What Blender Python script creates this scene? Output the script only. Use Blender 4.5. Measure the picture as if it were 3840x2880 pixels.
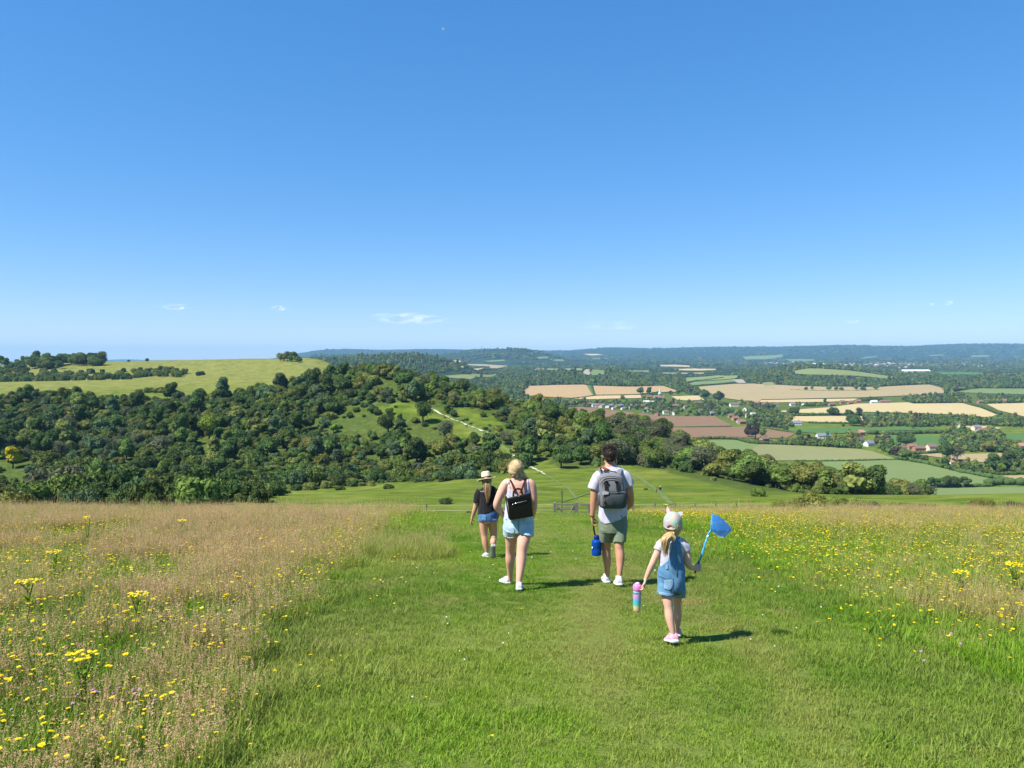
import bpy, bmesh, math, random
import numpy as np
from mathutils import Vector, Matrix, noise as mnoise

for _o in list(bpy.data.objects):
    bpy.data.objects.remove(_o, do_unlink=True)
scene = bpy.context.scene
C = scene.collection
R = math.radians
rng = np.random.default_rng(7)
random.seed(7)

# ------------------------------------------------------------------ camera
PITCH = R(1.905)
cam_data = bpy.data.cameras.new('camera')
cam_data.sensor_width = 36.0
cam_data.lens = 26.19
cam_data.clip_start = 0.1
cam_data.clip_end = 60000
cam = bpy.data.objects.new('camera', cam_data)
C.objects.link(cam)
cam.location = (0, 0, 0)
cam.rotation_euler = (R(90) - PITCH, 0, 0)
scene.camera = cam

# ------------------------------------------------------------------ sky and sun
SUN_EL = R(53)
SUN_TO = Vector((-0.87 * math.cos(SUN_EL), -0.49 * math.cos(SUN_EL), math.sin(SUN_EL))).normalized()
world = bpy.data.worlds.new('World')
scene.world = world
world.use_nodes = True
wn = world.node_tree
wn.nodes.clear()
sky = wn.nodes.new('ShaderNodeTexSky')
sky.sky_type = 'NISHITA'
sky.sun_disc = False
sky.sun_elevation = SUN_EL
sky.sun_rotation = math.atan2(SUN_TO.x, SUN_TO.y)
sky.altitude = 200
sky.air_density = 1.0
sky.dust_density = 0.0
sky.ozone_density = 8.0
bg = wn.nodes.new('ShaderNodeBackground')
bg.inputs['Strength'].default_value = 0.149
wo = wn.nodes.new('ShaderNodeOutputWorld')
tone = wn.nodes.new('ShaderNodeGamma')          # the photo's compressed, saturated rendering of a clear sky
tone.inputs['Gamma'].default_value = 0.6
satn = wn.nodes.new('ShaderNodeHueSaturation')
satn.inputs['Saturation'].default_value = 1.5
wtc = wn.nodes.new('ShaderNodeTexCoord'); wsx = wn.nodes.new('ShaderNodeSeparateXYZ'); wcx = wn.nodes.new('ShaderNodeCombineXYZ'); wmx = wn.nodes.new('ShaderNodeMath')
wmx.operation = 'MAXIMUM'; wmx.inputs[1].default_value = 0.004      # below the horizon the sky goes on as at the horizon
wn.links.new(wtc.outputs['Generated'], wsx.inputs[0]); wn.links.new(wsx.outputs['X'], wcx.inputs['X']); wn.links.new(wsx.outputs['Y'], wcx.inputs['Y'])
wn.links.new(wsx.outputs['Z'], wmx.inputs[0]); wn.links.new(wmx.outputs[0], wcx.inputs['Z']); wn.links.new(wcx.outputs[0], sky.inputs['Vector'])
wn.links.new(sky.outputs[0], tone.inputs['Color'])
wn.links.new(tone.outputs[0], satn.inputs['Color'])
tint = wn.nodes.new('ShaderNodeMix'); tint.data_type = 'RGBA'; tint.blend_type = 'MULTIPLY'
tint.inputs[0].default_value = 1.0; tint.inputs[7].default_value = (0.96, 0.99, 1.12, 1)
wn.links.new(satn.outputs[0], tint.inputs[6])
wn.links.new(tint.outputs[2], bg.inputs['Color'])
wn.links.new(bg.outputs[0], wo.inputs['Surface'])

sun_data = bpy.data.lights.new('sun', 'SUN')
sun_data.energy = 4.7
sun_data.angle = R(0.55)
sun_data.color = (1.0, 0.955, 0.88)
sun = bpy.data.objects.new('sun', sun_data)
C.objects.link(sun)
sun.rotation_euler = (-SUN_TO).to_track_quat('-Z', 'Y').to_euler()
sun.location = (-40, -30, 60)

vs = scene.view_settings
vs.view_transform = 'Standard'
vs.look = 'None'
vs.exposure = 1.0
vs.gamma = 1.0
vs.use_curve_mapping = False
scene.render.engine = 'CYCLES'
cy = scene.cycles
cy.max_bounces = 6
cy.diffuse_bounces = 3
cy.glossy_bounces = 3
cy.transmission_bounces = 6
cy.transparent_max_bounces = 16
cy.volume_bounces = 0
cy.caustics_reflective = False
cy.caustics_refractive = False
cy.use_denoising = True
cy.denoising_input_passes = 'RGB_ALBEDO_NORMAL'

# ------------------------------------------------------------------ photo geometry helpers
FPX = 745.0 * 3.75            # focal length in photo pixels (3840 wide)
cp, sp = math.cos(PITCH), math.sin(PITCH)

def ray(x, y):
    """slopes (u, v) of the line of sight through photo pixel x, y: X = u*Y, Z = -v*Y"""
    cx = (np.asarray(x, float) - 1920) / FPX
    cyy = -(np.asarray(y, float) - 1440) / FPX
    dy = cp + cyy * sp
    dz = -sp + cyy * cp
    return cx / dy, -dz / dy

def at(x, y, d):
    u, v = ray(x, y)
    return Vector((float(u) * d, d, -float(v) * d))

def project(P):
    """world points (n,3) -> photo pixels"""
    P = np.asarray(P, float)
    f = P[:, 1] * cp - P[:, 2] * sp
    up = P[:, 1] * sp + P[:, 2] * cp
    return 1920 + FPX * P[:, 0] / f, 1440 - FPX * up / f

# ------------------------------------------------------------------ object helpers
def link(name, mesh, mat=None, parent=None):
    o = bpy.data.objects.new(name, mesh)
    C.objects.link(o)
    if mat is not None:
        if len(mesh.materials) == 0:
            mesh.materials.append(mat)
    if parent is not None:
        o.parent = parent
    return o

def empty(name, loc=(0, 0, 0)):
    o = bpy.data.objects.new(name, None)
    o.empty_display_size = 0.2
    C.objects.link(o)
    o.location = loc
    return o

def tag(o, label=None, category=None, group=None, kind=None):
    if label: o['label'] = label
    if category: o['category'] = category
    if group: o['group'] = group
    if kind: o['kind'] = kind
    return o

def mesh_from(name, V, F, smooth=False):
    m = bpy.data.meshes.new(name)
    V = np.asarray(V, dtype=np.float32)
    if isinstance(F, np.ndarray):
        n, k = F.shape
        m.vertices.add(len(V)); m.vertices.foreach_set('co', V.ravel())
        m.loops.add(n * k); m.loops.foreach_set('vertex_index', F.astype(np.int32).ravel())
        m.polygons.add(n)
        m.polygons.foreach_set('loop_start', np.arange(0, n * k, k, dtype=np.int32))
        m.polygons.foreach_set('loop_total', np.full(n, k, dtype=np.int32))
        m.update(calc_edges=True)
    else:
        m.from_pydata([tuple(map(float, v)) for v in V], [], [tuple(f) for f in F])
        m.update()
    if smooth:
        m.polygons.foreach_set('use_smooth', np.ones(len(m.polygons), dtype=bool))
    return m

def set_attr(mesh, name, values, domain='POINT', kind='FLOAT'):
    a = mesh.attributes.new(name, kind, domain)
    a.data.foreach_set('value' if kind in ('FLOAT', 'INT') else ('color' if kind == 'FLOAT_COLOR' else 'vector'),
                       np.asarray(values, dtype=np.int32 if kind == 'INT' else np.float32).ravel())
    return a

# ------------------------------------------------------------------ material helpers
class NT:
    def __init__(self, name):
        self.m = bpy.data.materials.new(name)
        self.m.use_nodes = True
        self.t = self.m.node_tree
        self.t.nodes.clear()
        self.out = self.n('ShaderNodeOutputMaterial')
    def n(self, typ, **kw):
        nd = self.t.nodes.new(typ)
        for k, v in kw.items():
            setattr(nd, k, v)
        return nd
    def l(self, a, b):
        self.t.links.new(a, b)
    def val(self, sock, v):
        if hasattr(v, 'is_linked'):
            self.l(v, sock)
        else:
            if isinstance(v, (tuple, list)) and len(v) == 3 and sock.type == 'RGBA':
                v = (*v, 1)
            sock.default_value = v
    def coords(self, kind='Object'):
        return self.n('ShaderNodeTexCoord').outputs[kind]
    def pos(self):
        return self.n('ShaderNodeNewGeometry').outputs['Position']
    def noise(self, vec, scale, detail=4, rough=0.55, dist=0.0):
        nd = self.n('ShaderNodeTexNoise')
        self.l(vec, nd.inputs['Vector'])
        nd.inputs['Scale'].default_value = scale
        nd.inputs['Detail'].default_value = detail
        nd.inputs['Roughness'].default_value = rough
        nd.inputs['Distortion'].default_value = dist
        return nd.outputs['Fac']
    def scale(self, vec, s):
        nd = self.n('ShaderNodeVectorMath', operation='MULTIPLY')
        self.l(vec, nd.inputs[0]); nd.inputs[1].default_value = s
        return nd.outputs[0]
    def math(self, op, a, b=0.0, clamp=False):
        nd = self.n('ShaderNodeMath', operation=op, use_clamp=clamp)
        self.val(nd.inputs[0], a); self.val(nd.inputs[1], b)
        return nd.outputs[0]
    def ramp(self, fac, stops):
        nd = self.n('ShaderNodeValToRGB')
        el = nd.color_ramp.elements
        while len(el) < len(stops): el.new(0.5)
        for e, (p, c) in zip(el, stops):
            e.position = p
            e.color = (*c, 1) if len(c) == 3 else c
        self.l(fac, nd.inputs[0])
        return nd.outputs[0]
    def mix(self, fac, a, b, blend='MIX'):
        nd = self.n('ShaderNodeMix', data_type='RGBA', blend_type=blend)
        self.val(nd.inputs[0], fac); self.val(nd.inputs[6], a); self.val(nd.inputs[7], b)
        return nd.outputs[2]
    def attr(self, name, typ='GEOMETRY', out='Fac'):
        nd = self.n('ShaderNodeAttribute', attribute_type=typ, attribute_name=name)
        return nd.outputs[out]
    def bump(self, height, strength=0.3, dist=0.01):
        nd = self.n('ShaderNodeBump')
        nd.inputs['Strength'].default_value = strength
        nd.inputs['Distance'].default_value = dist
        self.l(height, nd.inputs['Height'])
        return nd.outputs[0]
    def bsdf(self, color, rough=0.8, normal=None, **kw):
        b = self.n('ShaderNodeBsdfPrincipled')
        self.val(b.inputs['Base Color'], color)
        self.val(b.inputs['Roughness'], rough)
        if 'Specular IOR Level' not in kw: b.inputs['Specular IOR Level'].default_value = 0.25
        for k, v in kw.items(): self.val(b.inputs[k], v)
        if normal is not None: self.l(normal, b.inputs['Normal'])
        return b.outputs[0]
    def done(self, shader, displacement=None):
        self.l(shader, self.out.inputs['Surface'])
        return self.m

def plain(name, col, rough=0.7, var=0.15, scale=20.0, bump=0.0, bscale=60.0, **kw):
    t = NT(name)
    co = t.coords('Object')
    f = t.noise(co, scale, 3)
    c = t.mix(f, tuple(x * (1 - var) for x in col), tuple(min(1, x * (1 + var)) for x in col))
    nrm = t.bump(t.noise(co, bscale, 3), bump, 0.01) if bump else None
    return t.done(t.bsdf(c, rough, nrm, **kw))
# ------------------------------------------------------------------ terrain (one sheet to the horizon)
# knots: distance ahead and height of the land for several lines of sight u = X/Y
KU = np.array([-1.7, -0.687, -0.55, -0.40, -0.314, -0.25, -0.225, -0.178, -0.12, -0.066, 0.0, 0.058, 0.12, 0.183, 0.245, 0.307, 0.369, 0.431, 0.50, 0.556, 0.62, 0.687, 1.7])
def _row(*pairs):
    return np.array([p[0] for p in pairs], float), np.array([p[1] for p in pairs], float)
#            base of scrub     top of scrub    beyond          dip             upper hill      behind          plain
_rows = [
 _row((230, -58), (540, -40), (720, -36), (830, -44), (1080, -26), (1500, -70), (1900, -118)),
 _row((230, -57), (520, -33), (700, -31), (820, -38), (1060, -22), (1500, -70), (1900, -118)),
 _row((240, -56), (510, -31), (690, -28.5), (800, -34), (1050, -17.5), (1450, -70), (1900, -118)),
 _row((250, -54), (515, -29), (690, -25), (790, -30), (1030, -14), (1450, -75), (1900, -118)),
 _row((260, -51), (520, -25.5), (690, -23.3), (780, -27), (1000, -12.5), (1400, -80), (1900, -118)),
 _row((272, -51), (525, -19.5), (660, -21.5), (770, -24), (960, -15.5), (1350, -90), (1900, -119)),
 _row((280, -51), (510, -17), (620, -22), (740, -29), (900, -27), (1300, -100), (1900, -119)),
 _row((290, -51), (480, -15.5), (570, -30), (720, -62), (900, -88), (1250, -112), (1900, -119)),
 _row((290, -49), (465, -20), (550, -38), (700, -75), (900, -100), (1250, -114), (1900, -119)),
 _row((290, -46.8), (450, -27.5), (520, -42), (680, -82), (900, -107), (1250, -116), (1900, -119)),
 _row((285, -45.5), (435, -32), (510, -50), (660, -88), (900, -112), (1250, -117), (1900, -120)),
 _row((280, -44.3), (420, -36.5), (490, -57), (640, -94), (900, -115), (1250, -118), (1900, -120)),
 _row((272, -43.5), (405, -40.5), (480, -62), (620, -98), (880, -116), (1250, -119), (1900, -120)),
 _row((264, -43), (390, -45), (460, -67), (600, -101), (850, -117), (1250, -119), (1900, -120)),
 _row((250, -43.2), (375, -52.5), (450, -72), (590, -103), (820, -118), (1250, -120), (1900, -121)),
 _row((237, -43.6), (360, -58), (440, -76), (580, -105), (800, -118), (1250, -120), (1900, -121)),
 _row((226, -44), (345, -60.5), (430, -79), (570, -107), (780, -119), (1250, -121), (1900, -121)),
 _row((215, -44), (330, -61.5), (420, -82), (560, -109), (760, -120), (1250, -121), (1900, -121)),
 _row((205, -44), (315, -62.5), (410, -83), (550, -111), (740, -120), (1250, -122), (1900, -121)),
 _row((200, -45), (300, -61), (400, -83), (540, -112), (730, -121), (1250, -122), (1900, -121)),
 _row((190, -46), (290, -65), (390, -86), (530, -113), (720, -121), (1250, -122), (1900, -121)),
 _row((185, -47), (285, -68), (385, -88), (520, -114), (715, -121), (1250, -122), (1900, -121)),
 _row((180, -50), (280, -72), (380, -92), (520, -115), (715, -121), (1250, -122), (1900, -121)),
]
# far part: heights at fixed distances 2400 3000 3800 5000 7000 8500 11500 13500 20000
FD = np.array([2400, 3000, 3800, 5000, 7000, 8800, 12000, 14000, 22000], float)
_far = {
 -1.7: (-130, -140, -150, -160, -190, -200, -220, -235, -300),
 -0.40: (-130, -140, -150, -160, -190, -200, -215, -225, -300),
 -0.33: (-120, -90, -110, -140, -160, -180, -180, -190, -300),
 -0.29: (-105, -52, -80, -120, -90, -120, -80, -80, -200),
 -0.225: (-100, -42, -75, -110, -60, -90, -20, 0, -200),
 -0.178: (-98, -28, -70, -105, -75, -90, -20, -5, -200),
 -0.12: (-92, -30, -72, -112, -72, -90, -5, 5, -200),
 -0.066: (-105, -66, -95, -116, -36, -60, -5, 0, -200),
 -0.03: (-112, -108, -105, -122, -17, -50, -10, 0, -200),
 0.02: (-114, -112, -104, -122, -14, -50, -30, -20, -200),
 0.058: (-113, -100, -104, -122, -72, -90, -45, -30, -200),
 0.09: (-112, -82, -106, -122, -105, -110, -20, -20, -200),
 0.12: (-112, -86, -108, -122, -118, -112, 0, 0, -200),
 0.183: (-113, -112, -110, -122, -124, -112, -5, 0, -200),
 0.25: (-112, -116, -112, -122, -124, -112, 2, 10, -200),
 0.34: (-110, -93, -112, -122, -124, -112, 12, 20, -200),
 0.39: (-108, -72, -112, -122, -124, -112, 25, 30, -200),
 0.44: (-108, -80, -114, -122, -124, -112, 38, 40, -200),
 0.50: (-112, -104, -118, -122, -124, -112, 48, 50, -200),
 0.60: (-116, -118, -120, -122, -124, -110, 72, 76, -200),
 0.687: (-117, -118, -120, -122, -124, -108, 74, 78, -200),
 1.7: (-117, -118, -120, -122, -124, -108, 45, 60, -200),
}
_fu = np.array(sorted(_far)); _fz = np.array([_far[k] for k in sorted(_far)])
HEADD = np.array([-400, -60, 0, 10, 27, 34, 46, 100, 170], float)
HEADZ = np.array([6, 4.5, -1.62, -3.12, -6.02, -7.72, -11.0, -23.6, -33.3], float)
KD = np.array([r[0] for r in _rows]); KZ = np.array([r[1] for r in _rows])

def smooth_interp(u, ku, kv):
    """Catmull-Rom style interpolation of rows kv (n,k) at u (m,)"""
    i = np.clip(np.searchsorted(ku, u) - 1, 0, len(ku) - 2)
    t = np.clip((u - ku[i]) / (ku[i + 1] - ku[i]), 0, 1)[:, None]
    m = np.gradient(kv, ku, axis=0)
    h = (ku[i + 1] - ku[i])[:, None]
    t2, t3 = t * t, t * t * t
    return (2*t3 - 3*t2 + 1) * kv[i] + (t3 - 2*t2 + t) * h * m[i] + (-2*t3 + 3*t2) * kv[i + 1] + (t3 - t2) * h * m[i + 1]

def pchip_rows(X, Y, x):
    """monotone cubic interpolation, one curve per row: X,Y (m,k), x (m,)"""
    h = np.diff(X, axis=1); dl = np.diff(Y, axis=1) / h
    m = np.zeros_like(Y)
    w1 = 2 * h[:, 1:] + h[:, :-1]; w2 = h[:, 1:] + 2 * h[:, :-1]
    same = dl[:, :-1] * dl[:, 1:] > 0
    with np.errstate(divide='ignore', invalid='ignore'):
        hm = (w1 + w2) / (w1 / dl[:, :-1] + w2 / dl[:, 1:])
    m[:, 1:-1] = np.where(same, hm, 0)
    m[:, 0] = dl[:, 0]; m[:, -1] = dl[:, -1]
    r = np.arange(len(x))
    i = np.clip((X <= x[:, None]).sum(1) - 1, 0, X.shape[1] - 2)
    hh = h[r, i]; t = np.clip((x - X[r, i]) / hh, 0, 1); t2, t3 = t*t, t*t*t
    return (2*t3-3*t2+1)*Y[r, i] + (t3-2*t2+t)*hh*m[r, i] + (-2*t3+3*t2)*Y[r, i+1] + (t3-t2)*hh*m[r, i+1]

def vnoise(x, y, seed=0):
    """cheap smooth value noise in -1..1"""
    def hsh(a, b):
        n = np.sin(a * 127.1 + b * 311.7 + seed * 74.7) * 43758.5453
        return n - np.floor(n)
    ix, iy = np.floor(x), np.floor(y); fx, fy = x - ix, y - iy
    fx = fx*fx*(3-2*fx); fy = fy*fy*(3-2*fy)
    return 2*((hsh(ix,iy)*(1-fx)+hsh(ix+1,iy)*fx)*(1-fy)+(hsh(ix,iy+1)*(1-fx)+hsh(ix+1,iy+1)*fx)*fy)-1

def fbm(x, y, seed=0, o=4):
    s = 0; a = 0.5; f = 1.0
    for k in range(o):
        s = s + a * vnoise(x*f + 13.7*k, y*f + 5.1*k, seed + k); a *= 0.5; f *= 2.03
    return s

def Z(x, y):
    x = np.atleast_1d(np.asarray(x, float)); y = np.atleast_1d(np.asarray(y, float))
    sh = x.shape; x = x.ravel(); y = y.ravel()
    out = np.empty(len(x))
    B = 60000
    for s in range(0, len(x), B):
        xx, yy = x[s:s+B], y[s:s+B]
        u = np.clip(xx / np.maximum(yy, 40), -1.7, 1.7)
        kd = smooth_interp(u, KU, KD); kz = smooth_interp(u, KU, KZ)
        fz = smooth_interp(u, _fu, _fz)
        n = len(xx)
        XD = np.concatenate([np.tile(HEADD, (n, 1)), kd, np.tile(FD, (n, 1))], 1)
        ZD = np.concatenate([np.tile(HEADZ, (n, 1)), kz, fz], 1)
        z = pchip_rows(XD, ZD, yy)
        # small relief: foreground tussocks, hollow of the trodden way, folds of the downs, ripple of far land
        near = np.clip(1 - yy / 60, 0, 1)
        z += near * (0.05 * fbm(xx*0.5, yy*0.5, 3) + 0.10 * fbm(xx*0.12, yy*0.12, 9))
        z += np.exp(-((xx - 1.2) / 5.0)**2) * 0.06 * np.clip((yy - 14) / 14, 0, 1) * np.clip((60 - yy)/20, 0, 1)
        mid = np.clip((yy - 70) / 150, 0, 1) * np.clip((2500 - yy) / 1500, 0, 1)
        z += mid * (2.2 * fbm(xx/70, yy/70, 21, 3) * np.clip((700-yy)/300, 0.25, 1))
        far = np.clip((yy - 2200) / 1500, 0, 1)
        z += far * (7 * fbm(xx/420, yy/420, 31, 4) + 48*np.clip((yy-6000)/3000, 0, 1)*fbm(xx/1700, yy/4200, 35, 4))
        z += 0.013 * np.maximum(yy, 0)      # the whole country rises gently ahead
        out[s:s+B] = z
    return out.reshape(sh)

def Z1(x, y):
    return float(Z([x], [y])[0])

def hit(x, y, dmin=3.0, dmax=16000.0):
    """world point where the line of sight through photo pixel x, y meets the land (arrays)"""
    u, v = ray(np.atleast_1d(x), np.atleast_1d(y))
    ds = np.exp(np.linspace(math.log(dmin), math.log(dmax), 500))
    res = np.zeros((len(u), 3))
    for k in range(len(u)):
        g = Z(u[k] * ds, ds) + v[k] * ds
        idx = np.nonzero(g > 0)[0]
        if len(idx) == 0:
            d = ds[np.argmax(g / ds)]
        elif idx[0] == 0:
            d = ds[0]
        else:
            a, b = ds[idx[0]-1], ds[idx[0]]
            for _ in range(3):
                t = np.linspace(a, b, 12); gg = Z(u[k]*t, t) + v[k]*t
                j = np.nonzero(gg > 0)[0][0] if (gg > 0).any() else 11
                a, b = t[max(j-1, 0)], t[j]
            d = 0.5*(a+b)
        res[k] = (u[k]*d, d, Z1(u[k]*d, d))
    return res

def ground_material():
    t = NT('ground')
    p = t.pos()
    d = t.n('ShaderNodeSeparateXYZ'); t.l(p, d.inputs[0])
    n1 = t.noise(p, 0.9, 5); n2 = t.noise(p, 7.0, 5); n3 = t.noise(p, 0.02, 5); n4 = t.noise(p, 0.004, 6)
    near = t.mix(n2, (0.085, 0.125, 0.020), (0.155, 0.200, 0.040))
    near = t.mix(t.math('MULTIPLY', n1, 0.6), near, (0.12, 0.125, 0.035))
    # downland turf: yellow-green with paler grazed streaks and darker tussocks
    st = t.noise(t.scale(p, (0.09, 0.16, 0.2)), 1.0, 6, 0.65)
    turf = t.ramp(st, [(0.30, (0.058, 0.092, 0.010)), (0.5, (0.105, 0.148, 0.017)), (0.70, (0.170, 0.192, 0.034))])
    turf = t.mix(t.math('MULTIPLY', t.attr('dry'), 0.95), turf, t.ramp(st, [(0.3, (0.145, 0.155, 0.032)), (0.7, (0.235, 0.230, 0.065))]))
    wood = t.ramp(t.noise(p, 0.03, 6, 0.7), [(0.3, (0.012, 0.026, 0.010)), (0.55, (0.028, 0.050, 0.016)), (0.8, (0.06, 0.085, 0.028))])
    mot = t.noise(t.scale(p, (0.13, 0.17, 0.2)), 1.0, 6, 0.72)
    turf = t.mix(t.ramp(mot, [(0.46, (0, 0, 0)), (0.62, (0.75, 0.75, 0.75))]), turf, (0.052, 0.082, 0.012))
    pal = t.noise(t.scale(p, (0.035, 0.06, 0.1)), 1.0, 6, 0.7)
    turf = t.mix(t.ramp(pal, [(0.5, (0, 0, 0)), (0.72, (0.7, 0.7, 0.7))]), turf, (0.200, 0.195, 0.045))
    c = t.mix(t.attr('turf'), near, turf)
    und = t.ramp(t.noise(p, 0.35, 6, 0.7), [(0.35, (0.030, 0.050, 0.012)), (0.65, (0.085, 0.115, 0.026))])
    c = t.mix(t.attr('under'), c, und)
    c = t.mix(t.attr('wood'), c, wood)
    nrm = t.bump(t.noise(t.scale(p, (0.25, 0.25, 0.25)), 3.0, 6, 0.65), 0.6, 0.4)
    return t.done(t.bsdf(c, 0.95, nrm, **{'Specular IOR Level': 0.03}))

def build_ground():
    ya = np.concatenate([np.arange(-60, 0, 6.0), np.arange(0, 40, 0.5)])
    yb = 40 * np.exp(np.arange(0, math.log(20000/40), 0.0165))
    ys = np.concatenate([ya, yb, [20500]])
    s0 = np.linspace(-1, 1, 260)
    ss = np.sign(s0) * (0.55*np.abs(s0) + 0.45*np.abs(s0)**3)
    W = 1.7 * np.maximum(ys, 40)
    X = ss[None, :] * W[:, None]; Y = np.repeat(ys[:, None], len(ss), 1)
    H = Z(X, Y)
    V = np.stack([X, Y, H], -1).reshape(-1, 3)
    nr, nc = X.shape
    i = np.arange((nr-1)*nc).reshape(nr-1, nc)[:, :-1].ravel()
    F = np.stack([i, i+1, i+nc+1, i+nc], 1)
    m = mesh_from('ground', V, F, smooth=True)
    yy, xx = V[:, 1], V[:, 0]
    u = xx / np.maximum(yy, 40)
    set_attr(m, 'turf', np.clip((yy - 32) / 20, 0, 1))
    set_attr(m, 'dry', np.clip((yy - 480) / 120, 0, 1) * np.clip((-0.12 - u) / 0.06, 0, 1))
    set_attr(m, 'wood', np.clip((yy - 1150) / 150, 0, 1) * np.clip(1-(np.clip((2500-yy)/300, 0, 1)*np.clip((u+0.25)/0.05, 0, 1))*0.65, 0, 1))
    px_, py_ = project(np.stack([xx, np.maximum(yy, 1), V[:, 2]], 1))
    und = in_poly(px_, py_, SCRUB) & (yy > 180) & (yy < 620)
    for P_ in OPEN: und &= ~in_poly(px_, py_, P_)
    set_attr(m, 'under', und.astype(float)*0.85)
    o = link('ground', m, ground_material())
    tag(o, 'grassy hilltop, downland slopes and valley floor reaching to the far ridge', kind='structure')
    return o
# ------------------------------------------------------------------ vegetation prototypes
def ico(sub):
    bm = bmesh.new(); bmesh.ops.create_icosphere(bm, subdivisions=sub, radius=1.0)
    V = np.array([v.co[:] for v in bm.verts]); F = np.array([[v.index for v in f.verts] for f in bm.faces]); bm.free()
    return V, F
ICO = {k: ico(k) for k in (1, 2, 3)}

def noise3(P, s, seed=0):
    return np.array([mnoise.noise(Vector((float(p[0])*s+seed*7.3, float(p[1])*s-seed*3.1, float(p[2])*s+seed*1.7))) for p in P])

def crown_mesh(name, seed, lobes=9, sub=3, leaves=2000, flat=1.0, spread=0.62, lobe_r=(0.34, 0.52), leaf=(0.05, 0.10), sparse=0.0, base=0.15):
    """foliage crown of radius about 1, standing from z=base up to about flat*1.6"""
    r = np.random.default_rng(seed)
    iv, jf = ICO[sub]
    Vs, Fs, n = [], [], 0
    cs, rs = [], []
    for k in range(lobes):
        a = r.uniform(0, 2*math.pi); q = math.sqrt(r.uniform(0, 1)) * spread
        h = r.uniform(0.15, 1.0)
        c = np.array([math.cos(a)*q*(1.15-0.5*h), math.sin(a)*q*(1.15-0.5*h), base + (0.32 + 0.85*h)*flat])
        cs.append(c); rs.append(r.uniform(*lobe_r)*(1.1-0.35*h))
    cs.append(np.array([0, 0, base+0.55*flat])); rs.append(0.55)
    for c, rr in zip(cs, rs):
        o3 = (len(Vs)+1)*3.7
        nz = noise3(iv+o3, 2.4, seed) * 0.34 + noise3(iv+o3, 5.5, seed+5) * 0.24
        P = iv * (1 + nz)[:, None] * rr * np.array([1, 1, 0.85]) * (1-sparse*0.45) + c
        Vs.append(P); Fs.append(jf + n); n += len(P)
    V = np.concatenate(Vs); F = [tuple(f) for f in np.concatenate(Fs)]
    # leaf sprays that break the outline
    LV, LF = [], []
    for k in range(leaves):
        i = r.integers(len(cs)-1); d = r.normal(size=3); d[2] += 0.35; d /= np.linalg.norm(d)
        p = cs[i] + d * rs[i] * r.uniform(0.95, 1.32 + 0.25*sparse) * np.array([1, 1, 0.9])
        nn = d + r.normal(size=3)*0.55; nn /= np.linalg.norm(nn)
        t1 = np.cross(nn, r.normal(size=3)); t1 /= np.linalg.norm(t1); t2 = np.cross(nn, t1)
        s = r.uniform(*leaf); b = len(V) + len(LV)
        LV += [p - t1*s, p + t2*s*0.6, p + t1*s, p - t2*s*0.6]
        LF.append((b, b+1, b+2, b+3))
    V = np.concatenate([V, np.array(LV)]) if LV else V
    m = mesh_from(name, V, F + LF)
    return m

def tube_arrays(pts, radii, n=6, cap=True):
    pts = [np.asarray(p, float) for p in pts]
    V, F = [], []
    up = np.array([0.0, 0.0, 1.0])
    prev = None
    for i, p in enumerate(pts):
        t = pts[min(i+1, len(pts)-1)] - pts[max(i-1, 0)]
        t = t / (np.linalg.norm(t) + 1e-9)
        if prev is None:
            a = np.cross(t, up if abs(t[2]) < 0.9 else np.array([1.0, 0, 0]))
        else:
            a = prev - t*np.dot(prev, t)
        a /= np.linalg.norm(a) + 1e-9; prev = a
        b = np.cross(t, a)
        rr = radii[i]
        rx, ry = (rr, rr) if np.isscalar(rr) else rr
        for k in range(n):
            an = 2*math.pi*k/n
            V.append(p + a*math.cos(an)*rx + b*math.sin(an)*ry)
    for i in range(len(pts)-1):
        for k in range(n):
            k2 = (k+1) % n
            F.append((i*n+k, i*n+k2, (i+1)*n+k2, (i+1)*n+k))
    if cap:
        F.append(tuple(range(n-1, -1, -1))); F.append(tuple((len(pts)-1)*n+k for k in range(n)))
    return np.array(V), F

class MB:
    """collects shapes for one mesh"""
    def __init__(self): self.V = []; self.F = []; self.n = 0; self.A = []
    def add(self, V, F, a=0.0):
        V = np.asarray(V, float)
        self.V.append(V); self.F += [tuple(int(i)+self.n for i in f) for f in F]; self.n += len(V)
        self.A.append(np.full(len(V), a))
        return self
    def tube(self, pts, radii, n=6, cap=True, a=0.0): return self.add(*tube_arrays(pts, radii, n, cap), a)
    def box(self, lo, hi, M=None):
        x0, y0, z0 = lo; x1, y1, z1 = hi
        V = np.array([(x0,y0,z0),(x1,y0,z0),(x1,y1,z0),(x0,y1,z0),(x0,y0,z1),(x1,y0,z1),(x1,y1,z1),(x0,y1,z1)], float)
        if M is not None: V = np.array([(M @ Vector(v))[:] for v in V])
        return self.add(V, [(0,3,2,1),(4,5,6,7),(0,1,5,4),(1,2,6,5),(2,3,7,6),(3,0,4,7)])
    def mesh(self, name, smooth=False, attr=None):
        m = mesh_from(name, np.concatenate(self.V), self.F, smooth)
        if attr: set_attr(m, attr, np.concatenate(self.A))
        return m
    def build(self, name, mat, parent=None, smooth=False, attr=None):
        return link(name, self.mesh(name, smooth, attr), mat, parent)

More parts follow.
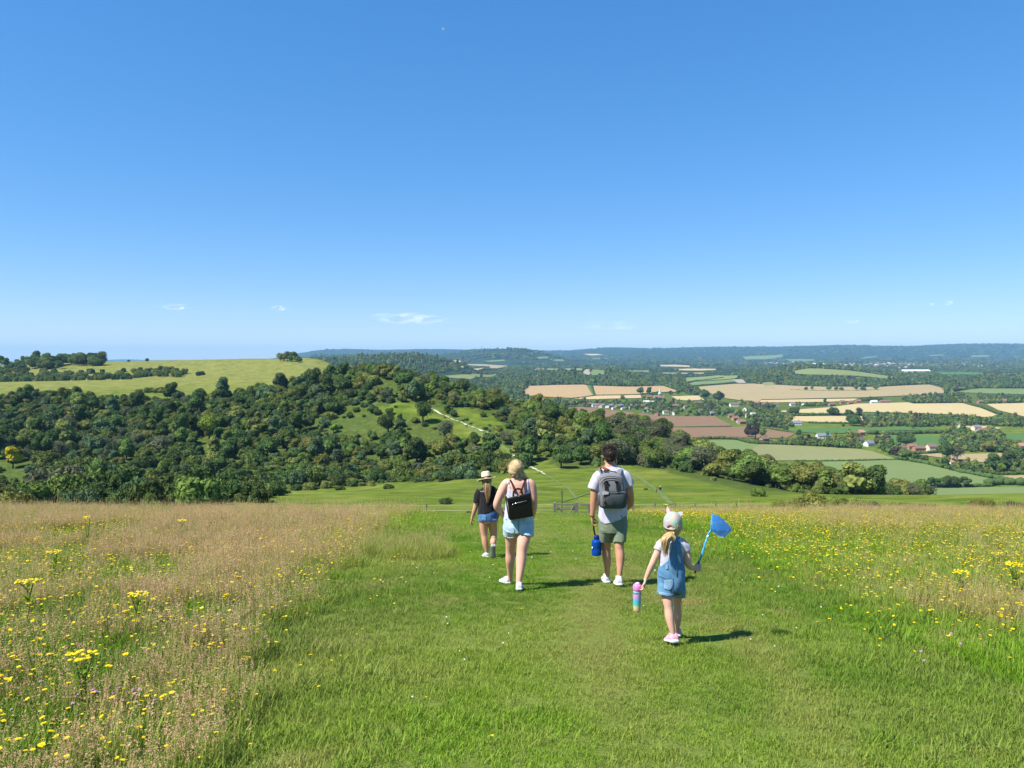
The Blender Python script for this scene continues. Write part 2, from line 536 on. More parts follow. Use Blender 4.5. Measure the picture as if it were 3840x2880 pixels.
def trunk_mesh(name, seed, h=0.9, r0=0.07):
    r = np.random.default_rng(seed); b = MB()
    lean = r.normal(size=2)*0.06
    b.tube([(0,0,-0.25),(lean[0]*.4,lean[1]*.4,h*.45),(lean[0],lean[1],h)], [r0*1.35, r0, r0*0.6], 7)
    for k in range(4):
        a = r.uniform(0, 6.28); l = r.uniform(0.35, 0.6)
        p0 = np.array([lean[0]*.7, lean[1]*.7, h*r.uniform(0.55, 0.95)])
        b.tube([p0, p0+np.array([math.cos(a)*l*.5, math.sin(a)*l*.5, l*.35]), p0+np.array([math.cos(a)*l, math.sin(a)*l, l*.8])], [r0*.5, r0*.35, r0*.15], 5)
    return b.mesh(name, True)

def foliage_mat(name, dark, light, spread=0.25, transl=0.18):
    t = NT(name)
    oi = t.n('ShaderNodeObjectInfo')
    co = t.coords('Object')
    f = t.noise(co, 2.6, 4, 0.6)
    c = t.ramp(f, [(0.30, dark), (0.68, light)])
    v = t.math('MULTIPLY_ADD', oi.outputs['Random'], 2*spread); v.node.inputs[2].default_value = 1 - spread
    hs = t.n('ShaderNodeHueSaturation'); t.l(c, hs.inputs['Color']); t.l(v, hs.inputs['Value'])
    h2 = t.math('MULTIPLY_ADD', oi.outputs['Random'], 0.035); h2.node.inputs[2].default_value = 0.4825
    t.l(h2, hs.inputs['Hue'])
    col = hs.outputs[0]
    nrm = t.bump(t.noise(co, 9.0, 4, 0.7), 0.5, 0.08)
    b = t.bsdf(col, 0.75, nrm, **{'Specular IOR Level': 0.06})
    tr = t.n('ShaderNodeBsdfTranslucent'); t.l(col, tr.inputs['Color'])
    mx = t.n('ShaderNodeMixShader'); mx.inputs[0].default_value = transl
    t.l(b, mx.inputs[1]); t.l(tr.outputs[0], mx.inputs[2])
    return t.done(mx.outputs[0])

M_LEAF = {
 'dark green': foliage_mat('leaf_dark_green', (0.028, 0.055, 0.016), (0.102, 0.152, 0.038)),
 'mid green': foliage_mat('leaf_mid_green', (0.049, 0.083, 0.018), (0.171, 0.229, 0.049)),
 'olive green': foliage_mat('leaf_olive_green', (0.080, 0.099, 0.022), (0.244, 0.257, 0.065)),
 'blue green': foliage_mat('leaf_blue_green', (0.038, 0.069, 0.031), (0.119, 0.172, 0.069)),
 'grey twiggy': foliage_mat('leaf_grey_twiggy', (0.062, 0.074, 0.036), (0.165, 0.178, 0.092)),
 'lime green': foliage_mat('leaf_lime_green', (0.122, 0.190, 0.018), (0.204, 0.282, 0.036)),
 'bright yellow': foliage_mat('leaf_bright_yellow', (0.220, 0.205, 0.008), (0.540, 0.440, 0.020)),
 'copper': foliage_mat('leaf_copper', (0.028, 0.019, 0.018), (0.080, 0.057, 0.047)),
}
M_BARK = plain('bark', (0.075, 0.062, 0.048), 0.9, 0.3, 14, 0.5)
LEAF_NAMES = list(M_LEAF)

CROWN = [crown_mesh('crown_round', 11, 10), crown_mesh('crown_wide', 12, 12, flat=0.78, spread=0.75),
         crown_mesh('crown_tall', 13, 9, flat=1.35, spread=0.45), crown_mesh('crown_open', 14, 8, sparse=0.5, leaves=1500, leaf=(0.04, 0.09)),
         crown_mesh('crown_lumpy', 15, 14, flat=1.0, spread=0.7, lobe_r=(0.24, 0.40)), crown_mesh('crown_oval', 16, 9, flat=1.12, spread=0.5)]
CROWN_TWIG = [crown_mesh('crown_twiggy', 17, 9, sparse=0.8, flat=1.1, leaves=2200, leaf=(0.03, 0.08)), crown_mesh('crown_thin', 18, 10, sparse=0.9, flat=1.25, spread=0.5, leaves=2200, leaf=(0.03, 0.07))]
BUSH = [crown_mesh('bush_low', 21, 9, flat=0.55, spread=0.75, base=-0.15, lobe_r=(0.28, 0.45)), crown_mesh('bush_mound', 22, 11, flat=0.7, spread=0.7, base=-0.2, lobe_r=(0.26, 0.42)), crown_mesh('bush_ragged', 23, 8, flat=0.6, spread=0.85, base=-0.15, sparse=0.3)]
BUSH_NEAR = [crown_mesh('bush_leafy_%d' % k, 50+k, 13, flat=0.6, spread=0.78, base=-0.18, lobe_r=(0.20, 0.36), sparse=0.35, leaves=7000, leaf=(0.016, 0.036)) for k in range(3)]
TRUNK = [trunk_mesh('trunk_a', 31), trunk_mesh('trunk_b', 32), trunk_mesh('trunk_c', 33)]
FARTREE = [crown_mesh('far_round', 41, 4, sub=1, leaves=60, leaf=(0.10, 0.2)), crown_mesh('far_wide', 42, 5, sub=1, leaves=60, flat=0.8, spread=.7, leaf=(0.10, 0.2)), crown_mesh('far_tall', 43, 4, sub=1, leaves=60, flat=1.3, spread=.4, leaf=(0.10, 0.2))]
for _m in CROWN + CROWN_TWIG + BUSH + BUSH_NEAR + FARTREE: _m.materials.append(M_LEAF['dark green'])
for _m in TRUNK: _m.materials.append(M_BARK)

def set_mat(o, mat):
    o.material_slots[0].link = 'OBJECT'
    o.material_slots[0].material = mat

def place_tree(kind, leaf, loc, r, hscale=1.0, rz=0.0, label='', group=None, shape=None, trunk=True, category=None):
    """kind: object name; crown (> leaf mass) and trunk as parts"""
    o = empty(kind, loc)
    pool = CROWN_TWIG if leaf == 'grey twiggy' else CROWN
    cm = shape if shape is not None else pool[random.randrange(len(pool))]
    c = link('crown', cm, None, o)
    lift = 0.0
    c.scale = (r, r, r*hscale); c.rotation_euler = (0, 0, rz)
    set_mat(c, M_LEAF[leaf])
    if trunk:
        c.location = (0, 0, 0.25*r)
        t = link('trunk', TRUNK[random.randrange(3)], None, o)
        t.scale = (r, r, r*hscale); t.rotation_euler = (0, 0, rz+1)
    return tag(o, label, category or 'tree', group)

def place_bush(kind, leaf, loc, r, hscale=1.0, rz=0.0, label='', group=None, category='bush', pool=None):
    o = link(kind, (pool or BUSH)[random.randrange(len(pool or BUSH))])
    o.location = loc; o.scale = (r, r, r*hscale); o.rotation_euler = (0, 0, rz)
    set_mat(o, M_LEAF[leaf])
    return tag(o, label, category, group)

# ------------------------------------------------------------------ scatter of what nobody can count
_protos = {}
def proto_collection(name, items):
    col = bpy.data.collections.new(name)
    for k, (mesh, mat) in enumerate(items):
        o = bpy.data.objects.new('%s_%02d' % (name, k), mesh)
        if mat is not None:
            o.material_slots[0].link = 'OBJECT'; o.material_slots[0].material = mat
        col.objects.link(o)
    return col

def scatter(name, P, rz, S, idx, col, label, tilt=None, extra=None):
    m = bpy.data.meshes.new(name)
    P = np.asarray(P, np.float32)
    m.vertices.add(len(P)); m.vertices.foreach_set('co', P.ravel())
    rot = np.zeros((len(P), 3), np.float32); rot[:, 2] = rz
    if tilt is not None: rot[:, :2] = tilt
    set_attr(m, 'rot', rot, kind='FLOAT_VECTOR')
    S = np.asarray(S, np.float32)
    if S.ndim == 1: S = np.repeat(S[:, None], 3, 1)
    set_attr(m, 'scl', S, kind='FLOAT_VECTOR')
    set_attr(m, 'pick', idx, kind='INT')
    for k, v in (extra or {}).items(): set_attr(m, k, v)
    o = link(name, m)
    ng = bpy.data.node_groups.new(name, 'GeometryNodeTree')
    ng.interface.new_socket('Geometry', in_out='INPUT', socket_type='NodeSocketGeometry')
    ng.interface.new_socket('Geometry', in_out='OUTPUT', socket_type='NodeSocketGeometry')
    N = ng.nodes; L = ng.links
    gi = N.new('NodeGroupInput'); go = N.new('NodeGroupOutput')
    ci = N.new('GeometryNodeCollectionInfo'); ci.inputs['Collection'].default_value = col
    ci.inputs['Separate Children'].default_value = True; ci.inputs['Reset Children'].default_value = True
    ip = N.new('GeometryNodeInstanceOnPoints'); ip.inputs['Pick Instance'].default_value = True
    def na(nm, typ):
        a = N.new('GeometryNodeInputNamedAttribute'); a.data_type = typ; a.inputs['Name'].default_value = nm
        return a.outputs['Attribute']
    L.new(gi.outputs[0], ip.inputs['Points']); L.new(ci.outputs[0], ip.inputs['Instance'])
    L.new(na('pick', 'INT'), ip.inputs['Instance Index'])
    L.new(na('rot', 'FLOAT_VECTOR'), ip.inputs['Rotation'])
    L.new(na('scl', 'FLOAT_VECTOR'), ip.inputs['Scale'])
    L.new(ip.outputs[0], go.inputs[0])
    md = o.modifiers.new('scatter', 'NODES'); md.node_group = ng
    tag(o, label, kind='stuff')
    return o

def in_poly(x, y, poly):
    poly = np.asarray(poly, float); x = np.asarray(x, float); y = np.asarray(y, float)
    c = np.zeros(x.shape, bool); j = len(poly)-1
    for i in range(len(poly)):
        xi, yi = poly[i]; xj, yj = poly[j]
        with np.errstate(divide='ignore', invalid='ignore'):
            k = ((yi > y) != (yj > y)) & (x < (xj-xi)*(y-yi)/(yj-yi+1e-12)+xi)
        c ^= k; j = i
    return c
# ------------------------------------------------------------------ the scrub-covered spur across the dry valley
K = 3840/2212.0        # coordinates below were read off a 2212-pixel-wide view of the photograph
def k2(*pts): return [(x*K, y*K) for x, y in pts]
SCRUB = k2((-60,866),(0,864),(90,855),(200,866),(330,872),(420,862),(520,850),(600,840),(680,826),(740,812),(790,798),(830,800),(900,816),(1000,848),(1080,868),(1150,880),(1300,900),(1420,935),(1520,968),(1600,995),(1700,1010),(1800,1022),(1900,1045),(2010,1075),(1900,1092),(1660,1072),(1600,1058),(1540,1045),(1420,1014),(1340,1004),(1280,1012),(1225,1016),(1190,1006),(1172,1002),(1110,1020),(1040,1030),(960,1040),(860,1042),(760,1052),(640,1060),(590,1066),(570,1085),(400,1104),(-60,1112))
OPEN = [k2((800,885),(850,870),(910,868),(960,890),(1010,915),(1060,940),(1085,965),(1130,1003),(1095,1000),(1010,955),(940,915),(880,900),(830,905)),
        k2((970,888),(1010,882),(1075,905),(1085,925),(1040,922)), k2((1140,985),(1165,985),(1205,1010),(1165,1012))]
GROUND = build_ground()
HALF = k2((700,880),(1140,880),(1180,980),(1000,990),(760,960))

STANDOUT = [(452, 948, 'lime green', 6.2, 'rounded lime-green tree glowing amid the dark scrub'),
                            (28, 1012, 'bright yellow', 4.2, 'bright yellow-leaved tree at the left edge of the scrub'),
                            (720, 935, 'lime green', 2.6, 'small fresh-green tree right of the lime-green one'),
                            (1212, 1012, 'dark green', 4.2, 'big dark rounded tree standing at the meadow edge between woman and man'),
                            (1255, 1004, 'dark green', 4.0, 'dark spreading tree at the meadow edge just left of the man'),
                            (842, 896, 'dark green', 2.1, 'lone round dark bush-like tree on the open spur left of the chalk track'),
                            (238, 884, 'mid green', 3.2, 'slim upright tree poking above the scrub onto the grassy hill'),
                            (200, 885, 'dark green', 4.2, 'dark bushy tree on the upper scrub edge against the grass'),
                            (440, 870, 'dark green', 2.6, 'small pointed tree breaking the upper edge of the scrub'),
                            (830, 818, 'olive green', 5.0, 'broad tree on the very top of the spur against the distant woods'),
                            (1390, 910, 'olive green', 3.6, 'leafy tree rising above the spur skyline toward the village')]
STAND_P = [hit([x*K], [y*K], 100, 1400)[0] for x, y, _, _, _ in STANDOUT]

def make_scrub():
    g = 4.2
    X, Y = np.meshgrid(np.arange(-520, 260, g), np.arange(110, 600, g))
    X = (X + rng.uniform(-.5, .5, X.shape)*g).ravel(); Y = (Y + rng.uniform(-.5, .5, Y.shape)*g).ravel()
    keep = np.abs(X/Y) < 1.0
    X, Y = X[keep], Y[keep]; H = Z(X, Y)
    px, py = project(np.stack([X, Y, H], 1))
    ok = in_poly(px, py, SCRUB) | ((px < 0) & (py > 865*K) & (py < 1090*K)) 
    u = X/Y
    # trees also run on over the crest, where the photo only shows their tops
    dF = smooth_interp(u, KU, KD)[:, 1]
    ok |= (Y > dF-8) & (Y < dF+70) & (u > -0.19) & (u < 0.56)
    # nothing nearer than the foot of the slope
    dE = smooth_interp(u, KU, KD)[:, 0]
    ok &= Y > dE - np.where(u < -0.26, 125, np.where(u > 0.2, -12, 40))
    openm = np.zeros(len(X), bool)
    for P in OPEN: openm |= in_poly(px, py, P)
    half = in_poly(px, py, HALF)
    prob = np.where(openm, 0.12, np.where(half, 0.5, 1.0))
    prob *= np.where(fbm(X/22, Y/22, 77, 2) < -0.25, 0.3, 1.0)
    ok &= rng.uniform(size=len(X)) < prob
    for (sx, sy, _, sr, _), q in zip(STANDOUT, STAND_P):
        ok &= ~((np.abs(X-q[0]-(Y-q[1])*q[0]/q[1]) < sr*1.2) & (Y-q[1] < sr*1.0) & (Y-q[1] > -sr*5.0))
    X, Y, H, px, py, openm, half = [a[ok] for a in (X, Y, H, px, py, openm, half)]
    right = (px > 1330*K) & (py > 870*K)
    rad = np.exp(rng.normal(0.92, 0.36, len(X))) * np.where(openm, 0.55, 1.0) * np.where(half, 0.8, 1.0) * np.where(right, 1.08, 1.0)
    low = ((py > 1000*K) & ~right) | (rng.uniform(size=len(X)) < 0.22)
    rad = np.clip(rad, 0.9, 5.2)
    # keep trees apart according to their size, big ones first
    order = np.argsort(-rad); kept = []
    cell = {}
    for i in order:
        cx, cyk = int(X[i]//6), int(Y[i]//6); bad = False
        for a in range(cx-1, cx+2):
            for b in range(cyk-1, cyk+2):
                for j in cell.get((a, b), ()):
                    if (X[i]-X[j])**2 + (Y[i]-Y[j])**2 < (0.52*(rad[i]+rad[j]))**2: bad = True; break
                if bad: break
            if bad: break
        if not bad:
            kept.append(i); cell.setdefault((cx, cyk), []).append(i)
    kept = np.array(kept)
    return X[kept], Y[kept], H[kept], px[kept], py[kept], rad[kept], low[kept], right[kept]

MARKS = [(452, 950, 'lime-green tree'), (28, 1012, 'bright yellow tree'), (720, 935, 'small fresh-green tree'), (965, 900, 'long chalk track'), (1118, 980, 'bleached fallen tree'),
         (835, 815, 'top of the spur'), (1318, 990, "man's head"), (1050, 1030, 'sun hat'), (1212, 1012, 'big meadow-edge tree'), (345, 848, 'grassy hill bush patch'),
         (1600, 1040, "wood's meadow corner"), (1900, 1040, 'downhill end of the wood'), (230, 930, 'slim scrub-top tree'), (330, 1072, 'left centre brow'), (120, 1075, 'far left brow'), (565, 1070, 'left end of the meadow'), (600, 950, 'scrub midway to the spur')]
def where(px, py, marks, words=('just', 'a little', 'well'), cuts=(40, 110)):
    x, y = px/K, py/K
    d = [math.hypot(x-a, y-b) for a, b, _ in marks]
    i = int(np.argmin(d)); a, b, nm = marks[i]
    an = math.degrees(math.atan2(-(y-b), x-a)) % 360
    w = ['right of', 'up and right of', 'above', 'up and left of', 'left of', 'down and left of', 'below', 'down and right of'][int((an+22.5)//45) % 8]
    return '%s %s the %s' % (words[0] if d[i] < cuts[0] else words[1] if d[i] < cuts[1] else words[2], w, nm)

def zone(px, py):
    """where a tree stands, told from the nearest landmark one can find"""
    x, y = px/K, py/K
    d = [math.hypot(x-a, (y-b)*1.3) for a, b, _ in MARKS]
    i = int(np.argmin(d)); a, b, nm = MARKS[i]
    an = math.degrees(math.atan2(-(y-b)*1.3, x-a)) % 360
    w = ['right of', 'up and right of', 'above', 'up and left of', 'left of', 'down and left of', 'below', 'down and right of'][int((an+22.5)//45) % 8]
    near = 'close' if d[i] < 45 else 'some way' if d[i] < 100 else 'far'
    return '%s %s the %s' % (near, w, nm)

def build_scrub():
    X, Y, H, px, py, rad, low, right = make_scrub()
    n = len(X)
    r = np.random.default_rng(5)
    q = r.uniform(size=n)
    g = fbm(X/40, Y/40, 55, 2)
    names = np.empty(n, object)
    for i in range(n):
        t = q[i] + 0.35*g[i]
        gr = 0.26 if px[i] < 1560*K else 0.06
        if right[i]: nm = 'grey twiggy' if t < gr else 'mid green' if t < 0.58 else 'olive green' if t < 0.74 else 'dark green'
        else: nm = 'dark green' if t < 0.40 else 'mid green' if t < 0.62 else 'blue green' if t < 0.78 else 'olive green' if t < 0.98 else 'grey twiggy'
        names[i] = nm
    vis = (px > -30) & (px < 3870)
    dF = smooth_interp(X/Y, KU, KD)[:, 1]
    vis &= Y < dF + 4
    tree = ~low & (rad > 1.5)
    app = rad/Y
    rz = r.uniform(0, 6.28, n); hs = r.uniform(0.85, 1.2, n)
    chosen = np.zeros(n, bool)
    ti = np.nonzero(vis & tree)[0]; ti = ti[np.argsort(-app[ti])][:255]
    bi = np.nonzero(vis & ~tree)[0]; bi = bi[np.argsort(-app[bi])][:230]
    for i in ti:
        chosen[i] = True
        size = 'big' if rad[i] > 2.9 else 'middling' if rad[i] > 2.3 else 'small'
        place_tree('hillside_tree', names[i], (X[i], Y[i], H[i]), rad[i]*1.08, hs[i]*(0.86 if right[i] else 1.0), rz[i],
                   '%s %s tree %s' % (size, names[i], zone(px[i], py[i])), 'trees on the scrub-covered spur')
    for i in bi:
        chosen[i] = True
        place_bush('hillside_bush', names[i], (X[i], Y[i], H[i]), rad[i]*1.05, hs[i]*1.25, rz[i],
                   '%s %s bush %s' % ('broad' if rad[i] > 2.2 else 'little', names[i], zone(px[i], py[i])), 'bushes on the scrub-covered spur')
    rest = ~chosen
    items = []
    for nm in ('dark green', 'mid green', 'olive green', 'blue green', 'grey twiggy'):
        pool = CROWN_TWIG if nm == 'grey twiggy' else CROWN
        for k in range(3): items.append((pool[k % len(pool)], M_LEAF[nm]))
        items.append((BUSH[1], M_LEAF[nm]))
    col = proto_collection('scrubproto', items)
    order = ['dark green', 'mid green', 'olive green', 'blue green', 'grey twiggy']
    idx = np.array([order.index(names[i])*4 + (3 if not tree[i] else r.integers(3)) for i in range(n)])
    P = np.stack([X, Y, H-0.1*rad], 1)[rest]
    scatter('scrub_thicket', P, rz[rest], (rad*1.05)[rest], idx[rest], col, 'mass of smaller bushes and saplings filling the scrub slope')
    # low brambles and saplings in the gaps
    m = 5200
    j = r.integers(0, n, m); ang = r.uniform(0, 6.28, m); rr = rad[j]*r.uniform(0.8, 1.5, m)
    bx, by = X[j]+np.cos(ang)*rr, Y[j]+np.sin(ang)*rr
    bz = Z(bx, by)
    qx, qy = project(np.stack([bx, by, bz], 1)); inn = in_poly(qx, qy, SCRUB) & (rng.uniform(size=len(bx)) < 2) & ~in_poly(qx, qy, OPEN[0]) & ~in_poly(qx, qy, OPEN[2])
    bx, by, bz, ang, rr = bx[inn], by[inn], bz[inn], ang[inn], rr[inn]; m = len(bx)
    scatter('bramble_undergrowth', np.stack([bx, by, bz], 1), ang, r.uniform(0.5, 1.5, m), r.integers(0, 5, m)*4+3, col, 'low bramble undergrowth between the hillside bushes')
    return n
NSCRUB = build_scrub()

def one(px, py, dmin=100, dmax=1400):
    return hit([px*K], [py*K], dmin, dmax)[0]

# trees that stand out on the slope
for (x, y, leaf, r_, lab), p in zip(STANDOUT, STAND_P):
    place_tree('hillside_tree', leaf, p, r_, 1.25 if 'pointed' in lab or 'slim' in lab else 1.0, x*0.1, lab, 'trees on the scrub-covered spur')

# bushes on the green meadow in the dip
for x, y, r_, leaf, lab in [(345, 848, 5.5, 'olive green', 'low flat patch of bushes alone on the bare grassy hill'), (320, 848, 4.5, 'mid green', 'low bushes at the end of the patch on the grassy hill'), (300, 849, 3.5, 'olive green', 'outermost low bush of the patch on the grassy hill'),
                            (962, 1088, 1.5, 'dark green', 'dark bush on the meadow just left of the girl in the sun hat'), (838, 1056, 2.2, 'dark green', 'low wide dark bush alone on the meadow'), (805, 1050, 1.2, 'olive green', 'little bush on the meadow at the scrub foot'), (735, 1058, 2.0, 'dark green', 'bush cluster at the left end of the open meadow'),
                            (1395, 1058, 0.55, 'mid green', 'tiny bush on the meadow near the distant walkers'), (1541, 1038, 1.6, 'olive green', 'low bush island in the meadow grass toward the wood'), (1640, 1072, 2.2, 'mid green', 'low bush where the meadow runs under the wood')]:
    p = one(x, y, 100)
    place_bush('meadow_bush', leaf, p, r_, 0.9, x, lab, 'bushes out on the open grass')

# scrub belt in the fold of the grassy hill, and the trees on its skyline
def belt():
    r = np.random.default_rng(8)
    poly = k2((-40,800),(60,800),(150,808),(260,802),(330,798),(420,804),(440,812),(360,816),(200,824),(0,834),(-40,836))
    k = 0
    n = 190
    xs = r.uniform(-30, 440, n*4); ys = r.uniform(800, 836, n*4)
    m = in_poly(xs*K, ys*K, poly); xs, ys = xs[m][:n], ys[m][:n]
    pts = hit(xs*K, ys*K, 735, 1400)
    for (x, y, p) in zip(xs, ys, pts):
        leaf = ['dark green', 'mid green', 'blue green', 'olive green'][int(r.integers(4))]
        place_bush('belt_bush', leaf, p, r.uniform(3.2, 5.8), 1.3, r.uniform(0, 6.28), '%s bush in the grassy hill scrub belt, %s %s' % (leaf, ['at the left edge', 'left part', 'left of middle', 'middle', 'right of middle', 'right part', 'right end'][int(np.clip((x+30)/67, 0, 6))], 'upper side' if y < 815 else 'lower side'), 'bushes in the belt across the grassy hill')
    # wood on the left skyline
    xs = np.concatenate([r.uniform(125, 222, 30), r.uniform(-30, 130, 30)]); ys = np.where(xs > 130, r.uniform(778, 792, len(xs)), r.uniform(786, 800, len(xs)))
    pts = hit(xs*K, ys*K, 735, 1300)
    for x, p in zip(xs, pts):
        big = x > 60
        place_tree('skyline_tree', 'dark green' if r.uniform() < .7 else 'mid green', p, r.uniform(6.5, 9.0) if big else r.uniform(5.5, 7.5), 1.0, r.uniform(0, 6), ('tree %s in the small dark wood on the left skyline, %s' % (['front row', 'second row', 'middle row', 'back row'][int(r.integers(4))] if False else 'standing', ['at its far left end','left of its middle','around its middle','right of its middle','near its right end','at its right end'][int(np.clip((x+30)/43, 0, 5))])), 'trees of the skyline wood', trunk=bool(r.uniform() < .15))
    for x, y, rr, lab in [(278, 781, 2.2, 'lone small bush on the bare skyline, the left of two'), (318, 780, 3.0, 'lone round bush on the bare skyline, the right of two')]:
        place_bush('skyline_bush', 'dark green', one(x, y, 735), rr, 1.4, 0.3, lab, 'bushes on the bare skyline')
    for x, y, rr, lf in [(605, 780, 5.0, 'grey twiggy'), (613, 780, 5.6, 'olive green'), (621, 781, 5.6, 'grey twiggy'), (629, 781, 5.8, 'dark green'), (637, 782, 5.6, 'dark green'), (645, 783, 4.6, 'mid green')]:
        place_tree('skyline_tree', lf, one(x, y, 735), rr, 1.12, x, '%s tree in the isolated skyline clump, %s of it' % (lf, 'left end' if x < 610 else 'left part' if x < 617 else 'middle' if x < 625 else 'right part' if x < 641 else 'right end'), 'trees of the isolated skyline clump', trunk=(x < 626))
belt()

# ------------------------------------------------------------------ tracks
def ribbon(name, pts, width, mat, dmin, off, label, jitter=0.0, step=3.0):
    P = hit([p[0]*K for p in pts], [p[1]*K for p in pts], dmin, 3000)[:, :2]
    Q = []
    for a, b in zip(P[:-1], P[1:]):
        k = max(1, int(np.linalg.norm(b-a)/step))
        for i in range(k): Q.append(a+(b-a)*i/k)
    Q.append(P[-1]); Q = np.array(Q)
    T = np.gradient(Q, axis=0); T /= np.linalg.norm(T, axis=1)[:, None]+1e-9
    N = np.stack([-T[:, 1], T[:, 0]], 1)
    w = width*(0.5+jitter*vnoise(np.arange(len(Q))*0.7, np.zeros(len(Q)), 4))
    offs = np.linspace(-1, 1, 5)
    V = []
    for o_ in offs:
        q = Q + N*(w*o_)[:, None]
        V.append(np.stack([q[:, 0], q[:, 1], Z(q[:, 0], q[:, 1])+off], 1))
    V = np.stack(V, 1).reshape(-1, 3)
    F = []
    for i in range(len(Q)-1):
        for k in range(4): F.append((i*5+k, i*5+k+1, (i+1)*5+k+1, (i+1)*5+k))
    o = link(name, mesh_from(name, V, F, True), mat)
    tag(o, label, kind='structure')
    return o
def chalk_mat():
    t = NT('chalk'); p = t.pos()
    c = t.ramp(t.noise(p, 0.45, 6, .75), [(0.43, (0.13, 0.16, 0.04)), (0.52, (0.46, 0.44, 0.34)), (0.7, (0.60, 0.57, 0.49))])
    return t.done(t.bsdf(c, 0.95))
def trod_mat():
    t = NT('trodden_turf'); p = t.pos()
    c = t.ramp(t.noise(p, 0.35, 4), [(0.3, (0.080, 0.125, 0.024)), (0.7, (0.125, 0.165, 0.042))])
    return t.done(t.bsdf(c, 0.95))
M_CHALK, M_TROD = chalk_mat(), trod_mat()
for pts, w, lab in [([(905,871),(918,878),(938,886),(952,895),(968,901),(980,908),(996,912),(1012,921),(1026,924),(1040,931),(1052,934),(1066,944),(1080,953)], .75, 'thin white chalk track climbing the open spur'),
                    ([(1096,888),(1106,893),(1116,897)], 1.2, 'small white chalk patch high on the spur'),
                    ([(1136,908),(1148,914)], 1.4, 'white chalk patch between bushes on the spur'),
                    ([(1146,1009),(1156,1014),(1168,1020),(1178,1026)], .7, 'white chalk start of the footpath at the meadow edge'),
                    ([(1286,983),(1300,992),(1312,1000)], .6, 'white chalk path emerging from the wood beside the man')]:
    ribbon('chalk_track', pts, w, M_CHALK, 200, 0.25, lab, 0.7, 1.2)
for pts, w, lab in [([(1178,1026),(1200,1038),(1230,1058),(1245,1078)], 0.7, 'pale trodden path crossing the meadow from the chalk scar'), ([(1360,1020),(1392,1040),(1425,1064),(1450,1090)], 1.3, 'pale trodden path slanting down the meadow to the distant walkers'),
                    ([(1215,1084),(1290,1060),(1340,1044)], 0.6, 'faint trodden line across the meadow above the gate'), ([(620,782),(680,793),(730,803),(752,808)], 3.0, 'pale path running over the end of the grassy hill'), ([(1010,921),(1060,950),(1100,975),(1126,1000)], 2.5, 'grassy track down the open spur')]:
    ribbon('footpath', pts, w, M_TROD, 120, 0.12, lab, 0.2, 2.0)

# bleached fallen tree
def dead_tree():
    p = one(1118, 986, 200)
    root = empty('dead_tree', p); tag(root, 'bleached white fallen tree with curving bare branches in the scrub', 'dead tree')
    mat = plain('bleached_wood', (0.62, 0.58, 0.47), 0.8, 0.15, 3)
    b = MB(); b.tube([(-2.0,0,0.2),(-0.8,0,0.5),(0.6,0,0.4)], [.28,.24,.14], 7); b.build('trunk', mat, root, True)
    for pts in [[(-0.9,0,.4),(-0.6,0,1.6),(-0.9,0.2,2.3)],[(0,0,.4),(0.35,0,1.3),(0.0,0,2.4)],[(0.4,0,.4),(1.0,0,1.5),(1.1,0,2.6),(0.5,0,3.6)],[(-1.6,0,.3),(-2.2,0.2,1.0),(-2.0,0.2,1.5)]]:
        MB().tube(pts, [.17,.15,.12,.08][:len(pts)], 6).build('branch', mat, root, True)
dead_tree()
# ------------------------------------------------------------------ the valley: fields, hedges, woods, village
def c3(*p): return [(0 + x*0.6329, 1250 + y*0.6329) for x, y in p]
def c4(*p): return [(1200 + x*0.6329, 1250 + y*0.6329) for x, y in p]
def c5(*p): return [(1900 + x*0.45208, 1250 + y*0.45208) for x, y in p]
def c6(*p): return [(2840 + x*0.45208, 1250 + y*0.45208) for x, y in p]
def cv(*p): return [(2100 + x/3.687, 1440 + y/3.687) for x, y in p]

def field_mat(name, a, b, stripe=0.28, sc=0.012):
    t = NT(name); p = t.pos()
    f = t.noise(p, sc, 5, 0.6)
    c = t.mix(f, a, b)
    st = t.noise(t.scale(p, (0.30, 0.012, 0.1)), 1.0, 3)
    c = t.mix(t.math('MULTIPLY', st, stripe*2), c, tuple(x*0.62 for x in a))
    fine = t.noise(p, 0.15, 4, 0.7)
    c = t.mix(t.math('MULTIPLY', fine, 0.25), c, tuple(min(1, x*1.25) for x in b))
    return t.done(t.bsdf(c, 0.95))
M_FIELD = {
 'wheat': field_mat('ripe_wheat', (0.317, 0.207, 0.088), (0.405, 0.277, 0.126)),
 'tan': field_mat('pale_barley', (0.273, 0.207, 0.092), (0.352, 0.273, 0.130)),
 'straw': field_mat('straw_stubble', (0.387, 0.299, 0.130), (0.475, 0.378, 0.181)),
 'brown': field_mat('brown_plough', (0.163, 0.092, 0.044), (0.216, 0.132, 0.067), 0.25),
 'pasture': field_mat('pasture', (0.101, 0.150, 0.038), (0.154, 0.194, 0.059), 0.12),
 'green': field_mat('green_crop', (0.048, 0.110, 0.018), (0.075, 0.145, 0.027), 0.10),
 'hay': field_mat('cut_hay_meadow', (0.163, 0.176, 0.059), (0.238, 0.229, 0.088), 0.35),
 'grey': field_mat('bare_chalky_soil', (0.264, 0.229, 0.168), (0.334, 0.290, 0.218)),
 'lime': field_mat('sunlit_turf', (0.132, 0.167, 0.042), (0.189, 0.211, 0.063), 0.12),  # yellow-green turf, a little paler than the pasture
}
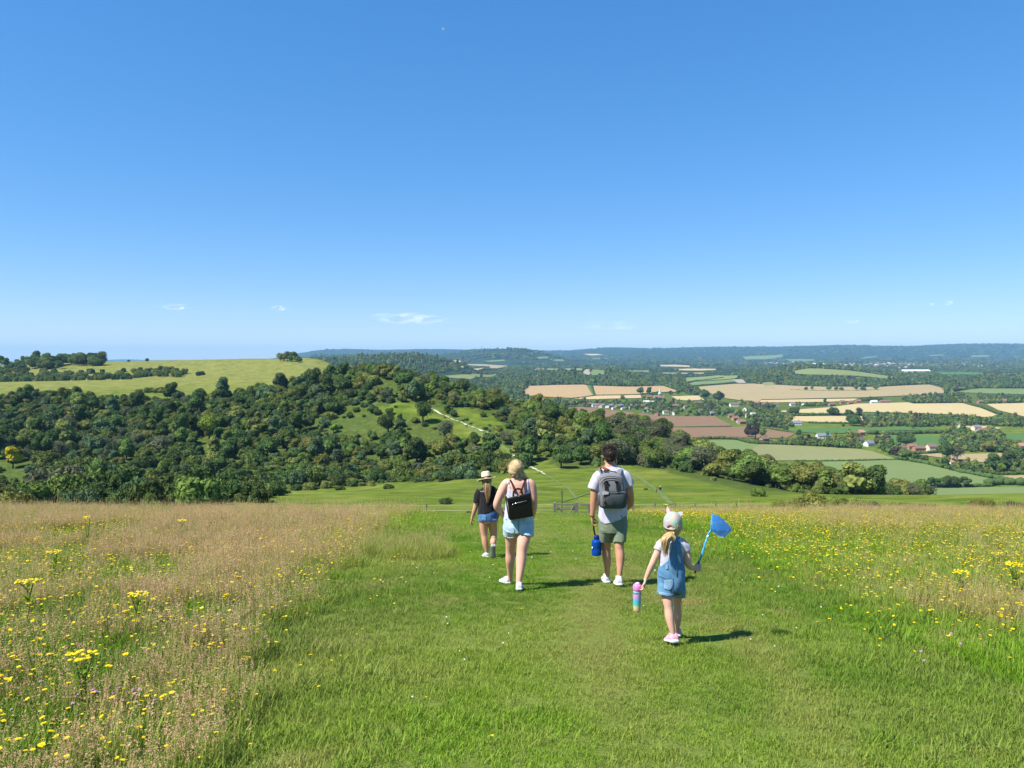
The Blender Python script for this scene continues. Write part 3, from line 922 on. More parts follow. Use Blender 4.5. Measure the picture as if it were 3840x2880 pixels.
FIELDS = [
 ('wheat', c5((170,440),(400,432),(640,429),(685,440),(722,516),(560,541),(330,530),(180,520),(110,490),(160,468)), 'broad ripe wheat field left of the green strip above the village'),
 ('green', c5((662,432),(703,436),(732,516),(716,519)), 'narrow green strip between the two wheat fields'),
 ('wheat', c5((718,437),(1000,446),(1300,440),(1442,490),(1380,491),(1100,506),(740,515)), 'long ripe wheat field behind the village spire'),
 ('straw', c5((745,521),(1110,514),(1120,540),(880,545),(690,551),(560,545)), 'pale strip of stubble under the left wheat field'),
 ('straw', c5((1362,525),(1590,519),(1645,560),(1500,561),(1420,556)), 'small pale stubble field right of the spire'),
 ('brown', c5((380,626),(620,612),(960,650),(1220,682),(1232,692),(1520,692),(1720,690),(1868,770),(1640,776),(1290,781),(1000,781),(700,781)), 'large brown ploughed field below the village'),
 ('brown', c5((1000,786),(1300,784),(1850,779),(2060,779),(2212,806),(2400,832),(2330,872),(2100,872),(1990,870),(1620,868),(1200,862)), 'nearer brown ploughed field above the pale meadow'),
 ('pasture', c5((1640,894),(1900,890),(2020,920),(2120,926),(2050,945),(2030,1060),(1700,1060)), 'green end of the mown hay meadow'),
 ('hay', c6((-60,922),(200,928),(500,945),(850,965),(960,985),(1160,1050),(900,1055),(300,1060),(-120,1060)), 'pale mown hay meadow beyond the wood'),
 ('pasture', c6((500,1068),(900,1061),(1160,1054),(1380,1085),(1700,1160),(2000,1222),(1900,1252),(1300,1262),(700,1270)), 'sloping pale green pasture beyond the end of the wood'),
 ('pasture', c6((1300,1290),(1760,1284),(2260,1278),(2260,1350),(1300,1370)), 'nearest strip of green pasture at the right edge'),
 ('tan', c5((1562,450),(1900,422),(2050,420),(2110,424),(2110,566),(1960,562),(1830,545),(1690,500)), 'left part of the great tan barley field'),
 ('tan', c6((30,424),(300,438),(560,447),(1000,449),(1420,428),(1528,455),(1560,500),(1180,522),(850,536),(400,545),(30,552)), 'great tan barley field under the wooded hill'),
 ('straw', c6((-40,558),(400,551),(830,545),(800,562),(600,572),(100,577),(-40,574)), 'bright stubble margin along the foot of the great tan field'),
 ('straw', c6((130,650),(600,617),(830,587),(1250,576),(1300,587),(1700,582),(1850,622),(1990,680),(1920,703),(1700,680),(1300,664),(900,655),(650,672),(280,660)), 'long golden stubble field across the middle of the valley'),
 ('straw', c6((265,690),(830,690),(900,694),(860,748),(600,740),(430,738),(262,728)), 'small golden field under the long stubble field'),
 ('straw', c6((1900,590),(2260,580),(2260,705),(2000,642)), 'golden stubble field at the right edge of the valley'),
 ('green', c6((240,797),(600,790),(1200,775),(1330,790),(1580,800),(1560,812),(1180,806),(930,826),(560,838),(250,812)), 'bright green field in the middle of the valley'),
 ('green', c6((1080,857),(1300,848),(1540,865),(1530,945),(1290,930),(1180,905),(1100,900)), 'bright green field behind the farm trees'),
 ('straw', c6((1700,775),(1900,772),(2030,790),(1980,800),(1800,795)), 'small stubble patch beside the farm roofs'),
 ('green', c6((2040,840),(2260,838),(2260,912),(2060,885)), 'bright green field cut by the right edge'),
 ('tan', c6((1350,1007),(1500,1000),(1720,1005),(2110,995),(2130,1040),(1930,1080),(1750,1062),(1400,1020)), 'small tan field behind the orange-roofed house'),
 ('tan', c6((2030,1187),(2260,1180),(2260,1222),(2100,1212)), 'sliver of tan field at the right edge'),
 ('pasture', c6((1630,490),(1840,460),(2260,464),(2260,512),(1850,500)), 'pale green field on the right below the far woods'),
 ('lime', c6((210,337),(420,294),(620,302),(960,337),(1240,372),(1100,381),(900,362),(650,352),(400,345)), 'bare yellow-green top of the wooded hill on the right'),
 ('lime', c5((1462,372),(1760,351),(1960,351),(1890,378),(1540,400),(1490,405)), 'green slope field right of centre, upper half'),
 ('pasture', c5((1500,424),(1560,404),(1890,382),(1905,402),(1560,436)), 'green slope field right of centre, lower half'),
 ('grey', c5((1877,387),(1960,384),(1985,415),(1912,417)), 'pale bare patch at the end of the green slope fields'),
 ('lime', c5((300,302),(500,288),(680,281),(625,338),(590,320),(420,312)), 'green field on the low hill in the centre distance'),
 ('pasture', c5((700,284),(790,305),(858,332),(780,350),(698,351)), 'paler green field on the right of the low central hill'),
 ('grey', c5((688,284),(695,351),(630,341)), 'wedge of bare soil on the low central hill'),
 ('tan', c5((205,302),(360,294),(300,304),(230,308)), 'tan strip on the left end of the low central hill'),
 ('straw', c5((1215,266),(1400,264),(1530,274),(1520,284),(1290,278)), 'far straw field in the middle distance'),
 ('pasture', c5((930,312),(1180,308),(1178,327),(1030,322)), 'far pale green strip in the middle distance'),
 ('straw', c5((1340,302),(1560,294),(1740,300),(1730,309),(1480,312)), 'far straw strip below the first'),
 ('tan', c5((1220,330),(1640,328),(1630,339),(1320,338)), 'far tan strip above the green slopes'),
 ('lime', c4((725,256),(880,246),(1050,238),(1045,258),(890,275),(770,266)), 'yellow-green field below the wooded ridge'),
 ('straw', c4((806,220),(838,196),(960,198),(968,202),(940,222)), 'straw field on the slope below the wooded ridge'),
 ('green', c4((842,214),(850,198),(930,200),(940,210)), 'dark green crop inside the straw field below the ridge'),
 ('tan', c4((850,184),(980,186),(1120,194),(1020,212),(1000,198),(880,192)), 'tan field below the mast hill'),
 ('straw', c4((612,157),(720,158),(840,166),(830,172),(700,166)), 'far straw strip on the wooded ridge'),
 ('pasture', c4((968,166),(1090,158),(1100,166),(1000,172)), 'far green patch on the mast hill'),
 ('pasture', c4((1280,143),(1350,140),(1365,152),(1290,155)), 'far green patch right of the mast hill'),
 ('pasture', c4((1375,156),(1440,158),(1450,168),(1380,168)), 'second far green patch right of the mast hill'),
 ('straw', c4((1560,124),(1640,124),(1680,130),(1600,134)), 'far pale field on the horizon ridge'),
 ('pasture', c4((1620,150),(1710,150),(1690,157),(1610,157)), 'far green strip under the horizon ridge'),
 ('pasture', c6((-120,196),(0,190),(215,178),(205,200),(60,220),(-100,222)), 'far green field at the foot of the far ridge'),
 ('pasture', c6((210,220),(350,216),(480,220),(470,232),(240,232)), 'far green strip beside the town'),
 ('pasture', c6((780,216),(900,198),(1000,192),(1000,200),(860,214)), 'far green strip low on the far ridge'),
 ('pasture', c6((1420,186),(1550,178),(1555,186),(1440,194)), 'far green clearing on the far ridge'),
 ('pasture', c6((1770,188),(1930,184),(1920,198),(1780,202)), 'far green clearing low on the right ridge'),
 ('green', c6((1490,326),(1700,322),(1900,330),(1890,346),(1520,344)), 'far green field beyond the wooded hill'),
 ('straw', c6((2010,338),(2160,336),(2160,346),(2030,346)), 'far straw strip at the right beyond the woods'),
 ('hay', c6((30,412),(130,404),(150,436),(60,440)), 'small pale field at the left foot of the wooded hill'),
]
FIELD_XY = []
def drape(name, xy, mat, off, label, L):
    bm = bmesh.new()
    vs_ = [bm.verts.new((x, y, 0)) for x, y in xy]
    f = bm.faces.new(vs_)
    bmesh.ops.triangulate(bm, faces=[f])
    for _ in range(6):
        e = [e for e in bm.edges if e.calc_length() > L]
        if not e: break
        bmesh.ops.subdivide_edges(bm, edges=e, cuts=1)
        bmesh.ops.triangulate(bm, faces=bm.faces[:])
    m = bpy.data.meshes.new(name); bm.to_mesh(m); bm.free()
    n = len(m.vertices); co = np.empty(n*3, np.float32); m.vertices.foreach_get('co', co); co = co.reshape(-1, 3)
    co[:, 2] = Z(co[:, 0], co[:, 1]) + off
    m.vertices.foreach_set('co', co.ravel())
    nf = len(m.polygons); 
    m.polygons.foreach_set('use_smooth', np.ones(nf, bool))
    m.update()
    bmx = bmesh.new(); bmx.from_mesh(m); bmesh.ops.recalc_face_normals(bmx, faces=bmx.faces[:]); bmx.to_mesh(m); bmx.free()
    o = link(name, m, mat)
    tag(o, label, kind='structure')
    return o

def build_fields():
    for kind, poly, lab in FIELDS:
        far = np.mean([p[1] for p in poly]) < 1400
        P = hit([p[0] for p in poly], [p[1] for p in poly], 560 if not far else 1800, 15000)
        d = np.median(P[:, 1])
        xy = [(p[0], p[1]) for p in P]
        if far:   # keep a far field together on one slope
            xy = [(x*min(max(y, d*0.8), d*1.25)/y, min(max(y, d*0.8), d*1.25)) for x, y in xy]
        FIELD_XY.append(np.array(xy))
        try:
            drape('field', xy, M_FIELD[kind], 0.0006*d + 0.2, lab, max(25.0, d*0.02))
        except ValueError:
            print('field failed', lab)
build_fields()

def in_fields(x, y):
    m = np.zeros(len(x), bool)
    for P in FIELD_XY: m |= in_poly(x, y, P)
    return m

# ---- hedges: each a line of clipped bushes
HEDGES = [
 (c5((545,541),(620,535),(725,518),(740,516),(1110,512)), 2.5, 'dark hedge between the wheat and the stubble strip'),
 (c5((705,437),(728,512)), 3.0, 'hedge climbing between the two wheat fields'),
 (c5((1120,505),(1380,492),(1440,490)), 3.0, 'hedge under the long wheat field near the spire'),
 (c5((1420,560),(1500,563),(1645,562)), 2.5, 'hedge under the small stubble field by the spire'),
 (c5((1290,782),(1640,777),(1870,773)), 1.6, 'thin hedge between the two brown fields'),
 (c5((1600,880),(1750,876),(1930,884),(2010,912),(2212,918)), 4.0, 'thick hedge between the brown field and the hay meadow'),
 (c6((0,918),(300,925),(600,938),(850,955)), 3.2, 'hedge along the top of the hay meadow'),
 (c6((300,1061),(700,1060),(1160,1051)), 1.6, 'low hedge between hay meadow and pasture'),
 (c6((1160,1045),(1270,1058),(1400,1085),(1560,1118),(1700,1158),(1900,1195),(2100,1228)), 4.0, 'long hedge running down beside the sloping pasture'),
 (c6((1420,1278),(1760,1274),(1940,1270)), 2.6, 'hedge with round trees below the sloping pasture'),
 (c6((1930,1262),(2050,1255),(2240,1262)), 6.0, 'tall dark hedge at the right behind the brambles'),
 (c6((280,470),(430,478),(640,480),(880,478),(1000,470)), 2.6, 'broken hedge inside the great tan field'),
 (c6((60,455),(150,458)), 2.0, 'short end of the broken hedge in the tan field'),
 (c6((265,686),(500,682),(850,680)), 5.0, 'tree-lined hedge between the two golden fields'),
 (c6((430,745),(620,748),(860,752)), 3.0, 'hedge under the small golden field'),
 (c6((10,778),(120,800),(260,818),(430,850)), 2.6, 'lane hedge curving past the brown field corner'),
 (c6((935,838),(1150,842),(1400,830),(1560,830)), 6.0, 'dark double hedge between the two bright green fields'),
 (c6((1270,998),(1400,998),(1510,990)), 3.0, 'dark clipped hedge in front of the farm roofs'),
 (c6((1740,590),(1850,612),(1960,650),(2010,672)), 5.0, 'hedge between the golden fields at the right'),
 (c6((2060,890),(2140,905),(2240,918)), 3.2, 'dark hedge under the bright green field at the right edge'),
 (c6((1900,1160),(2000,1172),(2140,1172),(2230,1165)), 3.0, 'dark hedge along the lane at the right edge'),
 (c5((1490,412),(1580,398),(1700,385),(1800,372)), 5.0, 'row of hedge trees between the green slope fields'),
 (c5((1560,438),(1700,428),(1910,414)), 4.0, 'hedge under the green slope fields'),
 (c5((380,616),(560,612),(690,612)), 3.0, 'hedge at the village end of the brown field'),
]
def hedge(pts, h, label):
    P = hit([p[0] for p in pts], [p[1] for p in pts], 560, 6000)[:, :2]
    Q = []
    for a, b in zip(P[:-1], P[1:]):
        k = max(1, int(np.linalg.norm(b-a)/(h*0.9)))
        for i in range(k): Q.append(a+(b-a)*i/k)
    Q.append(P[-1]); Q = np.array(Q)
    if len(Q) > 260: Q = Q[np.linspace(0, len(Q)-1, 260).astype(int)]
    zz = Z(Q[:, 0], Q[:, 1]); b = MB(); r = np.random.default_rng(len(Q))
    iv, jf = ICO[1]
    base = np.array([Q[0, 0], Q[0, 1], zz[0]])
    for (x, y), z in zip(Q, zz):
        s = h*r.uniform(0.5, 0.78)
        V = iv*(1+r.normal(0, 0.13, len(iv)))[:, None]*np.array([s*1.35, s*1.1, s]) + np.array([x+r.normal(0, .2*h), y+r.normal(0, .2*h), z+s*0.65]) - base
        b.add(V, jf)
    o = b.build('hedge', M_LEAF['dark green'], None, True)
    o.location = base
    tag(o, label, 'hedge', 'hedges dividing the valley fields')
for pts, h, lab in HEDGES: hedge(pts, h, lab)

# ---- single trees one can pick out in the valley
def valley_tree(p, leaf, r, lab, hs=1.0, kind='field_tree', dmin=560):
    q = hit([p[0]], [p[1]], dmin, 9000)[0]
    place_tree(kind, leaf, q, r, hs, p[0], lab, 'single trees in the valley')
ordn = ['first', 'second', 'third', 'fourth', 'fifth', 'sixth', 'seventh', 'eighth', 'ninth', 'tenth']
for k, (x, y, r_) in enumerate([(405,474,6),(455,472,6),(595,476,8),(655,476,6.5),(695,474,6),(820,478,9.5),(875,477,7.5),(980,471,9)]):
    valley_tree(c6((x, y))[0], 'mid green' if k % 3 else 'dark green', r_, '%s tree from the left in the broken hedge of the tan field' % ordn[k])
for k, (x, y, r_) in enumerate([(1440,1278,4),(1482,1279,4.2),(1530,1280,4),(1592,1280,6),(1642,1278,4.2),(1725,1276,5.4)]):
    valley_tree(c6((x, y))[0], 'dark green', r_, '%s round dark tree from the left along the hedge below the pasture' % ordn[k])
for k, (x, y, r_) in enumerate([(310,682,9.5),(625,682,9.5),(760,684,7),(840,684,8)]):
    valley_tree(c6((x, y))[0], 'dark green', r_, '%s big tree from the left on the hedge between golden fields' % ordn[k])
for x, y, r_, lf, lab in [(345,860,4.5,'dark green','small dark tree at the lower corner of the brown field'),(240,812,4,'dark green','small tree at the left end of the bright green field'),(1290,795,5,'mid green','lone tree in the bright green field'),(1242,935,10,'dark green','big dark tree standing before the bright green field by the farm'),(1570,1060,10.5,'dark green','tall dark tree behind the orange-roofed house'),(1655,1062,8.5,'grey twiggy','reddish-grey tree beside the tall one by the orange-roofed house'),(1320,1062,5,'dark green','round tree on the long hedge, near its top'),(1392,1072,4.5,'dark green','round tree on the long hedge, below its fellow'),(1220,1050,7,'mid green','spreading tree at the top of the long hedge'),(790,765,11,'dark green','great dark tree at the corner of the small golden field'),(1935,985,8,'olive green','yellowish tree before the dark copper trees'),(1625,1100,4.5,'blue green','small bluish tree in front of the orange-roofed house'),(2020,1160,5,'lime green','yellow-green garden tree at the lower right'),(1965,1150,9,'dark green','large dark garden tree at the lower right'),(2090,1145,10,'dark green','biggest dark tree by the lower right lane'),(1320,645,0,'dark green','')]:
    if r_: valley_tree(c6((x, y))[0], lf, r_, lab)
for x, y, r_, lf, lab in [(1110,507,10.5,'dark green','large rounded tree on the wheat edge left of the spire'),(1185,512,9,'dark green','second rounded tree on the wheat edge left of the spire'),(1237,540,10,'dark green','tall dark tree just left of the spire'),(1360,515,7,'dark green','tree on the stubble corner right of the spire'),(1420,516,8,'mid green','rounded tree at the right end of the stubble behind the village'),(1510,502,8.5,'copper','dark copper tree between wheat and woods'),(2005,862,6,'copper','tall thin dark tree on the near brown field edge'),(2062,880,8.5,'copper','broad copper tree beside the brown field'),(2122,872,7.5,'mid green','green tree right of the copper tree by the brown field'),(1645,540,12,'dark green','big tree clump left of the tan field corner'),(1760,575,14,'dark green','great dark tree in front of the tan barley field'),(770,356,6,'dark green','lone tree on the pale side of the low central hill')]:
    valley_tree(c5((x, y))[0], lf, r_, lab, 1.5 if 'thin' in lab else 1.05, dmin=560 if y > 400 else 2000)

# ---- woods and garden trees that read as one mass
def fill_poly(poly, sp, dmin=560, dmax=9000):
    P = hit([p[0] for p in poly], [p[1] for p in poly], dmin, dmax)[:, :2]
    x0, y0 = P.min(0); x1, y1 = P.max(0)
    X, Y = np.meshgrid(np.arange(x0, x1, sp), np.arange(y0, y1, sp))
    X = (X+rng.uniform(-.5, .5, X.shape)*sp).ravel(); Y = (Y+rng.uniform(-.5, .5, Y.shape)*sp).ravel()
    m = in_poly(X, Y, P)
    return X[m], Y[m]
WOODS = [
 (c6((700,772),(760,706),(860,702),(1060,692),(1500,690),(1920,712),(2260,722),(2260,785),(2040,772),(1650,762),(1400,780),(1100,776),(880,782)), 8, 4.8),
 (c6((1520,870),(1700,852),(2040,842),(2050,912),(2110,990),(1640,985),(1545,955)), 8, 5.0),
 (c6((-30,645),(140,660),(270,695),(280,792),(-30,772)), 8, 4.6),
 (c6((985,885),(1110,872),(1190,925),(1180,1030),(1010,985)), 8, 4.5),
 (c6((1180,548),(1420,520),(1760,522),(1760,582),(1300,582)), 8, 5.2),
 (c6((830,555),(980,512),(1060,552),(830,568)), 8, 4.5),
 (c6((100,860),(500,895),(850,925),(850,958),(500,940),(100,915)), 8, 4.0),
 (c6((520,845),(640,800),(740,830),(860,850),(850,905),(560,885)), 9, 4.6),
 (c6((1700,1165),(1440,1098),(1440,1078),(1560,1094),(1740,1112),(1900,1094),(2260,1030),(2260,1172),(2130,1166)), 9, 4.4),
 (c6((1820,520),(2000,500),(2260,505),(2260,578),(1880,585)), 8, 4.8),
 (c6((280,590),(520,560),(640,590),(560,612),(330,606)), 9, 4.2),
 (c6((1570,815),(1700,800),(1780,830),(1600,845)), 9, 4.4),
 (c6((2100,930),(2260,930),(2260,1000),(2140,1040)), 9, 4.8),
 (c5((150,522),(560,556),(1040,526),(1130,545),(1330,565),(1430,560),(1600,572),(1850,592),(2212,602),(2260,780),(1900,770),(1720,688),(1500,688),(1200,668),(1020,640),(700,606),(380,610),(110,580)), 15, 5.0),
 (c5((-60,300),(300,308),(560,315),(650,347),(1000,352),(1140,392),(1220,442),(1040,446),(600,430),(170,438),(120,590),(-250,640),(-300,400)), 11, 6.4),
 (c5((1200,368),(1450,366),(1500,432),(1560,452),(1690,540),(1560,522),(1440,484),(1300,434)), 10, 6.0),
 (c5((1950,388),(2260,335),(2260,415),(2060,416)), 10, 6.0),
 (c6((-60,335),(170,342),(400,350),(650,356),(900,366),(1030,385),(1240,385),(1430,402),(1420,425),(1000,446),(560,446),(200,436),(150,440),(-40,415)), 10, 6.2),
 (c6((1430,392),(1800,365),(2260,352),(2260,458),(1800,458),(1600,494),(1540,468)), 10, 6.2),
 (c5((160,296),(560,262),(760,266),(860,300),(1100,362),(1000,352),(862,333),(690,279),(400,286)), 10, 5.5),
 (c6((-40,335),(280,297),(420,290),(560,272),(700,282),(980,320),(1240,362),(1430,395),(1240,372),(960,334),(620,300),(420,292),(210,336),(100,345)), 9, 5.6),
]
def build_woods():
    r = np.random.default_rng(3)
    items = [(FARTREE[k], M_LEAF[nm]) for nm in ('dark green', 'mid green', 'blue green', 'olive green', 'copper') for k in range(3)]
    col = proto_collection('farproto', items)
    XS, YS, RS, FARM = [], [], [], []
    for k, (poly, sp, rad) in enumerate(WOODS):
        hi = np.mean([p[1] for p in poly]) < 1455
        X, Y = fill_poly(poly, sp, 1500 if hi else 560, 7000)
        if k == 13:     # village: gardens and trees with gaps between them
            keep = fbm(X/45, Y/45, 12, 2) > -0.12
            X, Y = X[keep], Y[keep]
        XS.append(X); YS.append(Y); RS.append(rad*np.exp(r.normal(0, 0.25, len(X))))
    # beyond: continuous woodland between the far fields
    for d0, d1, sp, rad in [(1950, 3200, 13, 6.5), (3200, 5200, 20, 9.5), (5200, 8500, 42, 17), (8500, 13500, 75, 26)]:
        X, Y = np.meshgrid(np.arange(-0.8*d1, 0.8*d1, sp), np.arange(d0, d1, sp))
        X = (X+r.uniform(-.5, .5, X.shape)*sp).ravel(); Y = (Y+r.uniform(-.5, .5, Y.shape)*sp).ravel()
        u = X/Y
        m = (np.abs(u) < 0.76)
        if d0 < 3000: m &= (u < 0.02) | (Y > 2650)
        m &= ~((u < -0.27))          # hidden by the grassy hill
        m &= fbm(X/(d0*0.12), Y/(d0*0.12), 6, 3) > -0.16 - (0.2 if d0 < 3000 else 0)
        X, Y = X[m], Y[m]
        XS.append(X); YS.append(Y); RS.append(rad*np.exp(r.normal(0, 0.22, len(X))))
    X = np.concatenate(XS); Y = np.concatenate(YS); S = np.concatenate(RS)
    m = ~in_fields(X, Y)
    X, Y, S = X[m], Y[m], S[m]
    H = Z(X, Y)
    ZS = np.where(Y > 3200, 0.55, 1.0)*np.where(Y > 8000, 0.6, 1.0)
    tx, ty = project(np.stack([X, Y, H + 1.3*S*ZS], 1))
    keep = np.ones(len(X), bool)       # no wood where the photo looks across it onto an open field
    for (kd_, poly, _), P in zip(FIELDS, FIELD_XY):
        keep &= ~(in_poly(tx, ty, poly) & (Y < P[:, 1].max()))
    X, Y, S, H, ZS = X[keep], Y[keep], S[keep], H[keep], ZS[keep]
    g = r.uniform(size=len(X)) + 0.3*fbm(X/60, Y/60, 14, 2)
    lf = np.where(g < 0.42, 0, np.where(g < 0.68, 1, np.where(g < 0.82, 2, np.where(g < 0.97, 3, 4))))
    idx = lf*3 + r.integers(0, 3, len(X))
    SC = np.stack([S, S, S*ZS*r.uniform(0.85, 1.25, len(X))], 1)
    P = np.stack([X, Y, H-0.15*S], 1)
    near = Y < 2600
    scatter('valley_woods', P[near], r.uniform(0, 6.28, near.sum()), SC[near], idx[near], col, 'woods, copses and garden trees massed along the valley')
    scatter('distant_forest', P[~near], r.uniform(0, 6.28, (~near).sum()), SC[~near], idx[~near], col, 'continuous dark woodland covering the distant hills')
    print('trees', near.sum(), (~near).sum())
build_woods()

# ---- houses
M_WALL = {'white': plain('white_render', (0.72, 0.70, 0.64), 0.8, 0.08, 0.4), 'brick': plain('red_brick', (0.34, 0.17, 0.11), 0.9, 0.2, 0.6), 'flint': plain('flint_stone', (0.36, 0.33, 0.28), 0.9, 0.2, 0.6), 'cream': plain('cream_render', (0.62, 0.52, 0.38), 0.85, 0.1, 0.4)}
M_ROOF = {'red': plain('red_tile', (0.24, 0.125, 0.085), 0.85, 0.25, 0.5), 'brown': plain('brown_tile', (0.17, 0.115, 0.085), 0.85, 0.25, 0.5), 'grey': plain('grey_slate', (0.17, 0.18, 0.21), 0.6, 0.2, 0.5), 'orange': plain('orange_tile', (0.38, 0.20, 0.125), 0.85, 0.2, 0.5), 'pale': plain('pale_sheet_roof', (0.55, 0.54, 0.52), 0.6, 0.1, 0.5)}
M_GLASS = plain('dark_window', (0.03, 0.035, 0.045), 0.15, 0.1, 1)
def house(p, wall, roof, L, W, H, rz, label, dmin=560, chimney=True):
    q = hit([p[0]], [p[1]], dmin, 6000)[0]
    L, W, H = L*0.82, W*0.82, H*0.9
    root = empty('house', q); root.rotation_euler = (0, 0, rz)
    a, b = L/2, W/2; rh = W*0.42
    g = MB()
    V = [(-a,-b,-1.5),(a,-b,-1.5),(a,b,-1.5),(-a,b,-1.5),(-a,-b,H),(a,-b,H),(a,b,H),(-a,b,H),(-a,0,H+rh),(a,0,H+rh)]
    g.add(V, [(0,1,5,4),(2,3,7,6),(1,2,6,9,5),(3,0,4,8,7)]); g.build('wall', M_WALL[wall], root)
    e = 0.5; t = 0.35
    rf = MB()
    for s in (-1, 1):
        lo = [(-a-e, s*(b+e), H-0.35), (a+e, s*(b+e), H-0.35), (a+e, 0, H+rh), (-a-e, 0, H+rh)]
        up = [(x, y, z+t) for x, y, z in lo]
        rf.add(lo+up, [(0,1,2,3),(4,5,6,7),(0,1,5,4),(1,2,6,5),(2,3,7,6),(3,0,4,7)])
    ro = rf.build('roof', M_ROOF[roof], root)
    if chimney: MB().box((a*0.55-.5, -0.5, H+rh-0.8), (a*0.55+.5, 0.5, H+rh+1.5)).build('chimney', M_WALL['brick'], ro)
    for s in (-1, 1):
        for fx in (-0.55, 0.0, 0.55):
            for zz in ((0.9,), (0.9, 3.4))[H > 4.5]:
                MB().box((fx*a-.55, s*b-(0.05), zz), (fx*a+.55, s*b+(0.05), zz+1.3)).build('window', M_GLASS, root)
    tag(root, label, 'house', 'houses in the valley')
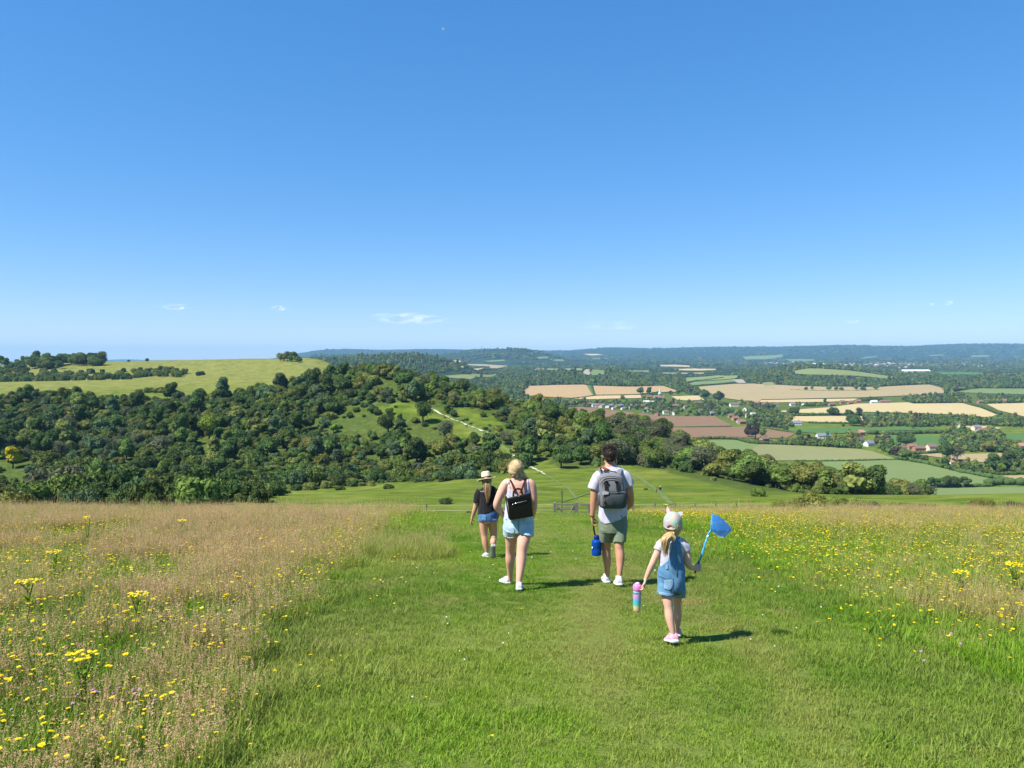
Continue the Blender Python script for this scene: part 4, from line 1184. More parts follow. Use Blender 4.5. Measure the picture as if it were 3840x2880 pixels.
HOUSES = [
 (cv((402,300)), 'brick','brown',12,8,4.5,.3,'small brown-roofed house at the left end of the village'),
 (cv((470,318)), 'white','grey',10,8,5,.2,'white terraced house, leftmost in the row facing the brown field'),
 (cv((515,318)), 'white','red',10,8,5,.2,'white house with red roof second in the terrace row'),
 (cv((556,330)), 'cream','red',9,9,5.5,1.5,'tall cream gable end in the terrace row'),
 (cv((600,322)), 'brick','grey',12,8,5,.1,'slate-roofed house right of the cream gable'),
 (cv((650,330)), 'white','grey',9,9,5.5,1.4,'white gable facing the brown field in the middle of the row'),
 (cv((705,325)), 'brick','grey',11,8,5,.2,'slate-roofed house in the middle of the terrace row'),
 (cv((775,325)), 'cream','red',9,8,5.5,1.3,'cream gable right of the middle of the terrace row'),
 (cv((835,328)), 'brick','grey',13,8,5,.2,'long slate-roofed house toward the right of the row'),
 (cv((740,352)), 'white','grey',8,7,3,.5,'low white building in front of the terrace row'),
 (cv((870,356)), 'white','grey',9,7,3,.4,'low white building at the right front of the terrace row'),
 (cv((945,348)), 'white','pale',8,7,4,1.2,'small white gabled house at the right end of the row'),
 (cv((985,325)), 'brick','grey',12,8,4.5,.6,'dark slate roof behind the right end of the row'),
 (cv((1130,335)), 'brick','brown',14,9,5,.3,'brown-roofed house in the trees right of the terrace row'),
 (cv((1195,362)), 'white','grey',8,7,4,.9,'white cottage among the trees below the spire'),
 (cv((1180,392)), 'white','pale',10,6,2.5,.1,'low white shed at the brown field edge'),
 (cv((1245,385)), 'white','brown',9,7,4,.2,'white cottage near the brown field below the spire'),
 (cv((1240,210)), 'brick','brown',20,10,6,.1,'large brown house left of the spire behind the trees'),
 (cv((1195,268)), 'white','pale',16,8,4,.15,'pale-roofed house below and left of the spire'),
 (cv((1275,272)), 'white','pale',10,8,3.5,.2,'small pale-roofed house just below the spire'),
 (cv((1340,438)), 'brick','brown',14,9,4,1.1,'steep brown roof jutting into the brown field'),
 (cv((1460,415)), 'white','brown',12,8,5,.2,'white house at the brown field edge between dark trees'),
 (cv((1560,430)), 'white','red',9,8,5,1.3,'white gabled house with red roof at the brown field edge'),
 (cv((1375,345)), 'brick','red',10,8,4.5,.9,'red roof in the trees under the spire'),
 (cv((1590,330)), 'brick','brown',18,9,5,.2,'long brown roof among the trees right of the spire'),
 (cv((1740,345)), 'flint','brown',12,8,5,.4,'brown roof among trees in the right half of the village'),
 (cv((1900,290)), 'brick','brown',16,9,5,.3,'brown-roofed house near the stubble corner'),
 (cv((2005,335)), 'white','red',10,9,6,1.2,'tall white house with red roof amid the right trees'),
 (cv((1955,405)), 'flint','brown',14,9,5,.3,'flint house at the right end of the brown field'),
 (cv((2095,430)), 'white','grey',11,8,4.5,.7,'white house by the lane at the end of the brown field'),
 (cv((2160,405)), 'cream','brown',12,9,5,.4,'cream house above the lane at the end of the brown field'),
 (c5((1885,606)), 'white','brown',22,9,5,.15,'long white house near the foot of the tan field'),
 (c5((1940,592)), 'brick','red',14,9,5,.4,'red house behind the long white one'),
 (c5((1980,645)), 'white','brown',10,9,5,.9,'white gabled house below the long white one'),
 (c5((2080,596)), 'brick','brown',18,9,5,.2,'brown-roofed house at the foot of the stubble margin'),
 (c5((2150,598)), 'brick','red',14,9,5,.3,'red-roofed house at the right end of the village'),
 (c5((2025,700)), 'cream','pale',20,12,5,.2,'yellowish barn among the right-hand trees'),
 (c5((1895,722)), 'brick','red',14,9,4.5,.4,'red-roofed house in the cluster above the near brown field'),
 (c5((1925,740)), 'white','red',9,8,4.5,1.2,'white gable in the cluster above the near brown field'),
 (c5((1950,752)), 'brick','red',14,9,4.5,.3,'lowest red roof in the cluster above the near brown field'),
 (c5((1860,700)), 'brick','brown',12,8,4.5,.2,'brown roof at the top of the cluster above the near brown field'),
 (c5((2130,897)), 'brick','brown',11,8,4,.5,'cottage beside the copper tree'),
 (c5((1640,662)), 'brick','brown',12,8,4.5,.3,'brown roof among the trees above the brown field corner'),
 (c5((1702,676)), 'white','grey',11,8,4.5,.3,'white cottage above the brown field corner'),
 (c6((155,604)), 'white','brown',14,8,4.5,.2,'white house left of the golden field top'),
 (c6((292,602)), 'white','grey',14,8,4.5,.2,'grey-roofed white house above the golden field'),
 (c6((390,602)), 'white','grey',11,8,4.5,.4,'slate-roofed white house second along the golden field top'),
 (c6((615,602)), 'brick','brown',18,9,4,.3,'low brown roof above the golden field'),
 (c6((705,586)), 'brick','brown',12,9,5.5,.1,'tall brown brick house above the golden field'),
 (c6((770,588)), 'brick','brown',14,8,4.5,.2,'brown house right of the tall one'),
 (c6((835,576)), 'brick','red',14,8,4.5,.1,'red house at the corner of the golden field'),
 (c6((965,579)), 'white','pale',18,9,3.5,.1,'low pale farm shed by the golden field'),
 (c6((1060,576)), 'brick','brown',30,9,3.5,.05,'long low brown barn by the golden field'),
 (c6((1722,578)), 'brick','brown',26,14,5,.1,'great brown barn at the wood edge on the right'),
 (c6((1850,580)), 'brick','brown',16,9,4.5,.2,'brown house right of the great barn'),
 (c6((2032,576)), 'white','red',26,10,5.5,.1,'white house with red roof and chimneys at the right'),
 (c6((320,760)), 'white','grey',20,9,4,.1,'pale low house at the end of the small golden field'),
 (c6((545,876)), 'white','grey',22,9,5,.1,'white farmhouse under the bright green field'),
 (c6((858,848)), 'brick','orange',11,9,5.5,.3,'orange-chimneyed brick house in the trees'),
 (c6((850,905)), 'white','brown',16,8,4,.8,'brown-roofed house beside the white slate-roofed one'),
 (c6((925,936)), 'white','grey',13,9,4.5,.4,'white house with blue-grey slate roof above the hay meadow'),
 (c6((1200,975)), 'white','brown',12,8,4.5,.6,'white-gabled cottage left of the farm'),
 (c6((1280,962)), 'brick','red',14,8,4.5,.2,'red brick cottage left of the farm'),
 (c6((1340,975)), 'brick','brown',18,8,4,.2,'low brown farm building'),
 (c6((1442,978)), 'cream','brown',13,9,6.5,.2,'tall cream farmhouse with chimneys'),
 (c6((1500,978)), 'brick','brown',16,8,4.5,.2,'brown-roofed wing right of the cream farmhouse'),
 (c6((1612,1100)), 'white','orange',12,9,5,.3,'white cottage with orange roof at the right'),
 (c6((1720,1100)), 'brick','brown',9,7,3.5,.5,'small brown shed right of the orange-roofed cottage'),
 (c6((1680,788)), 'cream','brown',9,8,6.5,1.2,'tall pale gable in the wood on the right'),
 (c6((1815,805)), 'cream','grey',16,9,5.5,.3,'pale stone farmhouse on the right'),
 (c6((1870,822)), 'flint','red',22,9,4,.2,'long red farm roof in front of the pale farmhouse'),
 (c6((1920,820)), 'flint','red',14,8,4,.5,'small red farm roof at the right of the farmyard'),
 (c6((58,893)), 'brick','brown',12,9,4,.3,'cottage at the left end of the hay meadow hedge'),
 (c6((2190,958)), 'brick','orange',14,9,4.5,.3,'orange-roofed house at the right edge'),
]
for p, wl, rf, L_, W_, H_, rz_, lab in HOUSES: house(p[0], wl, rf, L_, W_, H_, rz_, lab)

def church():
    q = hit([cv((1378, 232))[0][0]], [cv((1378, 232))[0][1]], 560, 6000)[0]
    root = empty('church', q); tag(root, 'village church with pale green copper spire among dark trees', 'church')
    root.rotation_euler = (0, 0, 0.15)
    st = M_WALL['flint']; cop = plain('copper_spire', (0.40, 0.55, 0.47), 0.6, 0.1, 0.3)
    g = MB(); g.add([(-14,-5,-2),(10,-5,-2),(10,5,-2),(-14,5,-2),(-14,-5,8),(10,-5,8),(10,5,8),(-14,5,8),(-14,0,13),(10,0,13)], [(0,1,5,4),(2,3,7,6),(1,2,6,9,5),(3,0,4,8,7)]); g.build('nave', st, root)
    rf = MB()
    for s in (-1, 1):
        lo = [(-14.5,s*5.6,7.6),(10.5,s*5.6,7.6),(10.5,0,13.1),(-14.5,0,13.1)]
        rf.add(lo+[(x,y,z+.4) for x,y,z in lo], [(0,1,2,3),(4,5,6,7),(0,1,5,4),(1,2,6,5),(2,3,7,6),(3,0,4,7)])
    rf.build('roof', M_ROOF['red'], root)
    MB().box((-3,-3,5),(3,3,17)).build('tower', st, root)
    sp_ = MB(); V = []
    for z, rr in ((17.02, 4.4), (19.5, 2.4), (34, 0.12)):
        for k in range(8):
            a = 2*math.pi*(k+.5)/8; V.append((rr*math.cos(a), rr*math.sin(a), z))
    F = [(i*8+k, i*8+(k+1)%8, (i+1)*8+(k+1)%8, (i+1)*8+k) for i in range(2) for k in range(8)] + [tuple(range(7,-1,-1))]
    sp_.add(V, F); sp_.build('spire', cop, root)
    MB().box((-.06,-.06,34),(.06,.06,36)).box((-.5,-.06,35),(.5,.06,35.15)).build('weather_vane', cop, root)
church()

# far town, mast, glasshouses
def town():
    r = np.random.default_rng(17); b = MB()
    n = 420
    xs = r.normal(3420, 170, n); ys = 1250 + r.normal(262, 10, n)*0.452 + (xs-3420)*0.002
    xs2 = r.uniform(2860, 3100, 60); ys2 = 1250+r.uniform(240, 268, 60)*0.452
    xs = np.concatenate([xs, xs2]); ys = np.concatenate([ys, ys2])
    P = hit(xs, ys, 4000, 12500)
    for q in P:
        if q[1] < 4300: continue
        s = r.uniform(5, 12); h = r.uniform(4, 8)
        M = Matrix.Translation(Vector(q)) @ Matrix.Rotation(r.uniform(0, 3), 4, 'Z')
        V = np.array([(-s,-s*.6,-3),(s,-s*.6,-3),(s,s*.6,-3),(-s,s*.6,-3),(-s,-s*.6,h),(s,-s*.6,h),(s,s*.6,h),(-s,s*.6,h),(-s,0,h+5),(s,0,h+5)])
        b.add([(M @ Vector(v))[:] for v in V], [(0,1,5,4),(2,3,7,6),(1,2,6,9,5),(3,0,4,8,7),(4,5,9,8),(6,7,8,9)], r.uniform())
    t = NT('far_town'); c = t.ramp(t.attr('tone'), [(0.0, (0.62, 0.58, 0.53)), (0.12, (0.36, 0.30, 0.26)), (0.5, (0.20, 0.15, 0.13))])
    o = b.build('town', t.done(t.bsdf(c, 0.9)), None, False, 'tone')
    tag(o, 'pale scatter of a distant town at the foot of the far ridge', kind='stuff')
town()
def mast():
    q = hit([1040*K], [764*K], 4500, 12000)[0]
    m = plain('mast_steel', (0.25, 0.26, 0.28), 0.6)
    root = empty('radio_mast', q); tag(root, 'tall thin radio mast on the distant wooded hill', 'mast')
    for dx, dy in ((-2.2,-2.2),(2.2,-2.2),(0,2.2)): MB().tube([(dx*1.6,dy*1.6,-6),(dx*.5,dy*.5,64)], [1.1,.8], 5).build('leg', m, root)
    MB().tube([(0,0,0),(0,0,82)], [1.0,.5], 6).build('aerial', m, root)
    c = MB()
    for z in range(4, 64, 10):
        k = 1.6-1.1*z/64
        c.tube([(-2.2*k,-2.2*k,z),(2.2*k,-2.2*k,z+8)],[.45,.45],4).tube([(2.2*k,-2.2*k,z),(0,2.2*k,z+8)],[.45,.45],4).tube([(0,2.2*k,z),(-2.2*k,-2.2*k,z+8)],[.45,.45],4)
    c.build('bracing', m, root)
mast()
for k, (x, y, L_, lab) in enumerate([((1305),(326),70,'long white glasshouse roof gleaming beyond the wooded hill'), ((500),(264),45,'white flat-roofed works at the left of the distant town')]):
    p = c6((x, y))[0]
    q = hit([p[0]], [p[1]], 3000, 12000)[0]
    root = empty('warehouse', q); tag(root, lab, 'warehouse', 'white sheds in the far valley')
    MB().box((-L_,-18,-6),(L_,18,9)).build('wall', M_WALL['white'], root)
    g = MB(); g.add([(-L_-1,-19,9.05),(L_+1,-19,9.05),(L_+1,0,15),(-L_-1,0,15),(-L_-1,19,9.05),(L_+1,19,9.05)], [(0,1,2,3),(3,2,5,4),(0,3,4),(1,5,2)]); g.build('roof', plain('white_roof', (0.8,0.8,0.8), 0.5), root)
# ------------------------------------------------------------------ the hilltop meadow: grass, flowers, brambles, gate
_L = hit([x*K for x in (430,520,600,660,720,790,850,880,900)], [y*K for y in (1655,1500,1400,1320,1255,1200,1150,1115,1102)], 2, 60)
_Rr = hit([x*K for x in (2500,2212,2000,1850,1700,1600,1500,1430,1390)], [y*K for y in (1650,1500,1400,1320,1250,1200,1160,1130,1108)], 2, 60)
def path_edges(y):
    xl = np.interp(y, _L[:, 1], _L[:, 0]); xr = np.interp(y, _Rr[:, 1], _Rr[:, 0])
    return xl, xr

def blade(mb, p, h, w, az, bend, lean, tone, seg=3):
    d = np.array([math.cos(az), math.sin(az), 0.0]); s = np.array([-d[1], d[0], 0.0])
    V, F = [], []
    for k in range(seg):
        t = k/seg
        q = p + np.array([0, 0, 1.0])*h*t*(1-0.25*bend*t) + d*h*(lean*t + bend*t*t)
        ww = w*(1-0.55*t)*0.5
        V += [q-s*ww, q+s*ww]
    V.append(p + np.array([0, 0, 1.0])*h*(1-0.25*bend) + d*h*(lean+bend))
    for k in range(seg-1): F.append((2*k, 2*k+1, 2*k+3, 2*k+2))
    F.append((2*seg-2, 2*seg-1, 2*seg))
    mb.add(V, F, tone)

def tuft(name, seed, n, rad, h, w, heads=0, head_h=(0.25, 0.42)):
    r = np.random.default_rng(seed); b = MB()
    for k in range(n):
        a = r.uniform(0, 6.28); q = rad*math.sqrt(r.uniform())
        blade(b, np.array([math.cos(a)*q, math.sin(a)*q, -0.01]), r.uniform(*h), r.uniform(*w), r.uniform(0, 6.28), r.uniform(0.1, 0.75), r.uniform(-0.1, 0.35), r.uniform(0, 0.7), 2 if h[1] < 0.12 else 3)
    for k in range(heads):
        a = r.uniform(0, 6.28); q = rad*math.sqrt(r.uniform()); hh = r.uniform(*head_h)
        p = np.array([math.cos(a)*q, math.sin(a)*q, 0.0]); az = r.uniform(0, 6.28); ln = r.uniform(0.02, 0.22)
        d = np.array([math.cos(az)*ln, math.sin(az)*ln, 1.0])
        tip = p + d*hh
        s = np.array([-math.sin(az), math.cos(az), 0])*0.0011
        b.add([p-s, p+s, tip+s, tip-s], [(0, 1, 2, 3)], 0.85)
        # loose feathery panicle: little slanting spikelets
        L = r.uniform(0.05, 0.10)
        for j in range(9):
            t = r.uniform(0, 1); c = tip + d*L*(t-0.65)
            o = np.array([r.normal(), r.normal(), 0.4]); o /= np.linalg.norm(o)
            e = c + o*r.uniform(0.006, 0.016)*(1.3-t)
            sd = np.cross(o, [0, 0, 1.0]); sd = sd/(np.linalg.norm(sd)+1e-6)*r.uniform(0.0018, 0.0034)
            b.add([c, (c+e)/2+sd, e, (c+e)/2-sd], [(0, 1, 2, 3)], r.uniform(1.0, 1.5))
    return b.mesh(name, False, 'tone')

def grass_mat():
    t = NT('meadow_grass')
    tone = t.attr('tone'); dry = t.attr('dry', 'INSTANCER'); lush = t.attr('lush', 'INSTANCER')
    p = t.pos()
    rnd = t.n('ShaderNodeObjectInfo').outputs['Random']
    patch = t.noise(t.scale(p, (1, 1, 0.1)), 1.3, 4, 0.6)
    g = t.ramp(tone, [(0.0, (0.080, 0.195, 0.010)), (0.45, (0.195, 0.360, 0.022)), (0.75, (0.370, 0.480, 0.065))])
    g = t.mix(t.math('MULTIPLY', lush, 0.9), g, t.ramp(tone, [(0.0, (0.042, 0.145, 0.007)), (0.75, (0.118, 0.285, 0.016))]))
    g = t.mix(t.math('MULTIPLY', patch, 0.26), g, (0.290, 0.350, 0.055))
    straw = t.ramp(rnd, [(0.0, (0.40, 0.275, 0.120)), (0.5, (0.48, 0.345, 0.165)), (1.0, (0.37, 0.235, 0.115))])
    c = t.mix(dry, g, straw)
    mr = t.n('ShaderNodeMapRange'); t.l(tone, mr.inputs[0]); mr.inputs[1].default_value = 0.95; mr.inputs[2].default_value = 1.0
    hd = t.ramp(rnd, [(0.0, (0.56, 0.305, 0.205)), (0.4, (0.66, 0.385, 0.27)), (0.7, (0.60, 0.42, 0.24)), (1.0, (0.50, 0.27, 0.185))])
    c = t.mix(mr.outputs[0], c, hd)
    b = t.bsdf(c, 0.6, None, **{'Specular IOR Level': 0.06})
    tr = t.n('ShaderNodeBsdfTranslucent'); t.l(c, tr.inputs['Color'])
    mx = t.n('ShaderNodeMixShader'); mx.inputs[0].default_value = 0.38
    t.l(b, mx.inputs[1]); t.l(tr.outputs[0], mx.inputs[2])
    return t.done(mx.outputs[0])
M_GRASS = grass_mat()

def build_grass():
    r = np.random.default_rng(2)
    short = [tuft('short_%d' % k, 100+k, 70, 0.11, (0.016, 0.055), (0.0035, 0.0065)) for k in range(4)]
    mid = [tuft('mid_%d' % k, 120+k, 54, 0.12, (0.04, 0.13), (0.004, 0.008)) for k in range(3)]
    brown = [tuft('brown_%d' % k, 140+k, 40, 0.12, (0.05, 0.15), (0.003, 0.006), 18, (0.12, 0.25)) for k in range(4)]
    tall = [tuft('tall_%d' % k, 160+k, 26, 0.13, (0.09, 0.24), (0.004, 0.008), 5, (0.22, 0.36)) for k in range(3)]
    col = proto_collection('grassproto', [(m, None) for m in short+mid+brown+tall])
    for m in short+mid+brown+tall: m.materials.append(M_GRASS)
    X, Y = [], []
    for d0, d1, dens in [(1.6, 6, 240), (6, 9, 170), (9, 14, 120), (14, 22, 72), (22, 34, 44), (34, 60, 12)]:
        n = int((0.82*(d1*d1-d0*d0)+6.0*(d1-d0))*dens)
        y = np.sqrt(r.uniform(d0*d0, d1*d1, n)); x = r.uniform(-1, 1, n)*(0.82*y+3.0)
        X.append(x); Y.append(y)
    X = np.concatenate(X); Y = np.concatenate(Y); n = len(X)
    xl, xr = path_edges(Y)
    wob = 0.45*fbm(X*0.9, Y*0.9, 41, 3) + 0.2*fbm(X*3, Y*3, 42, 2)
    left = (xl - X + wob)            # >0: brown meadow
    right = (X - xr + wob*2.0)       # >0: flowery meadow
    q = r.uniform(size=n); pn = fbm(X*0.55, Y*0.55, 47, 3); pn2 = fbm(X*0.22, Y*0.22, 51, 3)
    crest = np.clip((Y-22)/6, 0, 1)
    idx = r.integers(0, 4, n)
    scl = np.exp(r.normal(0, 0.2, n))*(1 + 0.018*np.clip(Y-8, 0, 20)); dry = np.clip(0.10 + 0.35*pn + 0.18*(r.uniform(size=n) < .12), 0, 1)
    lush = np.clip(0.5 + 1.6*fbm(X*0.35, Y*0.35, 61, 3) + 0.9*fbm(X*1.5, Y*1.5, 63, 2), 0, 1)
    # mown way: middle is yellower and shorter, fringes lusher
    mid_w = np.clip(np.minimum(X-xl, xr-X)/2.2, 0, 1)
    inpath = (left <= 0) & (right <= 0)
    scl = np.where(inpath, scl*(1.05-0.35*mid_w), scl)
    tuss = inpath & (q < 0.06*(1-mid_w)**2+0.006)
    idx = np.where(tuss, 4+r.integers(0, 3, n), idx)
    # worn, straw-coloured scuffs
    scuff = np.clip((fbm(X*1.1, Y*1.1, 71, 2)-0.30)*4, 0, 1)
    dry = np.where(inpath, np.clip(dry + 0.45*scuff, 0, 1), dry)
    # trodden lines down the middle of the way
    xc = 0.42*xl+0.58*np.minimum(xr, xl+7.5)
    tread = np.exp(-((X-xc+0.5+0.25*np.sin(Y*.5))/0.30)**2)+np.exp(-((X-xc-0.6+0.2*np.sin(Y*.7))/0.26)**2)
    tread *= np.clip(0.55+1.2*fbm(X*0.8, Y*0.5, 91, 3), 0, 1)
    dry = np.where(inpath, np.clip(dry+0.34*tread, 0, 1), dry); scl = np.where(inpath, scl*(1-0.28*np.clip(tread, 0, 1)), scl); lush = np.where(inpath, lush*(1-0.8*np.clip(tread, 0, 1)), lush)
    # left meadow
    L = left > 0
    green = (pn2 + 0.7*pn + 0.30*fbm(X*2.2, Y*2.2, 67, 2) < -0.05) & (q < 0.85)
    edge = np.clip(left/1.8, 0, 1)
    isb = L & (~green) & (r.uniform(size=n) < (0.15+0.78*edge)*np.clip(0.82+Y/40, 0, 1))
    idx = np.where(L, 4+r.integers(0, 3, n), idx)
    idx = np.where(isb, 7+r.integers(0, 4, n), idx)
    dry = np.where(L, np.clip(0.08+0.55*r.uniform(size=n)*(~green)*(0.4+0.6*edge) + 0.2*pn, 0, 1), dry)
    lush = np.where(L, lush*0.6, lush)
    # right meadow
    Rm = right > 0
    lush = np.where(Rm, lush*0.35, lush)
    tw = np.clip(right/4.0, 0, 1)
    idx = np.where(Rm, 4+r.integers(0, 3, n), idx)
    isb2 = Rm & (q < 0.02+0.08*tw+0.22*crest+0.16*np.clip(pn2*2, 0, 1))
    idx = np.where(isb2, 7+r.integers(0, 4, n), idx)
    scl = np.where(Rm, scl*(0.75+0.25*tw), scl)
    dry = np.where(Rm, np.clip(0.06+0.16*tw+0.35*pn2+0.22*crest, 0, 0.7), dry)
    # bleached tussock by the right edge
    tc = hit([2150*K], [1325*K], 2, 40)[0]; tm = (((X-tc[0])**2/0.9**2 + (Y-tc[1])**2/0.8**2) < 1+0.8*pn) & (r.uniform(size=n) < .6)
    idx = np.where(tm & (q < .5), 11+r.integers(0, 3, n), idx); dry = np.where(tm, 0.6, dry); scl = np.where(tm, 1.0, scl)
    # feathery fringe on the brow
    fr = (crest > 0.3) & (r.uniform(size=n) < 0.30) & ~inpath & (left > -0.5)
    idx = np.where(fr, 11+r.integers(0, 3, n), idx); dry = np.where(fr, r.uniform(0.25, 0.65, n), dry)
    # clumps of coarse grass beside the way
    for gx, gy, gr in ((870, 1195, 0.9), (905, 1200, 0.6), (850, 1185, 0.8)):
        c = hit([gx*K], [gy*K], 2, 60)[0]
        m = ((X-c[0])**2 + (Y-c[1])**2) < gr*gr
        idx = np.where(m, np.where(q < .5, 11+r.integers(0, 3, n), 4+r.integers(0, 3, n)), idx); scl = np.where(m, 1.0, scl); dry = np.where(m, 0.35, dry)
    H = Z(X, Y)
    P = np.stack([X, Y, H], 1)
    tilt = r.normal(0, 0.10, (n, 2))
    ext = {'dry': dry, 'lush': lush}
    msk = inpath
    def mk(name, m, lab):
        scatter(name, P[m], r.uniform(0, 6.28, m.sum()), scl[m], idx[m], col, lab, tilt[m], {k: v[m] for k, v in ext.items()})
    mk('path_grass', inpath, 'short bright green grass of the mown way')
    mk('brown_meadow_grass', L & ~inpath, 'tall brown seeding grass of the left meadow')
    mk('flowery_meadow_grass', Rm & ~L, 'loose green and straw grass of the flowery right meadow')
    print('grass', n)
build_grass()

# ---- flowers
def flower_mesh(name, seed, R_, stem_h, petals=11, cup=0.15):
    r = np.random.default_rng(seed); b = MB()
    b.tube([(0, 0, -0.02), (0.004, 0.002, stem_h*0.5), (0, 0, stem_h)], [0.0016, 0.0014, 0.0012], 4, False, 0.0)
    for ring, (rr, zz) in enumerate(((1.0, 0.0), (0.66, 0.0025))):
        for k in range(petals):
            a = 2*math.pi*(k+0.5*ring)/petals + r.normal(0, .05); w = 2*math.pi/petals*0.62
            L = R_*rr*r.uniform(.9, 1.08)
            f = lambda an, q, z: (math.cos(an)*q, math.sin(an)*q, stem_h+zz+z)
            b.add([f(a, 0, 0), f(a-w, L*.62, cup*L*.6), f(a-w*.55, L, cup*L), f(a+w*.55, L, cup*L), f(a+w, L*.62, cup*L*.6)], [(0, 1, 2, 3, 4)], 1.0)
    b.add([(math.cos(2*math.pi*k/8)*R_*.28, math.sin(2*math.pi*k/8)*R_*.28, stem_h+0.004) for k in range(8)]+[(0, 0, stem_h+0.008)], [(k, (k+1) % 8, 8) for k in range(8)], 0.7)
    b.tube([(0, 0, stem_h-0.010), (0, 0, stem_h+0.001)], [0.0022, R_*0.30], 6, False, 0.0)
    return b.mesh(name, False, 'tone')
def flower_mat(name, petal, eye):
    t = NT(name); tone = t.attr('tone')
    c = t.ramp(tone, [(0.0, (0.09, 0.15, 0.03)), (0.4, (0.09, 0.15, 0.03)), (0.65, eye), (0.75, eye), (0.95, petal)])
    b = t.bsdf(c, 0.6); tr = t.n('ShaderNodeBsdfTranslucent'); t.l(c, tr.inputs['Color'])
    mx = t.n('ShaderNodeMixShader'); mx.inputs[0].default_value = 0.3; t.l(b, mx.inputs[1]); t.l(tr.outputs[0], mx.inputs[2])
    return t.done(mx.outputs[0])
M_YEL = flower_mat('yellow_petals', (0.86, 0.66, 0.012), (0.84, 0.56, 0.01))
M_WHI = flower_mat('white_petals', (0.78, 0.78, 0.70), (0.6, 0.6, 0.45))
M_PUR = flower_mat('clover_petals', (0.42, 0.25, 0.36), (0.36, 0.2, 0.3))
YF = [flower_mesh('yellow_%d' % k, 200+k, (0.018, 0.021, 0.019, 0.0165)[k], (0.27, 0.31, 0.24, 0.34)[k]) for k in range(4)]
YS = [flower_mesh('yellow_short_%d' % k, 210+k, (0.018, 0.0165)[k], (0.19, 0.23)[k]) for k in range(2)]
for m in YF+YS: m.materials.append(M_YEL)
def clover_mesh(name, R_, h):
    b = MB(); b.tube([(0, 0, -.01), (0, 0, h)], [0.0018, 0.0014], 4, False, 0.0)
    iv, jf = ICO[1]; r = np.random.default_rng(5)
    b.add(iv*(1+r.normal(0, .12, len(iv)))[:, None]*np.array([R_, R_, R_*.95])+np.array([0, 0, h+R_*.7]), jf, 1.0)
    return b.mesh(name, False, 'tone')
CL = clover_mesh('clover', 0.012, 0.17); CL.materials.append(M_PUR)
WC = clover_mesh('white_clover', 0.0075, 0.045); WC.materials.append(M_WHI)

